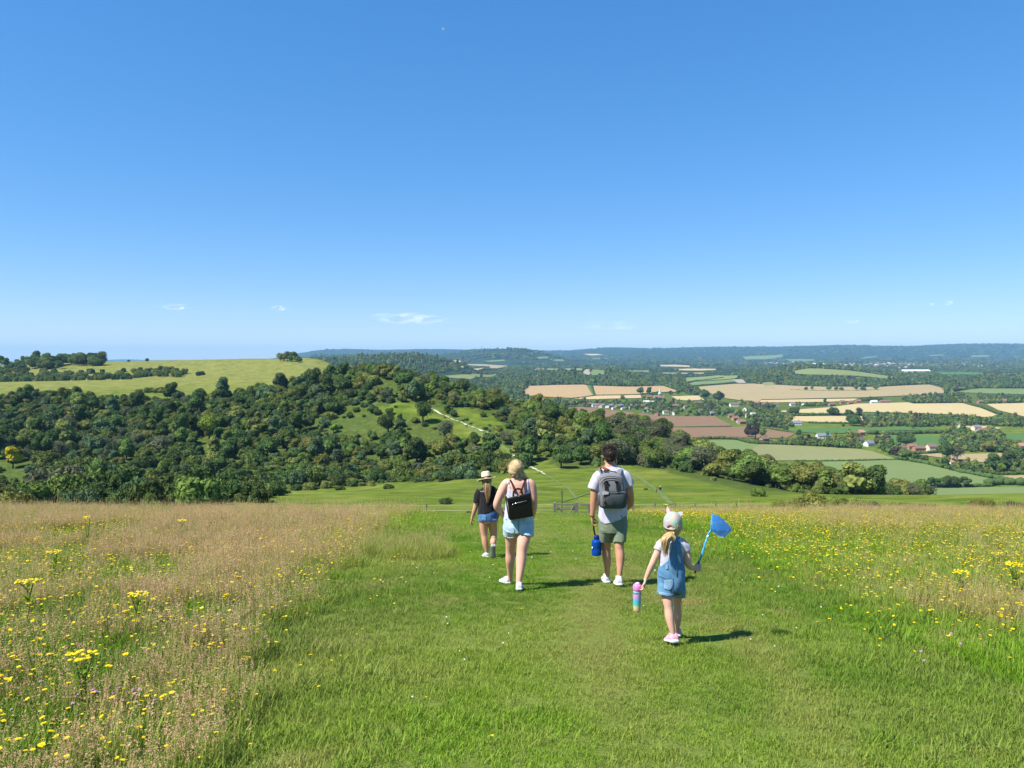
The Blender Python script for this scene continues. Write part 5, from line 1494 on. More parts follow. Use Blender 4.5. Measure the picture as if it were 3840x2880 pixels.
FMARKS = [(178, 1500, 'lower left ragwort cluster'), (60, 1310, 'left-edge ragwort'), (393, 1140, 'lone upper ragwort'), (300, 1340, 'mid-meadow ragwort'), (880, 1190, 'coarse grass clump'), (1457, 1395, "small girl's feet"), (1105, 1275, "woman's feet"), (1325, 1265, "man's feet"), (1060, 1200, "hatted girl's feet"), (1376, 1300, 'rainbow bottle'), (1550, 1135, 'blue net'), (2075, 1280, 'right-meadow ragwort'), (2190, 1270, 'right-edge ragwort'), (1980, 1430, 'purple clovers on the right'), (0, 1659, 'bottom left corner'), (1106, 1659, 'bottom edge middle'), (2212, 1659, 'bottom right corner'), (560, 1640, 'brown meadow edge at the bottom'), (640, 1350, 'brown meadow edge halfway up'), (1700, 1250, 'flowery meadow edge')]
def build_flowers():
    r = np.random.default_rng(9)
    n = 66000
    y = np.sqrt(r.uniform(3.2**2, 30**2, n)); x = r.uniform(-0.78, 0.78, n)*y
    xl, xr = path_edges(y)
    cl = fbm(x*0.5, y*0.5, 81, 3); cl2 = fbm(x*1.6, y*1.6, 83, 2)
    left = xl-x; right = x-xr
    dens = np.where(left > 0.0, 1.7*np.clip(0.50+1.1*cl+0.9*cl2, 0.03, 1.4)*np.clip(1.25-(y-6)/20, 0.35, 1), 0)
    dens = np.where(right > -0.8, (0.10+6.0*np.clip((right+0.8)/5.5, 0, 1)**1.4)*np.clip(0.55+1.2*cl+0.7*cl2, 0.06, 1.4)*np.clip(0.35+(y-6)/8, 0.25, 1.7), dens)
    dens = np.where((left <= 0) & (left > -1.0), 0.05, dens)
    dens = np.where((dens == 0), 0.003, dens)
    m = r.uniform(size=n) < dens
    x, y, left, right = x[m], y[m], left[m], right[m]
    z = Z(x, y)
    px, py = project(np.stack([x, y, z+0.2], 1))
    inside = (px > 5) & (px < 3835) & (py > 1850) & (py < 2875)
    od = np.argsort(np.where(inside, y, 99))
    ind = np.zeros(len(x), bool); ind[od[:300]] = True
    rz = r.uniform(0, 6.28, len(x)); sc = np.exp(r.normal(-0.05, 0.20, len(x)))*np.where(right > -.8, .66, .62)
    tl = r.normal(0, 0.16, (len(x), 2))
    kind = np.where(left > 0, r.integers(0, 4, len(x)), np.where(right > 0, np.where(r.uniform(size=len(x)) < .5, 2, 4+r.integers(0, 2, len(x))), 4+r.integers(0, 2, len(x))))
    pool = YF+YS
    zone_w = lambda i: ('among brown grass' if left[i] > 0 else 'in the flowery meadow' if right[i] > 0 else 'in the mown grass')
    for i in np.nonzero(ind)[0]:
        o = link('yellow_flower', pool[kind[i]]); o.location = (x[i], y[i], z[i]); o.rotation_euler = (tl[i, 0], tl[i, 1], rz[i]); s = sc[i]; o.scale = (s, s, s)
        tag(o, '%s yellow flower %s' % (['small', 'middling', 'large', 'very large'][min(3, int(max(0, (sc[i]-.52)/.09)))], where(px[i], py[i], FMARKS)), 'flower', 'yellow hawkbit flowers nearest the viewer')
    col = proto_collection('flowerproto', [(m_, None) for m_ in pool])
    k = ~ind
    scatter('yellow_flowers', np.stack([x, y, z], 1)[k], rz[k], sc[k]*1.06, kind[k], col, 'hundreds of small yellow flowers spread through the meadow', tl[k])
    print('flowers', len(x))
    # purple clover heads and little white clovers
    for j in range(22):
        a = hit([r.uniform(20, 340)*K], [r.uniform(1530, 1600)*K], 2, 30)[0] if j < 18 else hit([r.uniform(1950, 2200)*K], [r.uniform(1390, 1480)*K], 2, 30)[0]
        o = link('clover_flower', CL); o.location = a; s = r.uniform(.8, 1.1); o.scale = (s, s, s)
        tag(o, 'purple clover head %s' % (where(*[float(v[0]) for v in project(np.array([a]))], FMARKS),), 'flower', 'purple clover heads at the left' if j < 18 else 'purple clover heads at the right')
    for j in range(64):
        yy = math.sqrt(r.uniform(3.6**2, 15**2)); a_, b_ = path_edges(np.array([yy])); xx = r.uniform(a_[0], min(b_[0], 0.68*yy))
        o = link('white_clover', WC); o.location = (xx, yy, Z1(xx, yy)); s = r.uniform(.8, 1.25); o.scale = (s, s, s)
        qx, qy = project(np.array([[xx, yy, Z1(xx, yy)]])); tag(o, 'tiny white clover head %s' % where(qx[0], qy[0], FMARKS), 'flower', 'white clover heads in the mown way')
build_flowers()

# ---- ragwort: flat-topped clusters above the grass
def ragwort(px_, py_, h, s, label):
    p = hit([px_*K], [py_*K], 2, 60)[0]
    r = np.random.default_rng(int(px_))
    root = empty('ragwort', p); tag(root, label, 'wildflower', 'ragwort plants in the meadows')
    st = MB()
    for k in range(4):
        a = r.uniform(0, 6.28); st.tube([(0, 0, -.02), (math.cos(a)*.02, math.sin(a)*.02, h*.6), (math.cos(a)*.07*s, math.sin(a)*.07*s, h)], [.004, .003, .002], 5, True, 0.0)
    st.build('stem', M_YEL, root, False, 'tone')
    lf = MB()
    for k in range(26):
        a = r.uniform(0, 6.28); blade(lf, np.array([0, 0, r.uniform(.05, h*.85)]), r.uniform(.05, .11), .022, a, .3, 1.0, 0.2)
    m = lf.mesh('leaves', False, 'tone'); link('leaves', m, M_GRASS, root)
    hd = MB()
    for k in range(26):
        a = r.uniform(0, 6.28); q = .10*s*math.sqrt(r.uniform()); c = np.array([math.cos(a)*q, math.sin(a)*q, h+r.normal(0, .008)])
        n = 7; V = [c+np.array([math.cos(2*math.pi*j/n)*.014, math.sin(2*math.pi*j/n)*.014, -.003]) for j in range(n)]+[c+np.array([0, 0, .004])]
        hd.add(V, [(j, (j+1) % n, n) for j in range(n)], 1.0)
    hd.build('flower_cluster', M_YEL, root, False, 'tone')
for a in [(178, 1540, .36, 1.0, 'bright ragwort cluster in the lower left brown meadow'), (60, 1345, .40, .9, 'ragwort cluster near the left edge'), (118, 1255, .40, .9, 'ragwort with green stem at the upper left'), (190, 1190, .62, .6, 'tall leafy ragwort stalk among brown grass at the upper left'), (393, 1165, .40, .9, 'ragwort standing alone in the upper brown meadow'), (300, 1370, .36, .9, 'ragwort in the middle of the brown meadow'), (1438, 1100, .40, .9, 'ragwort on the brow right of the man'), (2075, 1300, .35, .9, 'ragwort in the right meadow'), (2190, 1290, .40, .9, 'ragwort at the right edge')]:
    ragwort(*a)

# ---- brambles and thorn bushes on the brow of the hill
def brow_bush(x, y, d, r_, hs, leaf, label, kind='bramble_bush'):
    u, v = ray(x*K, y*K); X_ = float(u)*d
    o = place_bush(kind, leaf, (X_, d, Z1(X_, d)-0.1), r_, hs, x, label, 'bushes on the brow of the hill', pool=BUSH_NEAR)
for a in [(1700, 1085, 36, 1.32, 1.0, 'olive green', 'low bramble at the left end of the brow bushes'), (1765, 1080, 37, 1.68, 1.25, 'olive green', 'bright leafy bramble in front of the wood'), (1830, 1080, 36, 1.32, 1.2, 'olive green', 'leafy bramble right of the tallest one'), (1890, 1085, 35, 1.15, 1.0, 'grey twiggy', 'greyish bramble in the middle of the brow'), (1950, 1085, 34, 1.05, 1.0, 'olive green', 'low bramble mixed with pale flowers'), (2010, 1088, 34, 0.97, 0.9, 'grey twiggy', 'dry low bramble near the right'), (2120, 1080, 33, 0.85, 1.4, 'olive green', 'brownish thorn bush standing up at the right'), (2200, 1085, 32, 0.8, 1.2, 'grey twiggy', 'tangled bush cut by the right edge'),
          (905, 1085, 40, .8, 1.0, 'mid green', 'leafy bush on the brow left of the sun-hatted girl'), (940, 1090, 38, 0.8, 0.9, 'olive green', 'low bramble beside the leafy bush on the brow'), (1005, 1085, 44, .9, 1.3, 'blue green', 'bluish bush right behind the girl in the sun hat'), (1028, 1092, 43, .9, 1.2, 'mid green', 'small bush at the shoulder of the girl in the sun hat'), (1175, 1100, 40, .7, .9, 'mid green', 'low nettles left of the gate'), (1455, 1090, 36, .45, 1.6, 'dark green', 'dark thistle clump on the brow right of the man'), (1480, 1092, 34, .5, .9, 'grey twiggy', 'brown dock clump on the brow')]:
    brow_bush(*a)

# ---- wooden gate and fence
def weathered():
    t = NT('weathered_oak'); co = t.coords('Object')
    f = t.noise(t.scale(co, (2, 2, 14)), 3.0, 5, 0.6)
    c = t.ramp(f, [(0.3, (0.085, 0.078, 0.066)), (0.7, (0.22, 0.205, 0.18))])
    return t.done(t.bsdf(c, 0.9, t.bump(f, 0.5, 0.01)))
M_OAK = weathered()
def gate():
    d = 43.0
    u0, _ = ray(1190*K+15, 1090*K); u1, vt = ray(1246*K, 1083*K)
    xa, xb = float(u0)*d, float(u1)*d
    zt = -float(vt)*d
    base = zt-1.25
    root = empty('gate', ((xa+xb)/2, d, base)); tag(root, 'weathered wooden field gate between two pointed posts', 'gate')
    w = (xb-xa)/2
    def post(x, h, s, par, nm='post'):
        b = MB(); b.add([(x-s,-s,-.6),(x+s,-s,-.6),(x+s,s,-.6),(x-s,s,-.6),(x-s,-s,h-.06),(x+s,-s,h-.06),(x+s,s,h-.06),(x-s,s,h-.06),(x,0,h)], [(0,1,5,4),(1,2,6,5),(2,3,7,6),(3,0,4,7),(4,5,8),(5,6,8),(6,7,8),(7,4,8)])
        return b.build(nm, M_OAK, par)
    post(-w, 1.22, .085, root); post(w, 1.24, .085, root); 
    for z in (1.02, .74, .50, .28):
        MB().box((-w+.12, -.03, z), (w-.17, .03, z+.085)).build('rail', M_OAK, root)
    MB().box((w-.165,-.04,.2),(w-.105,.04,1.14)).build('stile', M_OAK, root)
    for s, (xa_, za, xb_, zb) in enumerate(((-w+.14, 1.0, 0.05, .30), (w-.2, 1.0, 0.12, .30))):
        MB().tube([(xa_, -.05, za), (xb_, -.05, zb)], [.035, .035], 4).build('brace', M_OAK, root)
    # rail fence continuing to the right of the gate
    fr = empty('rail_fence', (xb+.1, d, base)); tag(fr, 'short wooden rail fence running right from the gate post', 'fence')
    MB().box((.12, -.04, .98), (3.1, .04, 1.10)).build('rail', M_OAK, fr)
    MB().box((.12, -.04, .55), (3.1, .04, .66)).build('rail', M_OAK, fr)
    for x in (.62, 1.9, 3.15): MB().box((x-.07,-.06,-.6),(x+.07,.06,1.12 if x != .62 else .97)).build('post', M_OAK, fr)
    # wire fence left and right along the brow
    M_W = plain('fence_wire', (0.45, 0.45, 0.42), 0.5, .05)
    for sgn, x0, x1, lab in ((-1, xa-.1, -16.0, 'thin wire fence running left from the gate'), (1, xb+3.35, 13.0, 'thin wire fence running right along the brow')):
        wf = empty('wire_fence', (x0, d, base)); tag(wf, lab, 'fence', 'wire fences along the brow')
        n = 6; xs = np.linspace(0, x1-x0, n)
        zz = [Z1(x0+x, d)-base for x in xs]; z0 = Z1(x0, d)-base
        hz = [1.05+(z-z0)*0.9 for z in zz]
        for k in range(1, n): MB().tube([(xs[k], 0, zz[k]-.3), (xs[k], 0, hz[k]+.12)], [.05, .045], 6).build('post', M_OAK, wf)
        for dz in (0, -.3, -.6): MB().tube([(x, 0, h+dz) for x, h in zip(xs, hz)], [.006]*n, 4, False).build('wire', M_W, wf)
    pm = empty('marker_post', (xa+.55, d+2, base-.3)); tag(pm, 'thin dark waymark post just behind the gate', 'post')
    MB().tube([(0, 0, -.4), (0, 0, 1.85)], [.03, .03], 6).build('pole', plain('dark_post', (.05,.05,.045), .8), pm)
    MB().box((-.06,-.045,1.6),(.06,-.03,1.8)).build('plate', plain('waymark_plate', (.12,.12,.10), .6), pm)
gate()
# ------------------------------------------------------------------ people
def remesh(V, F, voxel, smooth=3):
    m = mesh_from('tmp', V, F)
    o = bpy.data.objects.new('tmp', m); C.objects.link(o)
    md = o.modifiers.new('r', 'REMESH'); md.mode = 'VOXEL'; md.voxel_size = voxel
    if smooth:
        sm = o.modifiers.new('s', 'SMOOTH'); sm.factor = 0.5; sm.iterations = smooth
    dg = bpy.context.evaluated_depsgraph_get(); dg.update()
    me = bpy.data.meshes.new_from_object(o.evaluated_get(dg))
    n = len(me.vertices); co = np.empty(n*3, np.float32); me.vertices.foreach_get('co', co); co = co.reshape(-1, 3).astype(float)
    nr = np.empty(n*3, np.float32); me.vertices.foreach_get('normal', nr); nr = nr.reshape(-1, 3).astype(float)
    k = len(me.polygons); tot = np.empty(k, np.int32); me.polygons.foreach_get('loop_total', tot)
    vi = np.empty(len(me.loops), np.int32); me.loops.foreach_get('vertex_index', vi)
    if (tot == 4).all(): FF = vi.reshape(-1, 4)
    else:
        FF = np.array([list(p.vertices) for p in me.polygons if len(p.vertices) == 4])
    bpy.data.objects.remove(o); bpy.data.meshes.remove(m); bpy.data.meshes.remove(me)
    return co, nr, FF

def loft(pts, n=36):
    """pts: (x,y,z,rx,ry) ; rx across the picture, ry in depth; closed ends"""
    P = np.array([p[:3] for p in pts], float); V = []
    for i in range(len(P)):
        t = P[min(i+1, len(P)-1)]-P[max(i-1, 0)]; t /= np.linalg.norm(t)+1e-9
        ref = np.array([0, 1.0, 0]) if abs(t[1]) < 0.9 else np.array([0, 0, 1.0])
        b = ref-t*np.dot(ref, t); b /= np.linalg.norm(b); a = np.cross(t, b)
        for k in range(n):
            an = 2*math.pi*k/n
            V.append(P[i]+a*math.cos(an)*pts[i][3]+b*math.sin(an)*pts[i][4])
    m = len(P)
    F = [(i*n+k, i*n+(k+1) % n, (i+1)*n+(k+1) % n, (i+1)*n+k) for i in range(m-1) for k in range(n)]
    F.append(tuple(range(n-1, -1, -1))); F.append(tuple((m-1)*n+k for k in range(n)))
    return V, F

def densify(pts, k=4):
    """smooth (Catmull-Rom) resampling of (x,y,z,rx,ry) rows"""
    A = np.array(pts, float); out = []
    for i in range(len(A)-1):
        p0, p1, p2, p3 = A[max(i-1, 0)], A[i], A[i+1], A[min(i+2, len(A)-1)]
        for j in range(k):
            t = j/k
            out.append(0.5*((2*p1)+(-p0+p2)*t+(2*p0-5*p1+4*p2-p3)*t*t+(-p0+3*p1-3*p2+p3)*t**3))
    out.append(A[-1])
    out = np.array(out); out[:, 3:] = np.maximum(out[:, 3:], 0.002)
    return out

class Figure:
    def __init__(self, crop, d0, name='person'):
        self.cx, self.cy = crop; self.d0 = d0; self.s = d0/FPX/2.37
        self.name = name
    def P(self, X, Y, dy=0.0):
        return np.array(at(self.cx+X/2.37, self.cy+Y/2.37, self.d0+dy)[:])
    def pix(self, co):
        x, y = project(co)
        return (x-self.cx)*2.37, (y-self.cy)*2.37
    def ground(self, X, Y):
        return hit([self.cx+X/2.37], [self.cy+Y/2.37], 2, 40)[0]
    def tube(self, rows, k=4):
        """rows: X, Y, dy(m), rx(px), ry(px)"""
        s = self.s
        return densify([(*self.P(r[0], r[1], r[2]), r[3]*s, (r[4] if len(r) > 4 else r[3])*s) for r in rows], k)
    def ell(self, X, Y, dy, rx, rz, ry):
        iv, jf = ICO[3]
        return iv*np.array([rx, ry, rz])*self.s + self.P(X, Y, dy), [tuple(f) for f in jf]

def collect(parts):
    b = MB()
    for p in parts:
        if isinstance(p, tuple): b.add(*p)
        else: b.add(*loft(p))
    return np.concatenate(b.V), b.F

def hand(wrist, along, palm_n, thumb, size=1.0, curl=0.6, spread=0.02, thumb_in=0.4):
    """five-fingered hand as loft rows; along: wrist->knuckles, palm_n: out of the palm, thumb: toward the thumb side"""
    a = np.array(along, float); a /= np.linalg.norm(a)
    t = np.array(thumb, float); t -= a*np.dot(t, a); t /= np.linalg.norm(t)
    n = np.cross(a, t); n = n if np.dot(n, palm_n) > 0 else -n
    w = np.array(wrist, float); S = size; out = []
    def seg(p, d, L, r0, r1): return [(*p, r0, r0), (*(p+d*L), r1, r1)]
    # palm: four strips merged
    for k in range(4):
        off = (k-1.5)*0.019*S
        out.append(np.array([(*(w+t*off*0.55), .013*S, .013*S), (*(w+a*.045*S+t*off*.95), .0135*S, .0135*S), (*(w+a*.088*S+t*off*1.1), .0115*S, .0115*S)]))
    Ls = [.068, .078, .074, .058]
    for k in range(4):          # index (thumb side) to little finger
        off = (1.5-k)*0.0215*S
        p = w+a*.086*S+t*off; ang = 0.15; rows = [(*p, .0088*S, .0088*S)]
        for j in range(3):
            ang += curl*(0.9 if j else 0.55)
            d = a*math.cos(ang)+n*math.sin(ang)+t*((1.5-k)*spread)
            p = p+d*Ls[k]*S*(0.42, 0.32, 0.26)[j]
            rows.append((*p, (.0082, .0076, .0062)[j]*S, (.0082, .0076, .0062)[j]*S))
        out.append(np.array(rows))
    p = w+a*.022*S+t*.024*S; d1 = t*.75+a*.62+n*.25; d1 /= np.linalg.norm(d1); d2 = a*.8+n*thumb_in+t*.25; d2 /= np.linalg.norm(d2)
    out.append(np.array([(*p, .0125*S, .0125*S), (*(p+d1*.034*S), .0105*S, .0105*S), (*(p+d1*.034*S+d2*.03*S), .009*S, .009*S), (*(p+d1*.034*S+d2*.052*S), .0068*S, .0068*S)]))
    return out

def put(name, V, F, root, mat, smooth=True, solid=0.0, attr=None):
    base = np.array(root.location) if root is not None else np.zeros(3)
    m = mesh_from(name, np.asarray(V)-base, F if isinstance(F, np.ndarray) else [tuple(f) for f in F], smooth)
    if attr is not None: set_attr(m, 'tone', attr)
    o = link(name, m, mat, root)
    if solid:
        md = o.modifiers.new('thick', 'SOLIDIFY'); md.thickness = solid; md.offset = -1
    return o

def garment(fig, name, parts, root, mat, keep=None, voxel=0.006, smooth=2, fold=(0.004, 14.0, (1, 1, .35)), solid=0.004, edge=10):
    V, F = collect(parts)
    co, nr, FF = remesh(V, F, voxel, smooth)
    if fold:
        amp, fq, an = fold
        dg_ = np.stack([co[:, 0]+co[:, 2]*.6, co[:, 1], co[:, 2]-co[:, 0]*.6], 1)
        f = noise3(co*np.array(an), fq, 3)+0.6*noise3(dg_*np.array([1.6, 1, .45]), fq*1.7, 8)
        co = co+nr*(f*amp)[:, None]
    if keep is not None:
        X, Y = fig.pix(co)
        ok = keep(X, Y, co, nr)
        FF = FF[ok[FF].all(1)]
        used = np.unique(FF); mp = -np.ones(len(co), int); mp[used] = np.arange(len(used))
        co = co[used]; FF = mp[FF]
        # even out the cut edge so hems and necklines run clean
        E = np.concatenate([FF[:, [0, 1]], FF[:, [1, 2]], FF[:, [2, 3]], FF[:, [3, 0]]]); Es = np.sort(E, 1)
        key = Es[:, 0].astype(np.int64)*len(co)+Es[:, 1]; uq, inv, cnt = np.unique(key, return_inverse=True, return_counts=True)
        be = Es[cnt[inv] == 1]
        if len(be):
            for _ in range(edge):
                acc = np.zeros_like(co); num = np.zeros(len(co))
                np.add.at(acc, be[:, 0], co[be[:, 1]]); np.add.at(acc, be[:, 1], co[be[:, 0]])
                np.add.at(num, be[:, 0], 1); np.add.at(num, be[:, 1], 1)
                m_ = num > 0
                co[m_] = .5*co[m_]+.5*acc[m_]/num[m_][:, None]
    return put(name, co, FF, root, mat, True, solid)

def strands(curves, width, tone=None, seg_n=3):
    """ribbon-like locks of hair; curves: list of (n,3) arrays"""
    b = MB(); r = np.random.default_rng(4)
    for c in curves:
        n = len(c); w = [width*(0.7+0.6*math.sin(math.pi*min(1, (i+0.6)/n)))*(1-0.75*(i/(n-1))**3) for i in range(n)]
        b.tube(list(c), [(x, x*.55) for x in w], 5, True, r.uniform())
    return b

def hair_mat(name, dark, light):
    t = NT(name); c = t.ramp(t.attr('tone'), [(0.0, dark), (0.55, tuple((a+b)/2 for a, b in zip(dark, light))), (1.0, light)])
    co = t.coords('Object'); n = t.noise(t.scale(co, (60, 60, 8)), 2.0, 4)
    c = t.mix(t.math('MULTIPLY', n, 0.45), c, dark)
    return t.done(t.bsdf(c, 0.5, t.bump(n, 0.4, 0.003), **{'Specular IOR Level': 0.3}))

def skin_mat(name, col, flush):
    t = NT(name); co = t.coords('Object')
    f = t.noise(co, 5.0, 4); g = t.noise(co, 40.0, 3)
    c = t.mix(t.math('MULTIPLY', f, 0.55), col, flush)
    c = t.mix(t.math('MULTIPLY', g, 0.18), c, tuple(x*.8 for x in col))
    return t.done(t.bsdf(c, 0.55, t.bump(g, 0.2, 0.003), **{'Subsurface Weight': 0.12, 'Subsurface Radius': (0.012, 0.005, 0.003), 'Subsurface Scale': 1.0, 'Specular IOR Level': 0.25}))

def cloth(name, col, rough=0.85, var=0.10, weave=900.0, worn=None, scale=9.0):
    t = NT(name); co = t.coords('Object')
    f = t.noise(co, scale, 5, 0.6)
    c = t.mix(f, tuple(x*(1-var) for x in col), tuple(min(1, x*(1+var)) for x in col))
    if worn is not None: c = t.mix(t.ramp(t.noise(co, scale*.7, 5, .65), [(0.42, (0, 0, 0)), (0.72, (1, 1, 1))]), c, worn)
    nrm = t.bump(t.noise(co, weave, 2), 0.25, 0.0015)
    return t.done(t.bsdf(c, rough, nrm, **{'Sheen Weight': 0.15, 'Specular IOR Level': 0.15}))

M_SKIN_M = skin_mat('skin_tanned', (0.50, 0.265, 0.165), (0.48, 0.215, 0.13))
M_SKIN_W = skin_mat('skin_fair', (0.64, 0.37, 0.265), (0.62, 0.285, 0.20))
M_SKIN_G = skin_mat('skin_girl', (0.55, 0.305, 0.195), (0.53, 0.25, 0.16))
M_SKIN_C = skin_mat('skin_child', (0.64, 0.385, 0.275), (0.62, 0.32, 0.23))
M_TEE_W = cloth('white_cotton', (0.47, 0.455, 0.53), var=.03)
M_TEE_B = cloth('black_cotton', (0.011, 0.011, 0.013), var=.3)
M_SAGE = cloth('sage_cotton', (0.150, 0.185, 0.125), var=.08)
M_DEN_L = cloth('pale_denim', (0.30, 0.44, 0.52), var=.12, worn=(0.46, 0.58, 0.63))
M_DEN_M = cloth('mid_denim', (0.075, 0.185, 0.315), var=.16, worn=(0.125, 0.255, 0.385))
M_DEN_F = cloth('faded_denim', (0.15, 0.27, 0.39), var=.14, worn=(0.22, 0.35, 0.46))
M_DEN_D = cloth('blue_denim', (0.045, 0.105, 0.24), var=.18, worn=(0.09, 0.17, 0.32))
M_SHOE = cloth('white_shoe', (0.56, 0.57, 0.60), 0.55, .04)
M_SOLE = plain('shoe_sole', (0.62, 0.62, 0.60), 0.7, .08)
M_SOLE_G = plain('grey_sole', (0.20, 0.205, 0.20), 0.8, .25, 60, .6, 120)
M_PINK = cloth('pink_canvas', (0.72, 0.36, 0.46), 0.7, .1)
M_BLONDE = hair_mat('blonde_hair', (0.27, 0.165, 0.065), (0.76, 0.60, 0.35))
M_GOLD = hair_mat('golden_hair', (0.34, 0.20, 0.075), (0.80, 0.60, 0.31))
M_BROWNB = hair_mat('light_brown_hair', (0.20, 0.115, 0.05), (0.50, 0.32, 0.15))
M_DARKH = hair_mat('dark_hair', (0.010, 0.006, 0.004), (0.048, 0.026, 0.018))

def head(fig, X, Y, dy, hw, hh, hd, yaw=0.0):
    """head parts: cranium, jaw, ears, nose, brow, lips, eye bulges; sizes in crop pixels. yaw turns the face (+ = to the right)"""
    s = fig.s; c = fig.P(X, Y, dy); cyw, syw = math.cos(yaw), math.sin(yaw); out = []
    iv, jf = ICO[3]; F = [tuple(f) for f in jf]
    def e(x, y, z, rx, ry, rz):      # local: x right, y forward, z up (in head half-height units)
        p = np.array([x*cyw+y*syw, -x*syw+y*cyw, z])*hh*s + c
        v = iv*np.array([rx, ry, rz])*hh*s
        v = np.stack([v[:, 0]*cyw+v[:, 1]*syw, -v[:, 0]*syw+v[:, 1]*cyw, v[:, 2]], 1)
        out.append((v+p, F))
    k = hw/hh; q = hd/hh
    e(0, -0.05, 0.22, k, q, 0.78); e(0, 0.22*q, -0.36, k*.78, q*.74, 0.62); e(0, .62*q, -.72, k*.42, q*.3, .26)
    for sx in (-1, 1):
        e(sx*k*1.0, -0.02, -0.08, .07, .16, .26)
        e(sx*k*.40, .84*q, 0.06, .13, .08, .08)
    e(0, 1.0*q, -.12, .11, .16, .24); e(0, .88*q, .20, k*.62, .10, .09); e(0, .86*q, -.46, .24, .09, .055); e(0, .85*q, -.53, .20, .09, .05)
    return out

def shoe(fig, root, g, ank, yaw, L, W, mat, sole_mat, pitch=0.0, stand=None, roll=0.0):
    """g: ground contact under the heel (world); shoe built pointing forward and turned"""
    secs = [(-.02, .30, .62, .0), (0.0, .42, .98, .0), (.12, .47, 1.0, 0), (.28, .44, .86, 0), (.45, .44, .66, 0), (.62, .50, .52, 0), (.78, .50, .42, 0), (.92, .40, .32, 0), (1.0, .20, .20, .03)]
    ca, sa = math.cos(yaw), math.sin(yaw); cpp, spp = math.cos(pitch), math.sin(pitch)
    def tr(x, y, z):
        y, z = y*cpp-z*spp, y*spp+z*cpp
        return np.array([x*ca+y*sa, -x*sa+y*ca, z])+g
    H = L*.36
    def build(z0, z1f, ex, name, m, par):
        V, F = [], []; n = 14
        for (f, w, h, lift) in secs:
            for k in range(n):
                an = 2*math.pi*k/n
                cxn, czn = math.cos(an), math.sin(an)
                cxn = np.sign(cxn)*abs(cxn)**.75; czn = np.sign(czn)*abs(czn)**.75
                zt = z1f(h); zc = (z0+zt)/2; zr = (zt-z0)/2
                taper = 1-.28*max(0, czn) if name != 'sole' else 1
                V.append(tr(cxn*W*w*ex*taper, f*L-.12*L+(ex-1)*(f-.5)*L*.4, zc+czn*zr+lift*L))
        ns = len(secs)
        F = [(i*n+k, i*n+(k+1) % n, (i+1)*n+(k+1) % n, (i+1)*n+k) for i in range(ns-1) for k in range(n)]
        F += [tuple(range(n-1, -1, -1)), tuple((ns-1)*n+k for k in range(n))]
        V = np.array(V)
        o = put(name, V-0, F, root, m)
        if par is not None: o.parent = par
        return o
    up = build(.012, lambda h: .012+H*h*.98, 1.0, 'shoe', mat, None)
    build(0.0, lambda h: .030, 1.07, 'sole', sole_mat, up)
    collar = tube_arrays([tr(0, .10*L-.12*L+.05*L, H*.80), tr(0, .10*L-.12*L+.045*L, H*1.05)], [W*.42, W*.40], 14)
    co = put('collar', collar[0], collar[1], root, mat); co.parent = up
    la = MB()
    for j in range(4):
        f = .42+.09*j; hgt = .012+H*(.80-.09*j*1.1)
        la.tube([tr(-W*.30, f*L-.12*L, hgt*.9), tr(0, f*L-.12*L, hgt*1.02), tr(W*.30, f*L-.12*L, hgt*.9)], [.003]*3, 5)
    lo = put('lace', np.concatenate(la.V), la.F, root, mat); lo.parent = up
    return up

def make_person(fig, parts, base, mat, voxel, label, kind='person'):
    V, F = collect(parts)
    co, nr, FF = remesh(V, F, voxel, 3)
    m = mesh_from('person', co-np.array(base), FF, True)
    o = link(kind, m, mat); o.location = base
    tag(o, label, 'person')
    return o
# ------------------------------------------------------------------ the man in the white T-shirt
CROP1 = (1700, 1600); CROP2 = (2200, 1800)
def squircle_bag(fig, rows, n=28, ex=3.2):
    """rows: X, Y, dy, half width px, half depth px -> rounded box surface (vertical loft)"""
    V = []
    for (X, Y, dy, hw, hd) in rows:
        c = fig.P(X, Y, dy)
        for k in range(n):
            a = 2*math.pi*k/n; ca, sa = math.cos(a), math.sin(a)
            V.append(c+np.array([np.sign(ca)*abs(ca)**(2/ex)*hw*fig.s, np.sign(sa)*abs(sa)**(2/ex)*hd*fig.s, 0]))
    m = len(rows)
    F = [(i*n+k, i*n+(k+1) % n, (i+1)*n+(k+1) % n, (i+1)*n+k) for i in range(m-1) for k in range(n)]
    F += [tuple(range(n-1, -1, -1)), tuple((m-1)*n+k for k in range(n))]
    return np.array(V), F

def strap(fig, pts, w, th=6, n=8):
    """flat webbing through (X,Y,dy) points, width w px"""
    P = densify([(*fig.P(*p), 0.01, 0.01) for p in pts], 5)[:, :3]
    V, F = [], []
    for i, p in enumerate(P):
        t = P[min(i+1, len(P)-1)]-P[max(i-1, 0)]; t /= np.linalg.norm(t)+1e-9
        x = np.array([1.0, 0, 0]); a = x-t*np.dot(x, t)
        if np.linalg.norm(a) < .3: a = np.array([0, 0, 1.0])-t*t[2]
        a /= np.linalg.norm(a); b = np.cross(t, a)
        for sx, sy in ((-1, -1), (1, -1), (1, 1), (-1, 1)): V.append(p+a*sx*w*fig.s/2+b*sy*th*fig.s/2)
    F = [(i*4+k, i*4+(k+1) % 4, (i+1)*4+(k+1) % 4, (i+1)*4+k) for i in range(len(P)-1) for k in range(4)]
    F += [(3, 2, 1, 0), tuple((len(P)-1)*4+k for k in range(4))]
    return np.array(V), F

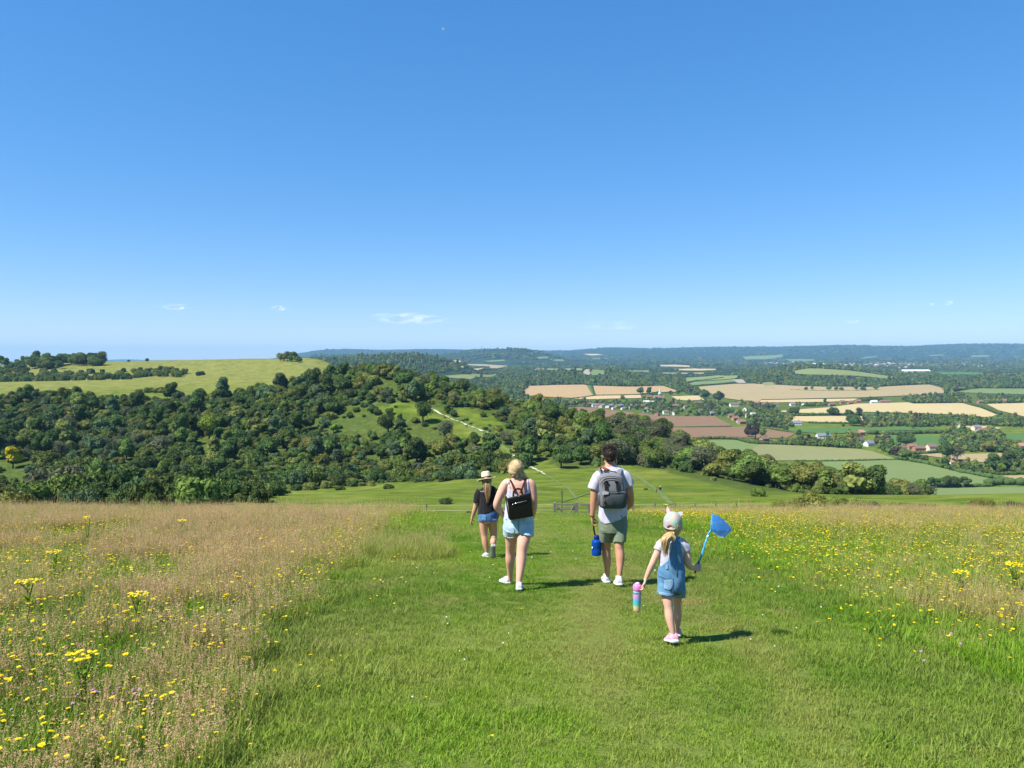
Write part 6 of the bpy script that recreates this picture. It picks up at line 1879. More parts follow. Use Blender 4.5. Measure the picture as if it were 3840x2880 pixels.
def man():
    g0 = Figure(CROP1, 9.4)
    gR = g0.ground(1470, 1428); gL = g0.ground(1365, 1388)
    f = Figure(CROP1, (gR[1]+gL[1])/2)
    dR, dL = gR[1]-f.d0, gL[1]-f.d0
    base = (float(f.P(1420, 1400)[0]), f.d0, Z1(float(f.P(1420, 1400)[0]), f.d0))
    w_l = f.P(1232, 800, .02)
    parts = head(f, 1393, 255, 0.01, 60, 78, 76)
    parts += [f.tube([(1393,290,.02,44,48),(1393,330,.01,43,46),(1394,352,0,54,50),(1396,382,0,84,54),(1398,416,0,112,62),(1402,480,0,120,74),(1406,570,0,112,76),(1412,690,0,100,70),(1418,800,0,106,76),(1420,870,0,116,84),(1420,930,0,108,80)]),
              f.tube([(1340,424,0,28,36),(1304,430,0,34,40),(1280,466,0,38,42),(1262,530,-.01,40,42),(1250,640,-.01,33,34),(1248,690,.0,33,33),(1240,760,.01,24,24),(1232,806,.02,18,20)]),
              f.tube([(1460,424,0,28,36),(1498,430,0,34,40),(1522,466,0,38,42),(1552,530,.0,40,42),(1573,630,.03,34,34),(1572,680,.12,32,32),(1556,715,.24,22,22),(1545,728,.30,18,18)]),
              f.tube([(1362,880,0,66,74),(1358,960,dL*.25,56,62),(1360,1050,dL*.5,40,44),(1360,1090,dL*.55,38,40),(1362,1150,dL*.6,38,42),(1368,1210,dL*.7,33,36),(1368,1290,dL*.9,22,25),(1368,1345,dL+.02,22,28)]),
              f.tube([(1478,880,0,66,74),(1478,960,dR*.25,56,62),(1474,1050,dR*.45,42,45),(1476,1090,dR*.5,40,42),(1482,1150,dR*.6,40,44),(1482,1210,dR*.7,35,38),(1477,1300,dR*.9,22,25),(1472,1380,dR+.02,22,28)])]
    parts += hand(w_l, f.P(1246, 880, .04)-w_l, (1, 0, 0), (0, -1, -.1) if False else (.3, 1, 0), 1.0, 1.05)
    w_r = f.P(1545, 728, .30); parts += hand(w_r, (-.35, .9, -.1), (0, 0, -1), (-1, .2, 0), 1.0, .8)
    man_ = make_person(f, parts, base, M_SKIN_M, .0045, 'man seen from behind in white T-shirt and sage green shorts, walking downhill')
    hemx = [1200, 1285, 1310, 1345, 1400, 1480, 1548, 1640]; hemy = [780, 800, 848, 868, 860, 832, 782, 770]
    garment(f, 't_shirt', [f.tube([(1393,346,.0,58,54),(1395,372,0,96,66),(1398,402,0,130,76),(1402,480,0,130,88),(1407,600,0,126,92),(1413,720,0,128,94),(1417,800,0,133,97),(1420,900,0,138,100)]),
            f.tube([(1312,422,0,50,58),(1274,470,0,54,58),(1239,558,-.01,50,54)]), f.tube([(1492,422,0,50,58),(1533,462,0,53,58),(1564,526,0,50,54)])],
            man_, M_TEE_W, lambda X, Y, co, nr: (Y < np.interp(X, hemx, hemy)) & (Y > 352-0*X), .006, 7, (.010, 11.0, (1, 1, .4)))
    garment(f, 'shorts', [f.tube([(1418,770,0,124,90),(1420,860,0,132,96),(1420,930,0,126,94)]), f.tube([(1366,880,0,74,90),(1358,960,dL*.25,66,74),(1356,1040,dL*.5,57,64)]), f.tube([(1476,880,0,74,90),(1478,960,dR*.25,64,74),(1473,1036,dR*.45,56,64)])],
            man_, M_SAGE, lambda X, Y, co, nr: Y < np.where(X < 1420, 1036, 1031), .006, 2, (.008, 13.0, (1, 1, .5)))
    # hair: close-cropped sides, fuller swept top
    cap = MB(); V, F = f.ell(1393, 238, 0.004, 66, 66, 80); cap.add(V, F); V, F = f.ell(1392, 208, .03, 62, 42, 74); cap.add(V, F); V, F = f.ell(1393, 285, -.035, 50, 40, 46); cap.add(V, F)
    co, nr, FF = remesh(np.concatenate(cap.V), cap.F, .006, 2)
    co = co+nr*(noise3(co*np.array([1, 1, .5]), 45., 2)*.006)[:, None]
    X, Y = f.pix(co); c0 = f.P(1393, 250, .01)
    ok = (Y < np.interp(X, [1320, 1340, 1365, 1393, 1425, 1445, 1465], [238, 285, 312, 318, 312, 285, 238])) & ~((co[:, 1] > c0[1]+.03) & (Y > 225))
    FF = FF[ok[FF].all(1)]
    put('hair', co, FF, man_, M_DARKH, True, .003, np.random.default_rng(1).uniform(.1, .6, len(co)))
    r = np.random.default_rng(12); cs = []
    for k in range(900):
        a = r.uniform(0, 6.28); e = r.uniform(-.2, 1.45)
        d = np.array([math.cos(a)*math.cos(e), math.sin(a)*math.cos(e), math.sin(e)])
        if d[1] > .5 and d[2] < .3: continue
        p = f.P(1393, 232, .01)+d*np.array([64, 78, 70])*f.s
        L = (.026 if d[2] > .35 else .010)*r.uniform(.7, 1.3)
        dr = np.array([-.9*r.uniform(.6, 1), .25, .1])+d*.22+r.normal(0, .16, 3); dr /= np.linalg.norm(dr)
        cs.append(np.array([p-d*.003, p+dr*L*.55+d*.002, p+dr*L-np.array([0, 0, .004])]))
    b = strands(cs, .0032)
    put('hair_top', np.concatenate(b.V), b.F, man_, M_DARKH, True, 0, np.concatenate(b.A))
    shoe(f, man_, gR+np.array([0, -.02, .03]), None, .03, .30, .095, M_SHOE, M_SOLE, -.22)
    shoe(f, man_, gL+np.array([0, .0, .0]), None, -.06, .30, .095, M_SHOE, M_SOLE, -.15)
    wr = f.P(1234, 792, .018)
    wv, wF = tube_arrays([wr+np.array([.002, 0, .009]), wr-np.array([.002, 0, .009])], [.033, .033], 16)
    put('wristwatch', wv, wF, man_, plain('watch_strap', (.16, .07, .05), .5), True)
    return f, man_, gL, gR
MAN, MAN_O, _a, _b = man()

def man_backpack():
    f = MAN
    heather = NT('heather_grey_canvas'); co = heather.coords('Object'); n = heather.noise(co, 420., 2, .6)
    M_H = heather.done(heather.bsdf(heather.ramp(n, [(.35, (.085, .086, .090)), (.65, (.23, .23, .235))]), .85, heather.bump(n, .3, .002)))
    dk = NT('charcoal_canvas'); co = dk.coords('Object'); n = dk.noise(co, 420., 2, .6)
    M_D = dk.done(dk.bsdf(dk.ramp(n, [(.35, (.030, .040, .046)), (.65, (.085, .100, .108))]), .8, dk.bump(n, .3, .002)))
    M_BK = plain('black_webbing', (.012, .012, .014), .7, .2, 60, .3, 400)
    M_LE = plain('tan_leather', (.27, .085, .032), .5, .25, 30, .3, 120)
    base = f.P(1418, 725, -.22)
    root = empty('backpack', base); tag(root, "grey heather backpack with black handles on the man's back", 'backpack')
    B = lambda nm, VF, m, sm=True: put(nm, VF[0], VF[1], root, m, sm)
    top = [(1404,412,-.185,46,18),(1402,418,-.185,74,30),(1402,430,-.19,90,40),(1402,452,-.195,101,50),(1405,500,-.20,107,56),(1408,560,-.205,111,60),(1413,630,-.205,117,62),(1417,690,-.205,118,58),(1418,712,-.20,112,50),(1418,722,-.20,96,40)]
    B('bag', squircle_bag(f, top), M_H)
    B('front_pocket', squircle_bag(f, [(1428,566,-.225,100,52),(1428,572,-.228,106,56),(1429,620,-.232,110,58),(1428,680,-.228,110,54),(1425,712,-.222,104,44),(1424,722,-.22,90,34)]), M_D)
    B('side_pocket', squircle_bag(f, [(1306,598,-.19,18,40),(1304,606,-.19,22,46),(1306,660,-.19,22,46),(1316,708,-.19,16,38)]), M_D)
    # zip arcs over the top
    zz = MB()
    for (y0, y1, hw, dz) in ((478, 442, 98, -.272), (520, 462, 96, -.279)):
        P = [f.P(1404+hw*math.cos(a), y0-(y0-y1)*math.sin(a), dz) for a in np.linspace(math.pi, 0, 15)]
        zz.tube(P, [.0035]*15, 5)
    put('zip', np.concatenate(zz.V), zz.F, root, M_BK)
    for X0, X1 in ((1352, 1362), (1456, 1466)):
        VF = strap(f, [(X0,488,-.283),(X0+4,530,-.292),(X1,572,-.298),(X1+1,600,-.305)], 26, 7)
        B('handle_strap', VF, M_BK, False)
    VF = strap(f, [(1352,488,-.283),(1362,484,-.292),(1372,496,-.292),(1374,520,-.287)], 14, 6); B('handle_strap', VF, M_BK, False)
    VF = strap(f, [(1456,488,-.283),(1446,486,-.292),(1440,500,-.292)], 14, 6); B('handle_strap', VF, M_BK, False)
    for pts in ([(1332,430,-.17),(1318,405,-.12),(1305,384,-.05),(1300,385,.05),(1300,440,.12),(1305,560,.12),(1302,640,-.08)], [(1466,425,-.17),(1476,400,-.12),(1482,380,-.05),(1486,384,.05),(1488,440,.12),(1492,560,.12),(1510,640,-.10)]):
        B('shoulder_strap', strap(f, pts, 34, 10), M_H, False)
    B('leather_handle', (lambda t: t)(tube_arrays([f.P(1318,356,-.10), f.P(1340,366,-.125), f.P(1364,380,-.135), f.P(1386,392,-.14)], [.017, .018, .018, .015], 10)), M_LE)
    B('handle_cord', tube_arrays([f.P(1386,392,-.14), f.P(1412,400,-.15), f.P(1440,402,-.16), f.P(1450,412,-.17)], [.008]*4, 6), M_BK)
    B('handle_cord', tube_arrays([f.P(1318,356,-.10), f.P(1310,372,-.10), f.P(1316,400,-.13), f.P(1330,425,-.17)], [.010]*4, 6), M_BK)
    B('leather_patch', (np.array([f.P(1332,650,-.318), f.P(1348,650,-.318), f.P(1348,668,-.318), f.P(1332,668,-.318), f.P(1332,650,-.29), f.P(1348,650,-.29), f.P(1348,668,-.29), f.P(1332,668,-.29)]), [(0,3,2,1),(4,5,6,7),(0,1,5,4),(1,2,6,5),(2,3,7,6),(3,0,4,7)]), M_LE, False)
    B('pocket_seam', tube_arrays([f.P(1422,640,-.322), f.P(1422,700,-.316)], [.0025]*2, 5), M_BK)
    B('pocket_zip', tube_arrays([f.P(1330,578,-.305), f.P(1380,574,-.32), f.P(1440,574,-.322), f.P(1520,570,-.31)], [.003]*4, 5), M_BK)
    B('paper', (np.array([f.P(1322,572,-.312), f.P(1380,572,-.318), f.P(1380,600,-.32), f.P(1322,606,-.314), f.P(1322,572,-.305), f.P(1380,572,-.31), f.P(1380,600,-.312), f.P(1322,606,-.306)]), [(0,3,2,1),(4,5,6,7),(0,1,5,4),(1,2,6,5),(2,3,7,6),(3,0,4,7)]), plain('pale_lining', (.34,.34,.35), .8), False)
    # water bottle in the side pocket
    bt = empty('small_bottle', f.P(1302, 620, -.215)); tag(bt, "clear plastic bottle with blue cap in the backpack's side pocket", 'bottle')
    cl = NT('clear_plastic'); M_CL = cl.done(cl.bsdf((.72, .82, .88), .08, None, **{'Transmission Weight': .75, 'IOR': 1.3}))
    V, F = tube_arrays([f.P(1302,650,-.215), f.P(1302,600,-.215), f.P(1302,588,-.215), f.P(1302,578,-.215), f.P(1302,572,-.215)], [.021, .021, .017, .012, .011], 14); put('bottle_body', V, F, bt, M_CL)
    V, F = tube_arrays([f.P(1302,574,-.215), f.P(1302,557,-.215)], [.0145, .0145], 14); put('cap', V, F, bt, plain('blue_cap', (.02, .05, .55), .35))
man_backpack()

def blue_bottle():
    f = MAN
    base = f.P(1273, 1142, .05)
    root = empty('water_bottle', base); tag(root, "large translucent blue water bottle hanging from the man's left hand", 'bottle')
    t = NT('blue_plastic'); M_B = t.done(t.bsdf((.006, .085, .46), .10, None, **{'Transmission Weight': .45, 'IOR': 1.25, 'Specular IOR Level': .5}))
    M_C = plain('dark_blue_cap', (.004, .016, .13), .3, .1)
    X = 1273; dy = .05
    prof = [(1141,38),(1138,43),(1130,45),(1085,45),(1080,43.5),(1075,45),(1030,45),(1022,45),(1012,42),(1004,33),(1000,24),(996,22)]
    V, F = tube_arrays([f.P(X, y, dy) for y, _ in prof], [r*f.s for _, r in prof], 28); put('bottle_body', V, F, root, M_B)
    V, F = tube_arrays([f.P(X, 997, dy), f.P(X, 990, dy), f.P(X, 970, dy), f.P(X, 964, dy)], [24*f.s, 23*f.s, 22*f.s, 17*f.s], 20); put('cap', V, F, root, M_C)
    V, F = tube_arrays([f.P(1308,1030,dy-.02), f.P(1316,1045,dy-.025), f.P(1316,1095,dy-.025), f.P(1306,1112,dy-.02)], [.008]*4, 8); put('grip', V, F, root, M_B)
    M_BK = plain('black_strap', (.01, .01, .012), .6)
    for pts in ([(1262,985,dy-.02),(1250,940,dy),(1246,905,.045),(1245,862,.04)], [(1266,975,dy+.02),(1256,940,dy+.01),(1251,905,.055),(1248,862,.05)]):
        VF = strap(f, pts, 9, 4); put('strap', VF[0], VF[1], root, M_BK, False)
    V = np.array([f.P(1230.5,1068,dy-.045), f.P(1238,1068,dy-.058), f.P(1238,1082,dy-.058), f.P(1230.5,1082,dy-.045)]); V2 = V+np.array([0, .006, 0])
    put('label', np.concatenate([V, V2]), [(0,3,2,1),(4,5,6,7),(0,1,5,4),(1,2,6,5),(2,3,7,6),(3,0,4,7)], root, plain('white_label', (.8,.8,.8), .5), False)
blue_bottle()
# ------------------------------------------------------------------ the woman with the black backpack
def poly_keep(P): return lambda X, Y, co, nr: in_poly(X, Y, P)

def scalp_strands(f, c, rad, tie, n, seed, spread=1.15, lift=1.04, jitter=.06):
    """locks combed over the skull from all sides to a tie point; c centre, rad radii (m), tie direction"""
    r = np.random.default_rng(seed); cs = []
    tie = np.array(tie, float); tie /= np.linalg.norm(tie)
    for k in range(n):
        d = r.normal(size=3); d[2] = abs(d[2])*1.0-.25; d /= np.linalg.norm(d)
        if d[1] > .72 and d[2] < .55: continue
        if np.dot(d, tie) > .93: continue
        pts = []
        om = math.acos(np.clip(np.dot(d, tie), -1, 1))
        wob = r.normal(0, jitter, 3)
        for t in np.linspace(0, 1, 8):
            q = (math.sin((1-t)*om)*d+math.sin(t*om)*tie)/math.sin(om) if om > .01 else d
            q = q+wob*math.sin(math.pi*t); q /= np.linalg.norm(q)
            pts.append(c+q*rad*(lift+r.normal(0, .008)))
        cs.append(np.array(pts))
    return cs

def tail_strands(P0, pts, n, seed, r0, r1, wave=.004):
    """pony tail: n locks following a guide line (world points), bundle radius r0 -> r1"""
    r = np.random.default_rng(seed); G = densify([(*p, .01, .01) for p in pts], 5)[:, :3]; cs = []
    for k in range(n):
        a = r.uniform(0, 6.28); q = math.sqrt(r.uniform()); L = int(len(G)*r.uniform(.72, 1.0)); ph = r.uniform(0, 6.28)
        c = []
        for i in range(max(5, L)):
            t = i/(len(G)-1); rr = (r0+(r1-r0)*t)*(0.75+.9*math.sin(math.pi*min(1, t*1.1)))
            c.append(G[i]+np.array([math.cos(a)*q*rr, math.sin(a)*q*rr*.6, 0])+np.array([math.sin(t*9+ph), math.cos(t*8+ph), 0])*wave*t)
        cs.append(np.array(c))
    return cs

def woman():
    g0 = Figure(CROP1, 9.4)
    gR = g0.ground(585, 1462); gL = g0.ground(500, 1398)
    f = Figure(CROP1, (gR[1]+gL[1])/2); dR, dL = gR[1]-f.d0, gL[1]-f.d0
    x0 = float(f.P(575, 1430)[0]); base = (x0, f.d0, Z1(x0, f.d0))
    wl = f.P(438, 775, .03); wr = f.P(706, 800, .20)
    parts = head(f, 558, 375, .02, 56, 76, 72)
    parts += [f.tube([(562,410,.02,40,44),(564,445,.01,42,44),(566,468,0,60,48),(570,490,0,104,58),(575,520,0,118,66),(578,580,0,112,74),(578,660,0,108,74),(578,730,0,110,76),(580,800,0,122,88),(582,870,0,132,98),(582,930,0,122,92)]),
              f.tube([(520,498,0,30,38),(482,500,0,40,44),(456,528,0,42,44),(432,575,-.01,41,42),(402,640,-.02,35,36),(384,692,-.02,31,32),(396,726,0,31,31),(420,756,.02,24,24),(438,780,.03,19,19)]),
              f.tube([(630,498,0,30,38),(670,500,0,40,44),(693,528,0,42,44),(704,585,0,40,42),(712,650,.0,35,36),(715,700,.03,32,32),(712,740,.09,30,30),(707,780,.16,22,22),(705,805,.20,18,18)]),
              f.tube([(522,880,0,72,84),(516,960,dL*.25,58,64),(512,1030,dL*.4,50,54),(507,1105,dL*.55,42,44),(505,1180,dL*.65,43,46),(505,1250,dL*.8,34,36),(505,1320,dL*.95,25,28),(503,1372,dL+.02,26,32)]),
              f.tube([(638,880,0,76,84),(630,960,dR*.2,64,68),(620,1030,dR*.4,54,56),(608,1110,dR*.5,46,47),(602,1190,dR*.6,46,48),(594,1270,dR*.75,37,39),(582,1370,dR*.95,25,27),(580,1432,dR+.02,26,32)])]
    parts += hand(wl, (.12, .12, -1), (1, 0, .1), (.2, -1, .1), .92, .18)
    parts += hand(wr, (-.3, .75, -.35), (-.6, 0, -.6), (-.5, .5, .5), .92, .6)
    w = make_person(f, parts, base, M_SKIN_W, .0045, 'woman seen from behind in white camisole and pale denim shorts, hand on hip')
    tor = [(570,486,0,106,62),(575,520,0,124,72),(578,580,0,120,82),(578,660,0,119,84),(578,730,0,122,86),(580,800,0,130,94),(582,850,0,136,102)]
    cam = [(430,830),(432,720),(440,640),(468,610),(489,548),(474,490),(470,455),(487,455),(494,490),(508,552),(545,598),(600,610),(640,588),(655,552),(655,490),(652,455),(670,455),(673,490),(680,548),(694,590),(702,640),(716,720),(722,830)]
    garment(f, 'camisole', [f.tube(tor), f.tube([(470,500,0,30,40),(520,488,0,40,60)]), f.tube([(690,500,0,30,40),(630,488,0,40,60)])], w, M_TEE_W, poly_keep(cam), .005, 3, (.008, 18., (1, 1, .3)), .003)
    rr = np.random.default_rng(3)
    def hem(X, Y, co, nr):
        edge = np.interp(X, [430, 450, 500, 560, 574, 580, 620, 680, 722], [962, 972, 988, 978, 952, 948, 962, 976, 968])
        fr = noise3(co, 160., 5)*7
        return (Y < edge+fr) & (Y > 770)
    garment(f, 'denim_shorts', [f.tube([(579,750,0,122,90),(581,810,0,131,98),(582,880,0,140,108),(582,930,0,130,102)]), f.tube([(516,880,0,76,96),(510,930,dL*.15,72,84),(508,1000,dL*.3,66,74)]), f.tube([(644,880,0,78,96),(642,930,dR*.15,74,84),(640,1000,dR*.3,76,76)])], w, M_DEN_L, hem, .005, 3, (.007, 16., (1, 1, .6)))
    # back pockets and seams
    for P in ([(468,868),(545,872),(542,945),(505,962),(470,940)], [(618,868),(695,858),(700,930),(660,952),(622,938)]):
        garment(f, 'back_pocket', [f.tube([(581,810,0,134,101),(582,880,0,143,111),(582,930,0,134,105)]), f.tube([(516,880,0,79,99),(508,1000,dL*.3,69,77)]), f.tube([(644,880,0,81,99),(640,1000,dR*.3,79,79)])], w, M_DEN_L, (lambda PP: (lambda X, Y, co, nr: in_poly(X, Y, PP) & (nr[:, 1] < 0)))(P), .005, 3, (.003, 20., (1, 1, .6)), .004)
    sm = MB(); sm.tube([f.P(581, y, -.107*1.38) for y in (800, 840, 880, 920, 940)], [.003]*5, 5)
    put('centre_seam', np.concatenate(sm.V), sm.F, w, M_DEN_D)
    # frayed white threads at the hems
    th = []
    for k in range(260):
        X = rr.uniform(448, 716); Y = np.interp(X, [430, 450, 500, 560, 574, 580, 620, 680, 722], [962, 972, 988, 978, 952, 948, 962, 976, 968])
        leg = (508, 66, 74) if X < 576 else (640, 76, 76); q = (X-leg[0])/leg[1]
        if abs(q) > .98: continue
        p = f.P(X, Y-2, -leg[2]*f.s*math.sqrt(1-q*q)*1.0)
        th.append(np.array([p, p+np.array([rr.normal(0, .002), 0, -.006]), p+np.array([rr.normal(0, .004), 0, -.012])]))
    b = strands(th, .0016); put('frayed_hem', np.concatenate(b.V), b.F, w, cloth('white_thread', (.62, .68, .70)))
    # hair: blonde, twisted into a low side tail on the right
    c = f.P(556, 366, .015); s = f.s
    cap = MB(); V, F = f.ell(556, 352, .015, 58, 62, 74); cap.add(V, F); V, F = f.ell(550, 398, -.016, 64, 44, 62); cap.add(V, F); V, F = f.ell(602, 424, -.012, 40, 32, 44); cap.add(V, F)
    co, nr, FF = remesh(np.concatenate(cap.V), cap.F, .006, 4)
    co = co+nr*(noise3(co*np.array([1, 1, .4]), 30., 6)*.004)[:, None]
    ok = ~((co[:, 1] > c[1]+.045) & (co[:, 2] < c[2]+.05)); FF = FF[ok[FF].all(1)]
    put('hair', co, FF, w, M_BLONDE, True, .002, np.random.default_rng(1).uniform(.3, .6, len(co)))
    cs = scalp_strands(f, f.P(556, 368, .012), np.array([64, 80, 76])*s, (.66, -.34, -.60), 900, 21, jitter=.16, lift=1.03)
    tail = [f.P(596,415,-.03), f.P(616,440,-.03), f.P(630,470,.0), f.P(636,505,.05), f.P(632,545,.09)]
    cs += tail_strands(None, tail, 160, 22, .042, .022, .010)
    r = np.random.default_rng(77)
    for k in range(70):      # loose wisps
        a = r.uniform(0, 6.28); p = f.P(556+66*math.cos(a), 368-72*math.sin(a), r.uniform(-.05, .03)); q = np.array([math.cos(a), -.3, math.sin(a)])
        cs.append(np.array([p, p+q*r.uniform(.004, .012)+r.normal(0, .004, 3), p+q*r.uniform(.006, .02)+np.array([r.normal(0, .01), 0, -r.uniform(.004, .025)])]))
    # loops of the loose bun
    r = np.random.default_rng(8)
    for k in range(150):
        t = r.uniform(-.5, .5); cs.append(np.array([f.P(505+r.uniform(-8, 20), 380+t*50, -.035), f.P(530, 418+t*40, -.075), f.P(570, 428+t*36, -.082), f.P(605, 425+t*30, -.05)])+r.normal(0, .004, (4, 3)))
    b = strands(cs, .0030); put('hair_locks', np.concatenate(b.V), b.F, w, M_BLONDE, True, 0, np.concatenate(b.A))
    shoe(f, w, gR+np.array([0, -.02, .02]), None, .10, .25, .085, M_SHOE, M_SOLE, -.20)
    shoe(f, w, gL+np.array([-.02, .0, .0]), None, -.45, .25, .085, M_SHOE, M_SOLE, -.14)
    return f, w
WOMAN, WOMAN_O = woman()

def black_bag():
    f = WOMAN
    t = NT('black_leather'); co = t.coords('Object'); n = t.noise(co, 160., 3)
    M_L = t.done(t.bsdf(t.mix(t.noise(co, 6., 3), (.003, .003, .004), (.007, .0075, .009)), t.math('MULTIPLY_ADD', n, .25), t.bump(n, .12, .002), **{'Specular IOR Level': .32}))
    for nd in M_L.node_tree.nodes:
        if nd.type == 'MATH' and nd.operation == 'MULTIPLY_ADD': nd.inputs[2].default_value = .22
    M_S = plain('dark_brown_strap', (.030, .014, .014), .35, .2)
    M_Z = plain('silver_zip', (.55, .55, .56), .25, .1, 40, 0, 60, Metallic=.9)
    root = empty('backpack', f.P(600, 815, -.20)); tag(root, 'black leather backpack hanging tilted on the woman in white camisole', 'backpack')
    # slab with rounded edges, corners given in the picture
    def slab(c4, d_front, d_back, inset, nm, mat):
        (ax, ay), (bx, by), (cx, cy), (dx, dy_) = c4
        bm = bmesh.new(); vs_ = []
        for dd in (d_front, d_back):
            for X, Y in c4: vs_.append(bm.verts.new(f.P(X, Y, dd)-np.array(root.location)))
        for q in ((0,1,2,3), (7,6,5,4), (0,4,5,1), (1,5,6,2), (2,6,7,3), (3,7,4,0)): bm.faces.new([vs_[i] for i in q])
        bmesh.ops.bevel(bm, geom=bm.edges[:], offset=inset, segments=3, profile=.6, affect='EDGES')
        bmesh.ops.recalc_face_normals(bm, faces=bm.faces[:])
        m = bpy.data.meshes.new(nm); bm.to_mesh(m); bm.free()
        m.polygons.foreach_set('use_smooth', np.ones(len(m.polygons), bool))
        return link(nm, m, mat, root)
    slab([(478,634),(684,588),(711,797),(500,833)], -.235, -.125, .012, 'bag', M_L)
    slab([(484,640),(682,595),(688,640),(489,682)], -.243, -.2, .004, 'flap', M_L)
    V, F = tube_arrays([f.P(526,688,-.243), f.P(560,679,-.245), f.P(610,668,-.245), f.P(654,656,-.243)], [.0035]*4, 6); put('zip', V, F, root, M_Z)
    V, F = tube_arrays([f.P(528,688,-.246), f.P(531,700,-.248)], [.006, .004], 6); put('zip_pull', V, F, root, M_Z)
    V, F = tube_arrays([f.P(478,636,-.18), f.P(580,613,-.185), f.P(682,590,-.18)], [.004]*3, 6); put('zip', V, F, root, M_Z)
    VF = strap(f, [(534,628,-.20),(534,592,-.20),(545,566,-.20),(570,553,-.20),(598,558,-.20),(610,580,-.20),(613,612,-.20)], 16, 7); put('handle', VF[0], VF[1], root, M_S, False)
    for pts in ([(556,600,-.15),(540,552,-.115),(522,505,-.08),(506,474,-.03),(500,470,.04),(496,520,.10),(492,620,.10)], [(596,590,-.15),(614,545,-.115),(630,500,-.08),(643,470,-.03),(648,466,.04),(652,520,.10),(660,620,.10)]):
        VF = strap(f, pts, 16, 5); put('shoulder_strap', VF[0], VF[1], root, M_S, False)
    for pts in ([(470,622,-.06),(474,680,-.10),(486,760,-.13),(497,820,-.14)],):
        VF = strap(f, pts, 12, 5); put('lower_strap', VF[0], VF[1], root, M_S, False)
    V = np.array([f.P(572,618,-.246), f.P(590,614,-.246), f.P(590,619,-.246), f.P(572,623,-.246)]); put('badge', np.concatenate([V, V+np.array([0, .006, 0])]), [(0,3,2,1),(4,5,6,7),(0,1,5,4),(1,2,6,5),(2,3,7,6),(3,0,4,7)], root, M_Z, False)
black_bag()

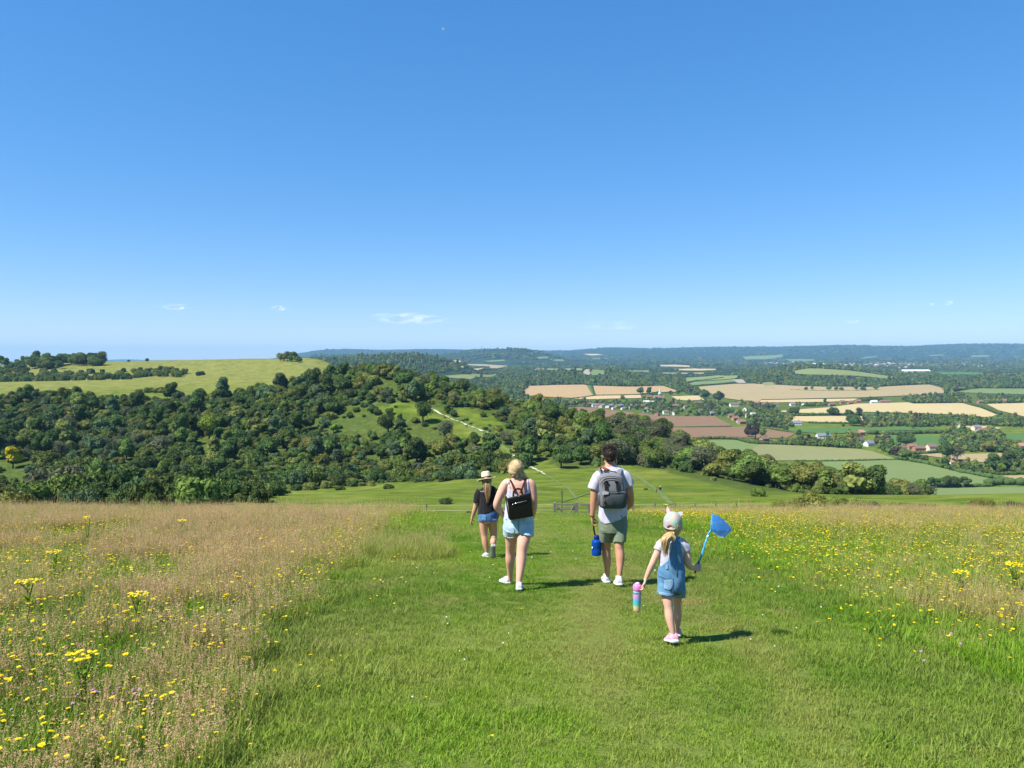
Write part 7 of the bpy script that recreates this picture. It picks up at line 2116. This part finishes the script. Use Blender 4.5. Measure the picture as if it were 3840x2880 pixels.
# ------------------------------------------------------------------ the girl in the sun hat
def hat_girl():
    g0 = Figure(CROP1, 12.8)
    gL = g0.ground(300, 1162); gR = g0.ground(362, 1166)
    f = Figure(CROP1, gL[1]+.02); dL, dR = gL[1]-f.d0, gR[1]-f.d0
    x0 = float(f.P(310, 1150)[0]); base = (x0, f.d0, Z1(x0, f.d0))
    wl = f.P(164, 815, .05); wr = f.P(396, 800, .10)
    parts = head(f, 297, 482, .02, 38, 54, 50)
    parts += [f.tube([(297,505,.02,26,28),(297,530,.01,27,28),(300,547,0,40,32),(304,566,0,62,38),(306,590,0,76,48),(306,650,0,70,48),(306,710,0,68,48),(308,770,0,76,56),(308,820,0,80,60),(308,850,0,74,58)]),
              f.tube([(262,572,0,18,22),(242,576,0,20,24),(226,600,0,24,26),(214,630,0,25,26),(202,690,.01,22,22),(188,745,.02,20,20),(170,800,.045,13,14),(163,820,.05,12,13)]),
              f.tube([(346,572,0,18,22),(368,576,0,20,24),(386,600,0,24,26),(396,630,0,25,26),(404,690,.02,22,22),(402,745,.05,20,20),(397,795,.10,13,14),(396,808,.10,12,13)]),
              f.tube([(272,820,0,42,52),(270,890,dL*.3+.01,38,42),(274,960,dL*.5+.01,30,32),(278,1000,dL*.6,28,30),(284,1040,dL*.7,28,30),(294,1090,dL*.9,20,22),(300,1130,dL+.01,15,18)]),
              f.tube([(348,820,0,44,52),(352,890,.06,40,43),(358,960,.06,31,33),(357,1000,.0,28,31),(353,1030,-.10,25,28),(351,1052,-.17,17,19),(352,1072,-.20,16,20)])]
    parts += hand(wl, (-.15, .25, -1), (1, 0, 0), (.1, 1, 0), .86, .35)
    parts += hand(wr, (-.1, .5, -1), (-1, 0, 0), (0, 1, 0), .86, .4)
    g = make_person(f, parts, base, M_SKIN_G, .0045, 'girl in straw sun hat, black T-shirt and blue denim shorts, walking ahead')
    garment(f, 't_shirt', [f.tube([(298,532,0,42,36),(302,552,0,72,46),(305,585,0,84,56),(305,650,0,84,60),(306,710,0,86,62),(306,790,0,90,66)]), f.tube([(244,568,0,36,40),(222,610,0,36,36),(212,674,0,36,36)]), f.tube([(366,568,0,36,40),(388,610,0,36,36),(398,672,0,36,36)])], g, M_TEE_B,
            lambda X, Y, co, nr: Y < np.where((X > 205) & (X < 398), np.interp(X, [200, 220, 300, 392, 420], [780, 778, 772, 748, 745]), 2000), .006, 4, (.009, 12., (1, 1, .45)))
    garment(f, 'denim_shorts', [f.tube([(307,740,0,80,60),(308,790,0,86,66),(308,840,0,84,66)]), f.tube([(268,810,0,46,62),(266,856,.0,46,54)]), f.tube([(350,810,0,48,62),(354,850,.01,47,54)])], g, M_DEN_D,
            lambda X, Y, co, nr: Y < np.interp(X, [215, 250, 300, 312, 350, 400], [838, 848, 840, 838, 848, 815])+noise3(co, 150., 2)*4, .005, 3, (.004, 20., (1, 1, .6)))
    garment(f, 'back_pocket', [f.tube([(307,740,0,83,63),(308,790,0,89,69),(308,840,0,87,69)]), f.tube([(268,810,0,49,65),(266,856,.0,49,57)])], g, M_DEN_M, lambda X, Y, co, nr: in_poly(X, Y, [(252,785),(292,785),(292,838),(256,836)]) & (nr[:, 1] < 0), .005, 3, None, .004)
    # hat
    straw = NT('straw_hat'); co = straw.coords('Object'); n = straw.noise(co, 240., 3)
    M_ST = straw.done(straw.bsdf(straw.mix(n, (.56, .48, .33), (.72, .64, .46)), .8, straw.bump(n, .4, .003)))
    c = f.P(295, 462, .02); s = f.s
    tiltm = Matrix.Rotation(R(-10), 3, 'Y') @ Matrix.Rotation(R(-12), 3, 'X')
    prof = [(.001, .092), (20, .092/1), (33, .088), (38, .075), (41, .02), (43, .0)]
    V, F = [], []; n = 36; rows = []
    for (r_, z) in [(2, 66), (22, 67), (34, 62), (38, 52), (41, 22), (43.5, 3), (50, -1), (66, -3), (80, -4), (86, -1), (80, -6.5), (60, -6)]:
        row = []
        for k in range(n):
            a = 2*math.pi*k/n; wv = 1+.03*math.sin(2*a+.6)
            p = Vector((r_*math.cos(a)*wv*s, r_*math.sin(a)*wv*s*1.08, (z+(5*math.cos(a-0.15)+5*math.sin(2*a) if r_ > 60 else 0))*s))
            row.append(np.array((tiltm @ p)[:])+c)
        rows.append(row)
    V = [p for rw in rows for p in rw]
    F = [(i*n+k, i*n+(k+1) % n, (i+1)*n+(k+1) % n, (i+1)*n+k) for i in range(len(rows)-1) for k in range(n)]+[tuple(range(n-1, -1, -1))]
    hat = put('sun_hat', V, F, g, M_ST)
    rows = [[np.array((tiltm @ Vector((r_*math.cos(2*math.pi*k/n)*s, r_*math.sin(2*math.pi*k/n)*s*1.08, z*s)))[:])+c for k in range(n)] for r_, z in ((45.5, 2), (45, 10), (42.5, 20), (41, 20))]
    V = [p for rw in rows for p in rw]; F = [(i*n+k, i*n+(k+1) % n, (i+1)*n+(k+1) % n, (i+1)*n+k) for i in range(3) for k in range(n)]
    bd = put('hat_band', V, F, g, plain('dark_ribbon', (.030, .012, .012), .7)); bd.parent = hat
    tail = [f.P(300,488,-.075), f.P(302,520,-.10), f.P(304,570,-.115), f.P(306,630,-.12), f.P(304,690,-.115)]
    cs = tail_strands(None, tail, 130, 31, .048, .018, .008)
    cs += scalp_strands(f, f.P(297, 480, .02), np.array([41, 56, 56])*s, (.05, -.9, -.3), 160, 33)
    b = strands(cs, .0050); put('hair', np.concatenate(b.V), b.F, g, M_BROWNB, True, 0, np.concatenate(b.A))
    # small pale lettering on the shoulder blade: plus sign and strokes
    mk = MB()
    for (xa, ya, xb, yb) in ((239,577,249,577),(244,572,244,582),(256,572,256,584),(252,573,260,573),(264,570,264,584),(270,570,270,583),(264,577,270,577)):
        mk.tube([f.P(xa, ya, -.118), f.P(xb, yb, -.118)], [.0028, .0028], 4)
    put('shirt_lettering', np.concatenate(mk.V), mk.F, g, plain('white_print', (.6, .6, .62), .8))
    shoe(f, g, gL+np.array([0, -.01, .0]), None, -.35, .235, .082, M_SHOE, M_SOLE, -.15)
    gt = f.P(352, 1062, -.215)
    shoe(f, g, gt+np.array([0, -.015, -.03]), None, .06, .235, .082, M_SHOE, M_SOLE_G, -1.25)
    return f, g
HATG, HATG_O = hat_girl()
# ------------------------------------------------------------------ the small girl with cap, dungarees and net
def child():
    g0 = Figure(CROP2, 6.7)
    gL = g0.ground(775, 1482); gR = g0.ground(806, 1395)
    f = Figure(CROP2, gL[1]+.10); dL, dR = gL[1]-f.d0, gR[1]-f.d0
    x0 = float(f.P(770, 1450)[0]); base = (x0, f.d0, Z1(x0, f.d0)); s = f.s
    wl = f.P(522, 885, .02); wr = f.P(952, 782, .06)
    parts = head(f, 766, 395, .02, 68, 100, 92, .35)
    parts += [f.tube([(762,440,.02,36,38),(760,488,.01,37,38),(760,512,0,54,44),(760,532,0,92,54),(760,570,0,104,64),(756,640,0,98,66),(752,720,0,94,66),(750,800,0,102,74),(750,880,0,112,84),(750,950,0,104,80)]),
              f.tube([(710,548,0,26,32),(675,550,0,34,36),(650,585,0,34,36),(634,635,0,33,34),(604,700,.0,30,30),(584,745,.0,28,28),(560,800,.01,26,26),(530,868,.02,18,19),(520,892,.02,17,18)]),
              f.tube([(815,548,0,26,32),(850,550,0,34,36),(876,588,0,35,36),(890,645,0,33,34),(896,710,-.01,31,31),(902,750,.0,30,30),(925,775,.03,26,26),(950,783,.06,19,19),(958,784,.06,18,18)]),
              f.tube([(704,900,0,58,68),(712,1000,dL*.3,54,58),(722,1080,dL*.5,46,48),(730,1140,dL*.6,39,41),(736,1210,dL*.7,41,44),(750,1290,dL*.85,32,35),(768,1370,dL*.95,23,25),(775,1430,dL+.02,24,30)]),
              f.tube([(800,900,0,56,68),(806,1000,dR*.3,48,54),(808,1080,dR*.5,38,42),(808,1140,dR*.6,35,38),(810,1200,dR*.65,36,40),(806,1270,dR*.8,29,32),(802,1335,dR*.95,21,24),(802,1375,dR+.02,22,28)])]
    parts += hand(wl, (-.1, .1, -1), (-.8, .4, 0), (-.3, -1, 0), .72, .65)
    parts += hand(wr, (.9, .25, -.05), (0, -.3, 1) if False else (.1, 1, .2), (.1, .1, 1), .74, 1.05)
    c = make_person(f, parts, base, M_SKIN_C, .0036, 'small girl in pastel cap, white T-shirt and blue denim dungarees holding a net')
    garment(f, 't_shirt', [f.tube([(760,505,0,52,46),(760,528,0,94,60),(759,570,0,116,74),(756,640,0,112,78),(753,720,0,108,78),(752,800,0,110,80)]), f.tube([(690,556,0,40,50),(658,582,0,42,46),(633,622,0,40,42)]), f.tube([(832,556,0,40,50),(868,584,0,42,46),(890,628,0,39,42)])], c, M_TEE_W,
            lambda X, Y, co, nr: (Y < 800) & (Y > 505), .005, 4, (.007, 16., (1, 1, .4)), .003)
    tor = lambda e: [f.tube([(760,505,0,56+e,52+e),(760,528,0,98+e,66+e),(759,570,0,120+e,80+e),(756,640,0,117+e,84+e),(752,720,0,116+e,86+e),(751,780,0,122+e,90+e),(750,850,0,124+e,95+e),(750,920,0,124+e,96+e),(750,970,0,116+e,92+e)])]
    legs = lambda e: [f.tube([(700,920,0,72+e,86+e),(700,980,dL*.25,72+e,76+e),(702,1045,dL*.4,72+e,70+e)]), f.tube([(812,920,0,64+e,86+e),(820,980,dR*.2,56+e,72+e),(824,1050,dR*.35,50+e,62+e)])]
    bib = [(615,1100),(612,790),(630,770),(665,758),(720,715),(745,640),(762,560),(775,520),(800,490),(835,495),(830,540),(845,620),(862,700),(875,780),(890,800),(890,1100)]
    def keepd(X, Y, co, nr):
        back = co[:, 1] < f.d0+.02
        hem = Y < np.interp(X, [610, 640, 700, 770, 780, 870, 890], [1000, 1012, 1028, 1036, 1044, 1050, 1046])
        front = in_poly(X, Y, [(610,1100),(612,790),(680,770),(690,560),(700,500),(830,500),(840,770),(890,800),(890,1100)])
        return hem & np.where(back, in_poly(X, Y, bib), front)
    garment(f, 'dungarees', tor(0)+legs(0), c, M_DEN_M, keepd, .005, 4, (.008, 14., (1, 1, .6)), .004)
    # turned-up cuffs, seat seam, back pocket, waistband
    garment(f, 'cuff', legs(5)+[f.tube([(750,850,0,128,99),(750,970,0,121,96)])], c, M_DEN_F, lambda X, Y, co, nr: (X < 778) & (Y > np.interp(X, [620, 770], [985, 1012])) & (Y < np.interp(X, [610, 640, 700, 770, 780], [1000, 1016, 1033, 1040, 1040])), .005, 3, None, .004)
    garment(f, 'cuff', legs(5)+[f.tube([(750,850,0,128,99),(750,970,0,121,96)])], c, M_DEN_F, lambda X, Y, co, nr: (X > 780) & (Y > 1022) & (Y < 1053), .005, 3, None, .004)
    garment(f, 'back_pocket', tor(4)+legs(4), c, M_DEN_F, lambda X, Y, co, nr: in_poly(X, Y, [(690,882),(772,885),(775,940),(745,985),(700,975),(682,965)]) & (nr[:, 1] < 0), .005, 4, (.004, 15., (1, 1, .6)), .004)
    garment(f, 'waist_tab', tor(4), c, M_DEN_F, lambda X, Y, co, nr: in_poly(X, Y, [(695,755),(725,735),(728,800),(700,800)]) & (nr[:, 1] < 0), .005, 4, None, .004)
    for pts in ([(752,900),(760,950),(772,1000),(777,1038)], [(640,852),(700,872),(760,880),(870,862)], [(790,560),(795,640),(800,740),(802,860)]):
        P = [f.P(X, Y, -(math.sqrt(max(.02, 1-((X-752)/126.)**2))*98)*s-.002) for X, Y in pts]
        V, F = tube_arrays(P, [.0022]*len(P), 5); put('seam', V, F, c, M_DEN_D)
    # hair
    cc = f.P(766, 398, .02)
    cs = scalp_strands(f, cc, np.array([73, 98, 98])*s, (-.16, -.72, -.60), 700, 41, jitter=.05)
    knot = f.P(748, 478, -.085)
    cs += tail_strands(None, [f.P(752,462,-.085), f.P(730,492,-.11), f.P(705,530,-.125), f.P(700,600,-.125), f.P(705,690,-.115)], 210, 42, .032, .019, .008)
    cs += tail_strands(None, [f.P(752,470,-.09), f.P(764,500,-.115), f.P(770,530,-.118), f.P(766,556,-.112)], 34, 43, .016, .010, .003)
    b = strands(cs, .0028); put('hair', np.concatenate(b.V), b.F, c, M_GOLD, True, 0, np.concatenate(b.A))
    tie = MB()
    for k in range(5):
        y = 476+k*13; V, F = tube_arrays([f.P(752+k*3, y, -.100), f.P(753+k*3, y+6, -.102)], [.017-.001*k]*2, 12); tie.add(V, F)
    put('hair_tie', np.concatenate(tie.V), tie.F, c, plain('hair_band', (.52, .33, .13), .7, .2))
    # cap
    t = NT('pastel_tie_dye'); co = t.coords('Object')
    w = t.ramp(t.noise(co, 13., 2, .4, .6), [(.30, (.30, .44, .38)), (.42, (.24, .40, .31)), (.50, (.42, .38, .28)), (.58, (.46, .29, .28)), (.70, (.34, .31, .46))])
    M_CAP = t.done(t.bsdf(w, .85, t.bump(t.noise(co, 500., 2), .2, .001)))
    capc = f.P(766, 372, .015); iv, jf = ICO[3]
    yaw = .35; ca, sa = math.cos(yaw), math.sin(yaw)
    def loc(v):      # local cap coordinates (x right, y forward, z up in px) -> world
        v = np.atleast_2d(v)*s
        return np.stack([v[:, 0]*ca+v[:, 1]*sa, -v[:, 0]*sa+v[:, 1]*ca, v[:, 2]], 1)+capc
    L = iv*np.array([79, 98, 92]); L[:, 2] += -2
    keepv = L[:, 2] > -50-.10*L[:, 1]*0-6*(L[:, 1] < 0)
    # opening at the back above the strap
    hole = (((L[:, 0]+14)/40.)**2+((L[:, 2]+44)/30.)**2 < 1) & (L[:, 1] < 0) & (L[:, 2] > -46)
    bm_V, bm_F = [], []
    n, mrow = 40, 16
    for i in range(mrow+1):
        ph = (math.pi/2+.55)*i/mrow
        for k in range(n):
            a = 2*math.pi*k/n; bump = 1+.012*math.cos(6*a)*math.sin(ph)
            bm_V.append((80*math.sin(min(ph, math.pi/2))*math.cos(a)*bump, 99*math.sin(min(ph, math.pi/2))*math.sin(a)*bump, 92*math.cos(ph)-2))
    bm_V = np.array(bm_V)
    for i in range(mrow):
        for k in range(n):
            q = (i*n+k, i*n+(k+1) % n, (i+1)*n+(k+1) % n, (i+1)*n+k); cen = bm_V[list(q)].mean(0)
            if cen[1] < 0 and ((cen[0]+6)/34.)**2+((cen[2]+46)/34.)**2 < 1 and cen[2] < -14 and cen[2] > -40: continue
            bm_F.append(q)
    cap = put('cap', loc(bm_V), bm_F, c, M_CAP, True, .003)
    mid = MB(); V, F = tube_arrays(list(loc([(-44, -84, -42), (-20, -97, -45), (6, -99, -46), (30, -94, -44)])), [(.0095, .003)]*4, 8); put('cap_strap', V, F, c, M_CAP).parent = cap
    # brim, forward
    bv = []; 
    for r_ in (0, .35, .7, 1.0):
        for a in np.linspace(.12, math.pi-.12, 13): bv.append((78*math.cos(a)*(1+.02*r_), 92*math.sin(a)+66*r_*math.sin(a)**.7, -44-10*r_+6*abs(math.cos(a))*-r_))
    bF = [(i*13+k, i*13+k+1, (i+1)*13+k+1, (i+1)*13+k) for i in range(3) for k in range(12)]
    put('brim', loc(bv), bF, c, plain('pale_brim', (.62, .60, .66), .8), True, .006).parent = cap
    # soft ears and horn stub on top
    M_EAR = plain('pink_felt', (.66, .42, .42), .9); M_EAR2 = plain('grey_felt', (.34, .36, .36), .9)
    for (bx, by, bz, tx, ty, tz, m, nm) in ((-42, 20, 78, -58, 40, 130, M_EAR, 'cap_ear'), (52, 20, 68, 84, 36, 88, M_EAR2, 'cap_ear')):
        b_ = np.array([bx, by, bz]); t_ = np.array([tx, ty, tz]); sd = np.array([15, 10, 6]) if nm and bx < 0 else np.array([-16, 6, 14])
        P = [b_-sd, b_+sd, (b_+t_)/2+sd*.8, t_, (b_+t_)/2-sd*.8]
        V = np.array(P+[p+np.array([0, 9, 0]) for p in P]); F = [(0,1,2,3,4), (9,8,7,6,5)]+[(i, i+5, (i+1) % 5+5, (i+1) % 5) for i in range(5)]
        put(nm, loc(V), F, c, m, False).parent = cap
    V, F = f.ell(768, 278, .015, 7, 4, 7); put('cap_button', V, F, c, M_CAP).parent = cap
    shoe(f, c, gL+np.array([0, -.01, .035]), None, -.12, .215, .078, M_PINK, M_SHOE, -.30)
    shoe(f, c, gR+np.array([0, .0, .0]), None, .05, .215, .078, M_PINK, M_SHOE, -.15)
    return f, c
CHILD, CHILD_O = child()

def child_bottle():
    f = CHILD; X, dy = 447, .05
    root = empty('drinking_bottle', f.P(X, 1166, dy)); tag(root, "rainbow-striped drinking bottle with pink lid in the small girl's left hand", 'bottle')
    t = NT('rainbow_plastic'); co = t.coords('Object'); sx = t.n('ShaderNodeSeparateXYZ'); t.l(co, sx.inputs[0])
    h = 195*f.s
    z = t.math('DIVIDE', sx.outputs['Z'], h); z = t.math('ADD', z, t.math('MULTIPLY', t.noise(co, 60., 3), .16))
    c = t.ramp(z, [(.06, (.42, .40, .40)), (.17, (.62, .36, .24)), (.29, (.62, .56, .18)), (.42, (.10, .42, .34)), (.62, (.06, .40, .56)), (.74, (.40, .26, .52)), (.90, (.56, .30, .58)), (.95, (.02, .04, .05)), (1.0, (.22, .48, .48))])
    M_R = t.done(t.bsdf(c, .14, None, **{'Specular IOR Level': .55, 'Coat Weight': .4}))
    prof = [(1166, 24), (1164, 31), (1156, 34), (1100, 36), (1050, 37), (1010, 37), (990, 36), (980, 34), (972, 34)]
    V, F = tube_arrays([f.P(X, y, dy) for y, _ in prof], [r*f.s for _, r in prof], 28); put('bottle_body', V, F, root, M_R)
    M_P = plain('pink_lid', (.72, .20, .50), .3, .06)
    prof = [(978, 37), (970, 39), (955, 39), (940, 38), (930, 34), (924, 26), (921, 12)]
    lid = put('lid', *tube_arrays([f.P(X+2, y, dy) for y, _ in prof], [r*f.s for _, r in prof], 28), root, M_P)
    V, F = tube_arrays([f.P(470,940,dy), f.P(492,942,dy), f.P(504,950,dy), f.P(496,962,dy), f.P(474,960,dy)], [.0055]*5, 8); put('carry_loop', V, F, root, M_P)
    V, F = tube_arrays([f.P(436,924,dy-.012), f.P(455,918,dy-.012), f.P(470,924,dy-.012)], [(.006, .010)]*3, 8); put('spout', V, F, root, plain('white_spout', (.7, .66, .70), .4))
child_bottle()

def net():
    f = CHILD; g = f.P(972, 792, .075)
    root = empty('butterfly_net', f.P(965, 826, .07)); tag(root, "bright blue child's butterfly net held up in the small girl's right hand", 'net')
    M_B = plain('blue_pole', (.05, .34, .62), .3, .08); M_DK = plain('navy_grip', (.012, .05, .14), .5); M_W = plain('white_sleeve', (.7, .74, .78), .4)
    P = lambda X, Y, dy=.075: f.P(X, Y, dy)
    put('grip', *tube_arrays([P(963,826,.07), P(978,780,.075), P(992,745,.08), P(1000,722,.08)], [.0085, .0095, .0095, .009], 12), root, M_DK)
    put('pole', *tube_arrays([P(998,726,.08), P(1025,660,.085), P(1040,610,.09), P(1052,565,.095), P(1072,512,.10)], [.0082, .0082, .0080, .0075, .0075], 12), root, M_B)
    put('sleeve', *tube_arrays([P(1071,514,.10), P(1080,488,.10)], [.0085, .0085], 12), root, M_W)
    put('pole', *tube_arrays([P(1079,490,.10), P(1092,462,.105), P(1106,445,.11), P(1118,441,.12)], [.0070, .0070, .0065, .006], 12), root, M_B)
    A, B, D = P(1117, 306, .12), P(1106, 440, .02), P(1126, 462, .24)
    put('hoop', *tube_arrays([A, A*.5+B*.5+np.array([-.004, 0, 0]), B, B*.5+D*.5+np.array([-.006, 0, -.006]), D, A*.5+D*.5+np.array([.004, 0, .004]), A+np.array([0, .003, 0])], [.004]*7, 8), root, M_B)
    t = NT('net_gauze'); co = t.coords('Object')
    w1 = t.n('ShaderNodeTexWave'); w1.inputs['Scale'].default_value = 95; w1.inputs['Distortion'].default_value = 1.2; t.l(co, w1.inputs['Vector'])
    w2 = t.n('ShaderNodeTexWave', bands_direction='Z'); w2.inputs['Scale'].default_value = 95; w2.inputs['Distortion'].default_value = 1.2; t.l(co, w2.inputs['Vector'])
    a = t.math('MAXIMUM', w1.outputs['Fac'], w2.outputs['Fac']); a = t.math('MULTIPLY_ADD', a, .5); a.node.inputs[2].default_value = .28
    cl = t.mix(t.noise(co, 9., 4), (.022, .20, .62), (.05, .33, .80))
    b = t.bsdf(cl, .6); tl = t.n('ShaderNodeBsdfTranslucent'); t.l(cl, tl.inputs['Color']); m1 = t.n('ShaderNodeMixShader'); m1.inputs[0].default_value = .45; t.l(b, m1.inputs[1]); t.l(tl.outputs[0], m1.inputs[2])
    tp = t.n('ShaderNodeBsdfTransparent'); m2 = t.n('ShaderNodeMixShader'); t.l(a, m2.inputs[0]); t.l(tp.outputs[0], m2.inputs[1]); t.l(m1.outputs[0], m2.inputs[2])
    M_N = t.done(m2.outputs[0])
    ring0 = []
    for p, q in ((A, B), (B, D), (D, A)):
        for k in range(10): ring0.append(p+(q-p)*k/10)
    ring0 = np.array(ring0); n = len(ring0)
    tip = P(1292, 440, .10)
    V, F = [], []; m = 14
    r = np.random.default_rng(2)
    for i in range(m+1):
        t_ = i/m
        cen = ring0.mean(0)*(1-t_)+tip*t_
        shp = (1-t_**1.7)
        row = cen+(ring0-ring0.mean(0))*shp
        row[:, 2] -= .055*math.sin(math.pi*t_)*np.clip((ring0.mean(0)[2]+.02-ring0[:, 2])*8, -0.25, 1)
        row += noise3(row, 30., 3)[:, None]*.006*math.sin(math.pi*t_)
        V += list(row)
    F = [(i*n+k, i*n+(k+1) % n, (i+1)*n+(k+1) % n, (i+1)*n+k) for i in range(m) for k in range(n)]
    put('net_bag', V, F, root, M_N)
net()

# ------------------------------------------------------------------ two walkers far down on the meadow
def far_walkers():
    def fig(px_, py_, h, top, legs, hat, label, yaw):
        p = hit([px_], [py_], 120, 400)[0]; k = h/1.7
        b = MB()
        def tb(rows): b.add(*loft(densify([(r_[0]*k, r_[1]*k, r_[2]*k, r_[3]*k, r_[4]*k) for r_ in rows], 3), 12))
        tb([(0,0,1.46,.06,.06),(0,0,1.40,.17,.10),(0,0,1.2,.18,.12),(0,0,1.0,.15,.11),(0,0,.85,.17,.13),(0,0,.78,.15,.12)])
        iv, jf = ICO[2]; b.add(iv*np.array([.09, .105, .125])*k+np.array([0, 0, 1.58*k]), jf)
        tb([(-.09,0,.85,.09,.1),(-.10,.10,.45,.06,.07),(-.10,.05,.05,.04,.05),(-.10,.16,.0,.035,.03)]); tb([(.09,0,.85,.09,.1),(.10,-.10,.45,.06,.07),(.10,-.26,.08,.04,.05),(.10,-.16,.0,.035,.03)])
        tb([(-.2,0,1.36,.055,.055),(-.26,.0,1.08,.045,.045),(-.24,.12,.86,.035,.035),(-.24,.17,.78,.04,.03)]); tb([(.2,0,1.36,.055,.055),(.27,-.03,1.08,.045,.045),(.30,.06,.84,.035,.035),(.30,.1,.77,.04,.03)])
        co, nr, FF = remesh(np.concatenate(b.V), b.F, .02*k, 2)
        o = link('person', mesh_from('person', co, FF, True), M_SKIN_M); o.location = p; o.rotation_euler = (0, 0, yaw)
        tag(o, label, 'person')
        sel = lambda z0, z1: FF[((co[:, 2] > z0*k) & (co[:, 2] < z1*k))[FF].all(1)]
        for nm, z0, z1, m in (('jacket', .86, 1.44, top), ('trousers', .05, .92, legs)):
            put2 = mesh_from(nm, co+nr*.012*k, sel(z0, z1), True); link(nm, put2, m, o)
        iv, jf = ICO[2]; hm = iv*np.array([.115, .125, .08])*k+np.array([0, 0, 1.67*k]); link('hat', mesh_from('hat', hm, [tuple(q) for q in jf], True), hat, o)
    dk = plain('dark_jacket', (.02, .022, .026), .8); gy = plain('grey_trousers', (.16, .16, .17), .8); wh = plain('white_hat', (.7, .7, .68), .7); rd = plain('red_top', (.30, .05, .04), .8)
    o = (2370, 1720)
    fig(o[0]+778/7.373, o[1]+962/7.373, 1.72, dk, gy, wh, 'distant walker in dark jacket and white hat on the meadow path', .3)
    fig(o[0]+684/7.373, o[1]+930/7.373, .98, rd, dk, dk, 'distant small child in red beside the dark-jacketed walker', -.2)
far_walkers()
# ------------------------------------------------------------------ little fair-weather clouds, far off above the haze
def cloud(px_, py_, wpx, hpx, d, dens, label, seed):
    c = at(px_*K, py_*K, d); s = d/FPX*K; r = np.random.default_rng(seed); b = MB()
    iv, jf = ICO[2]
    n = 9 if wpx > 30 else 5
    for k in range(n):
        t = (k+.5)/n*2-1; w = (1-t*t)**.7
        q = np.array([t*wpx/2*.82, r.normal(0, wpx*.12), abs(r.normal(0, hpx*.16))])*s
        V = iv*np.array([wpx/n*1.25, wpx/n*1.3, hpx*.5*w*r.uniform(.6, 1.0)+hpx*.08])*s*(1+r.normal(0, .06, (len(iv), 1)))+q
        b.add(V, jf)
    t = NT('cloud_vapour'); ge = t.coords('Generated')      # thin white vapour, thinning away from the core
    sb = t.n('ShaderNodeVectorMath', operation='SUBTRACT'); t.l(ge, sb.inputs[0]); sb.inputs[1].default_value = (.5, .5, .42)
    ln = t.n('ShaderNodeVectorMath', operation='LENGTH'); t.l(sb.outputs[0], ln.inputs[0])
    fall = t.math('SUBTRACT', 0.62, ln.outputs['Value'], True)
    al = t.math('MULTIPLY', t.math('MULTIPLY', fall, 2.2, True), t.ramp(t.noise(ge, 5.0, 5, .65), [(.35, (.15, .15, .15)), (.65, (1, 1, 1))]))
    al = t.math('MULTIPLY', al, dens, True)
    df = t.n('ShaderNodeBsdfDiffuse'); df.inputs['Color'].default_value = (.82, .82, .82, 1)
    tp = t.n('ShaderNodeBsdfTransparent'); mx = t.n('ShaderNodeMixShader')
    t.l(al, mx.inputs[0]); t.l(tp.outputs[0], mx.inputs[1]); t.l(df.outputs[0], mx.inputs[2])
    t.done(mx.outputs[0])
    V, F = np.concatenate(b.V), b.F
    co, nr, FF = remesh(V, F, wpx*s/40, 3)
    o = link('cloud', mesh_from('cloud', co, FF, True), t.m); o.location = c
    tag(o, label, 'cloud', 'small clouds low over the horizon')
for a in [(380, 664, 66, 13, 24500, 0.45, 'thin white cloud low at the left', 1), (604, 667, 38, 12, 24500, 0.50, 'small white cloud above the isolated tree clump', 2), (880, 690, 190, 24, 24500, 0.24, 'longest pale cloud above the spur', 3), (1318, 704, 150, 22, 24500, 0.15, 'very faint cloud streak right of the long one', 4), (2050, 656, 17, 8, 24500, 0.80, 'tiny bright white cloud at the upper right', 5), (2014, 658, 11, 5, 24500, 0.50, 'tinier cloud left of the bright one', 6), (1842, 695, 26, 7, 24500, 0.55, 'small flat white cloud low at the right', 7), (957, 63, 8, 5, 9000, 0.70, 'tiny white wisp high in the middle of the sky', 8)]:
    cloud(*a)
# ------------------------------------------------------------------ haze: the air over the valley
def build_haze():
    gz = np.empty(len(GROUND.data.vertices)*3, np.float32); GROUND.data.vertices.foreach_get('co', gz)
    x0, x1, y0, y1, z0, z1 = -36000, 36000, -700, 21000, float(gz[2::3].min())-1.5, float(gz[2::3].max())+40
    print('haze z', z0, z1)
    V = [(x0,y0,z0),(x1,y0,z0),(x1,y1,z0),(x0,y1,z0),(x0,y0,z1),(x1,y0,z1),(x1,y1,z1),(x0,y1,z1)]
    F = [(0,3,2,1),(4,5,6,7),(0,1,5,4),(1,2,6,5),(2,3,7,6),(3,0,4,7)]
    m = mesh_from('haze', V, F)
    t = NT('haze_air')
    pv = t.n('ShaderNodeVolumePrincipled')
    pv.inputs['Color'].default_value = (0.33, 0.66, 1.0, 1)
    pv.inputs['Density'].default_value = HAZE
    pv.inputs['Anisotropy'].default_value = 0.0
    t.l(pv.outputs[0], t.out.inputs['Volume'])
    o = link('haze', m, t.m)
    tag(o, 'thin blue summer haze over the valley', kind='stuff')
HAZE = 5.0e-5
build_haze()
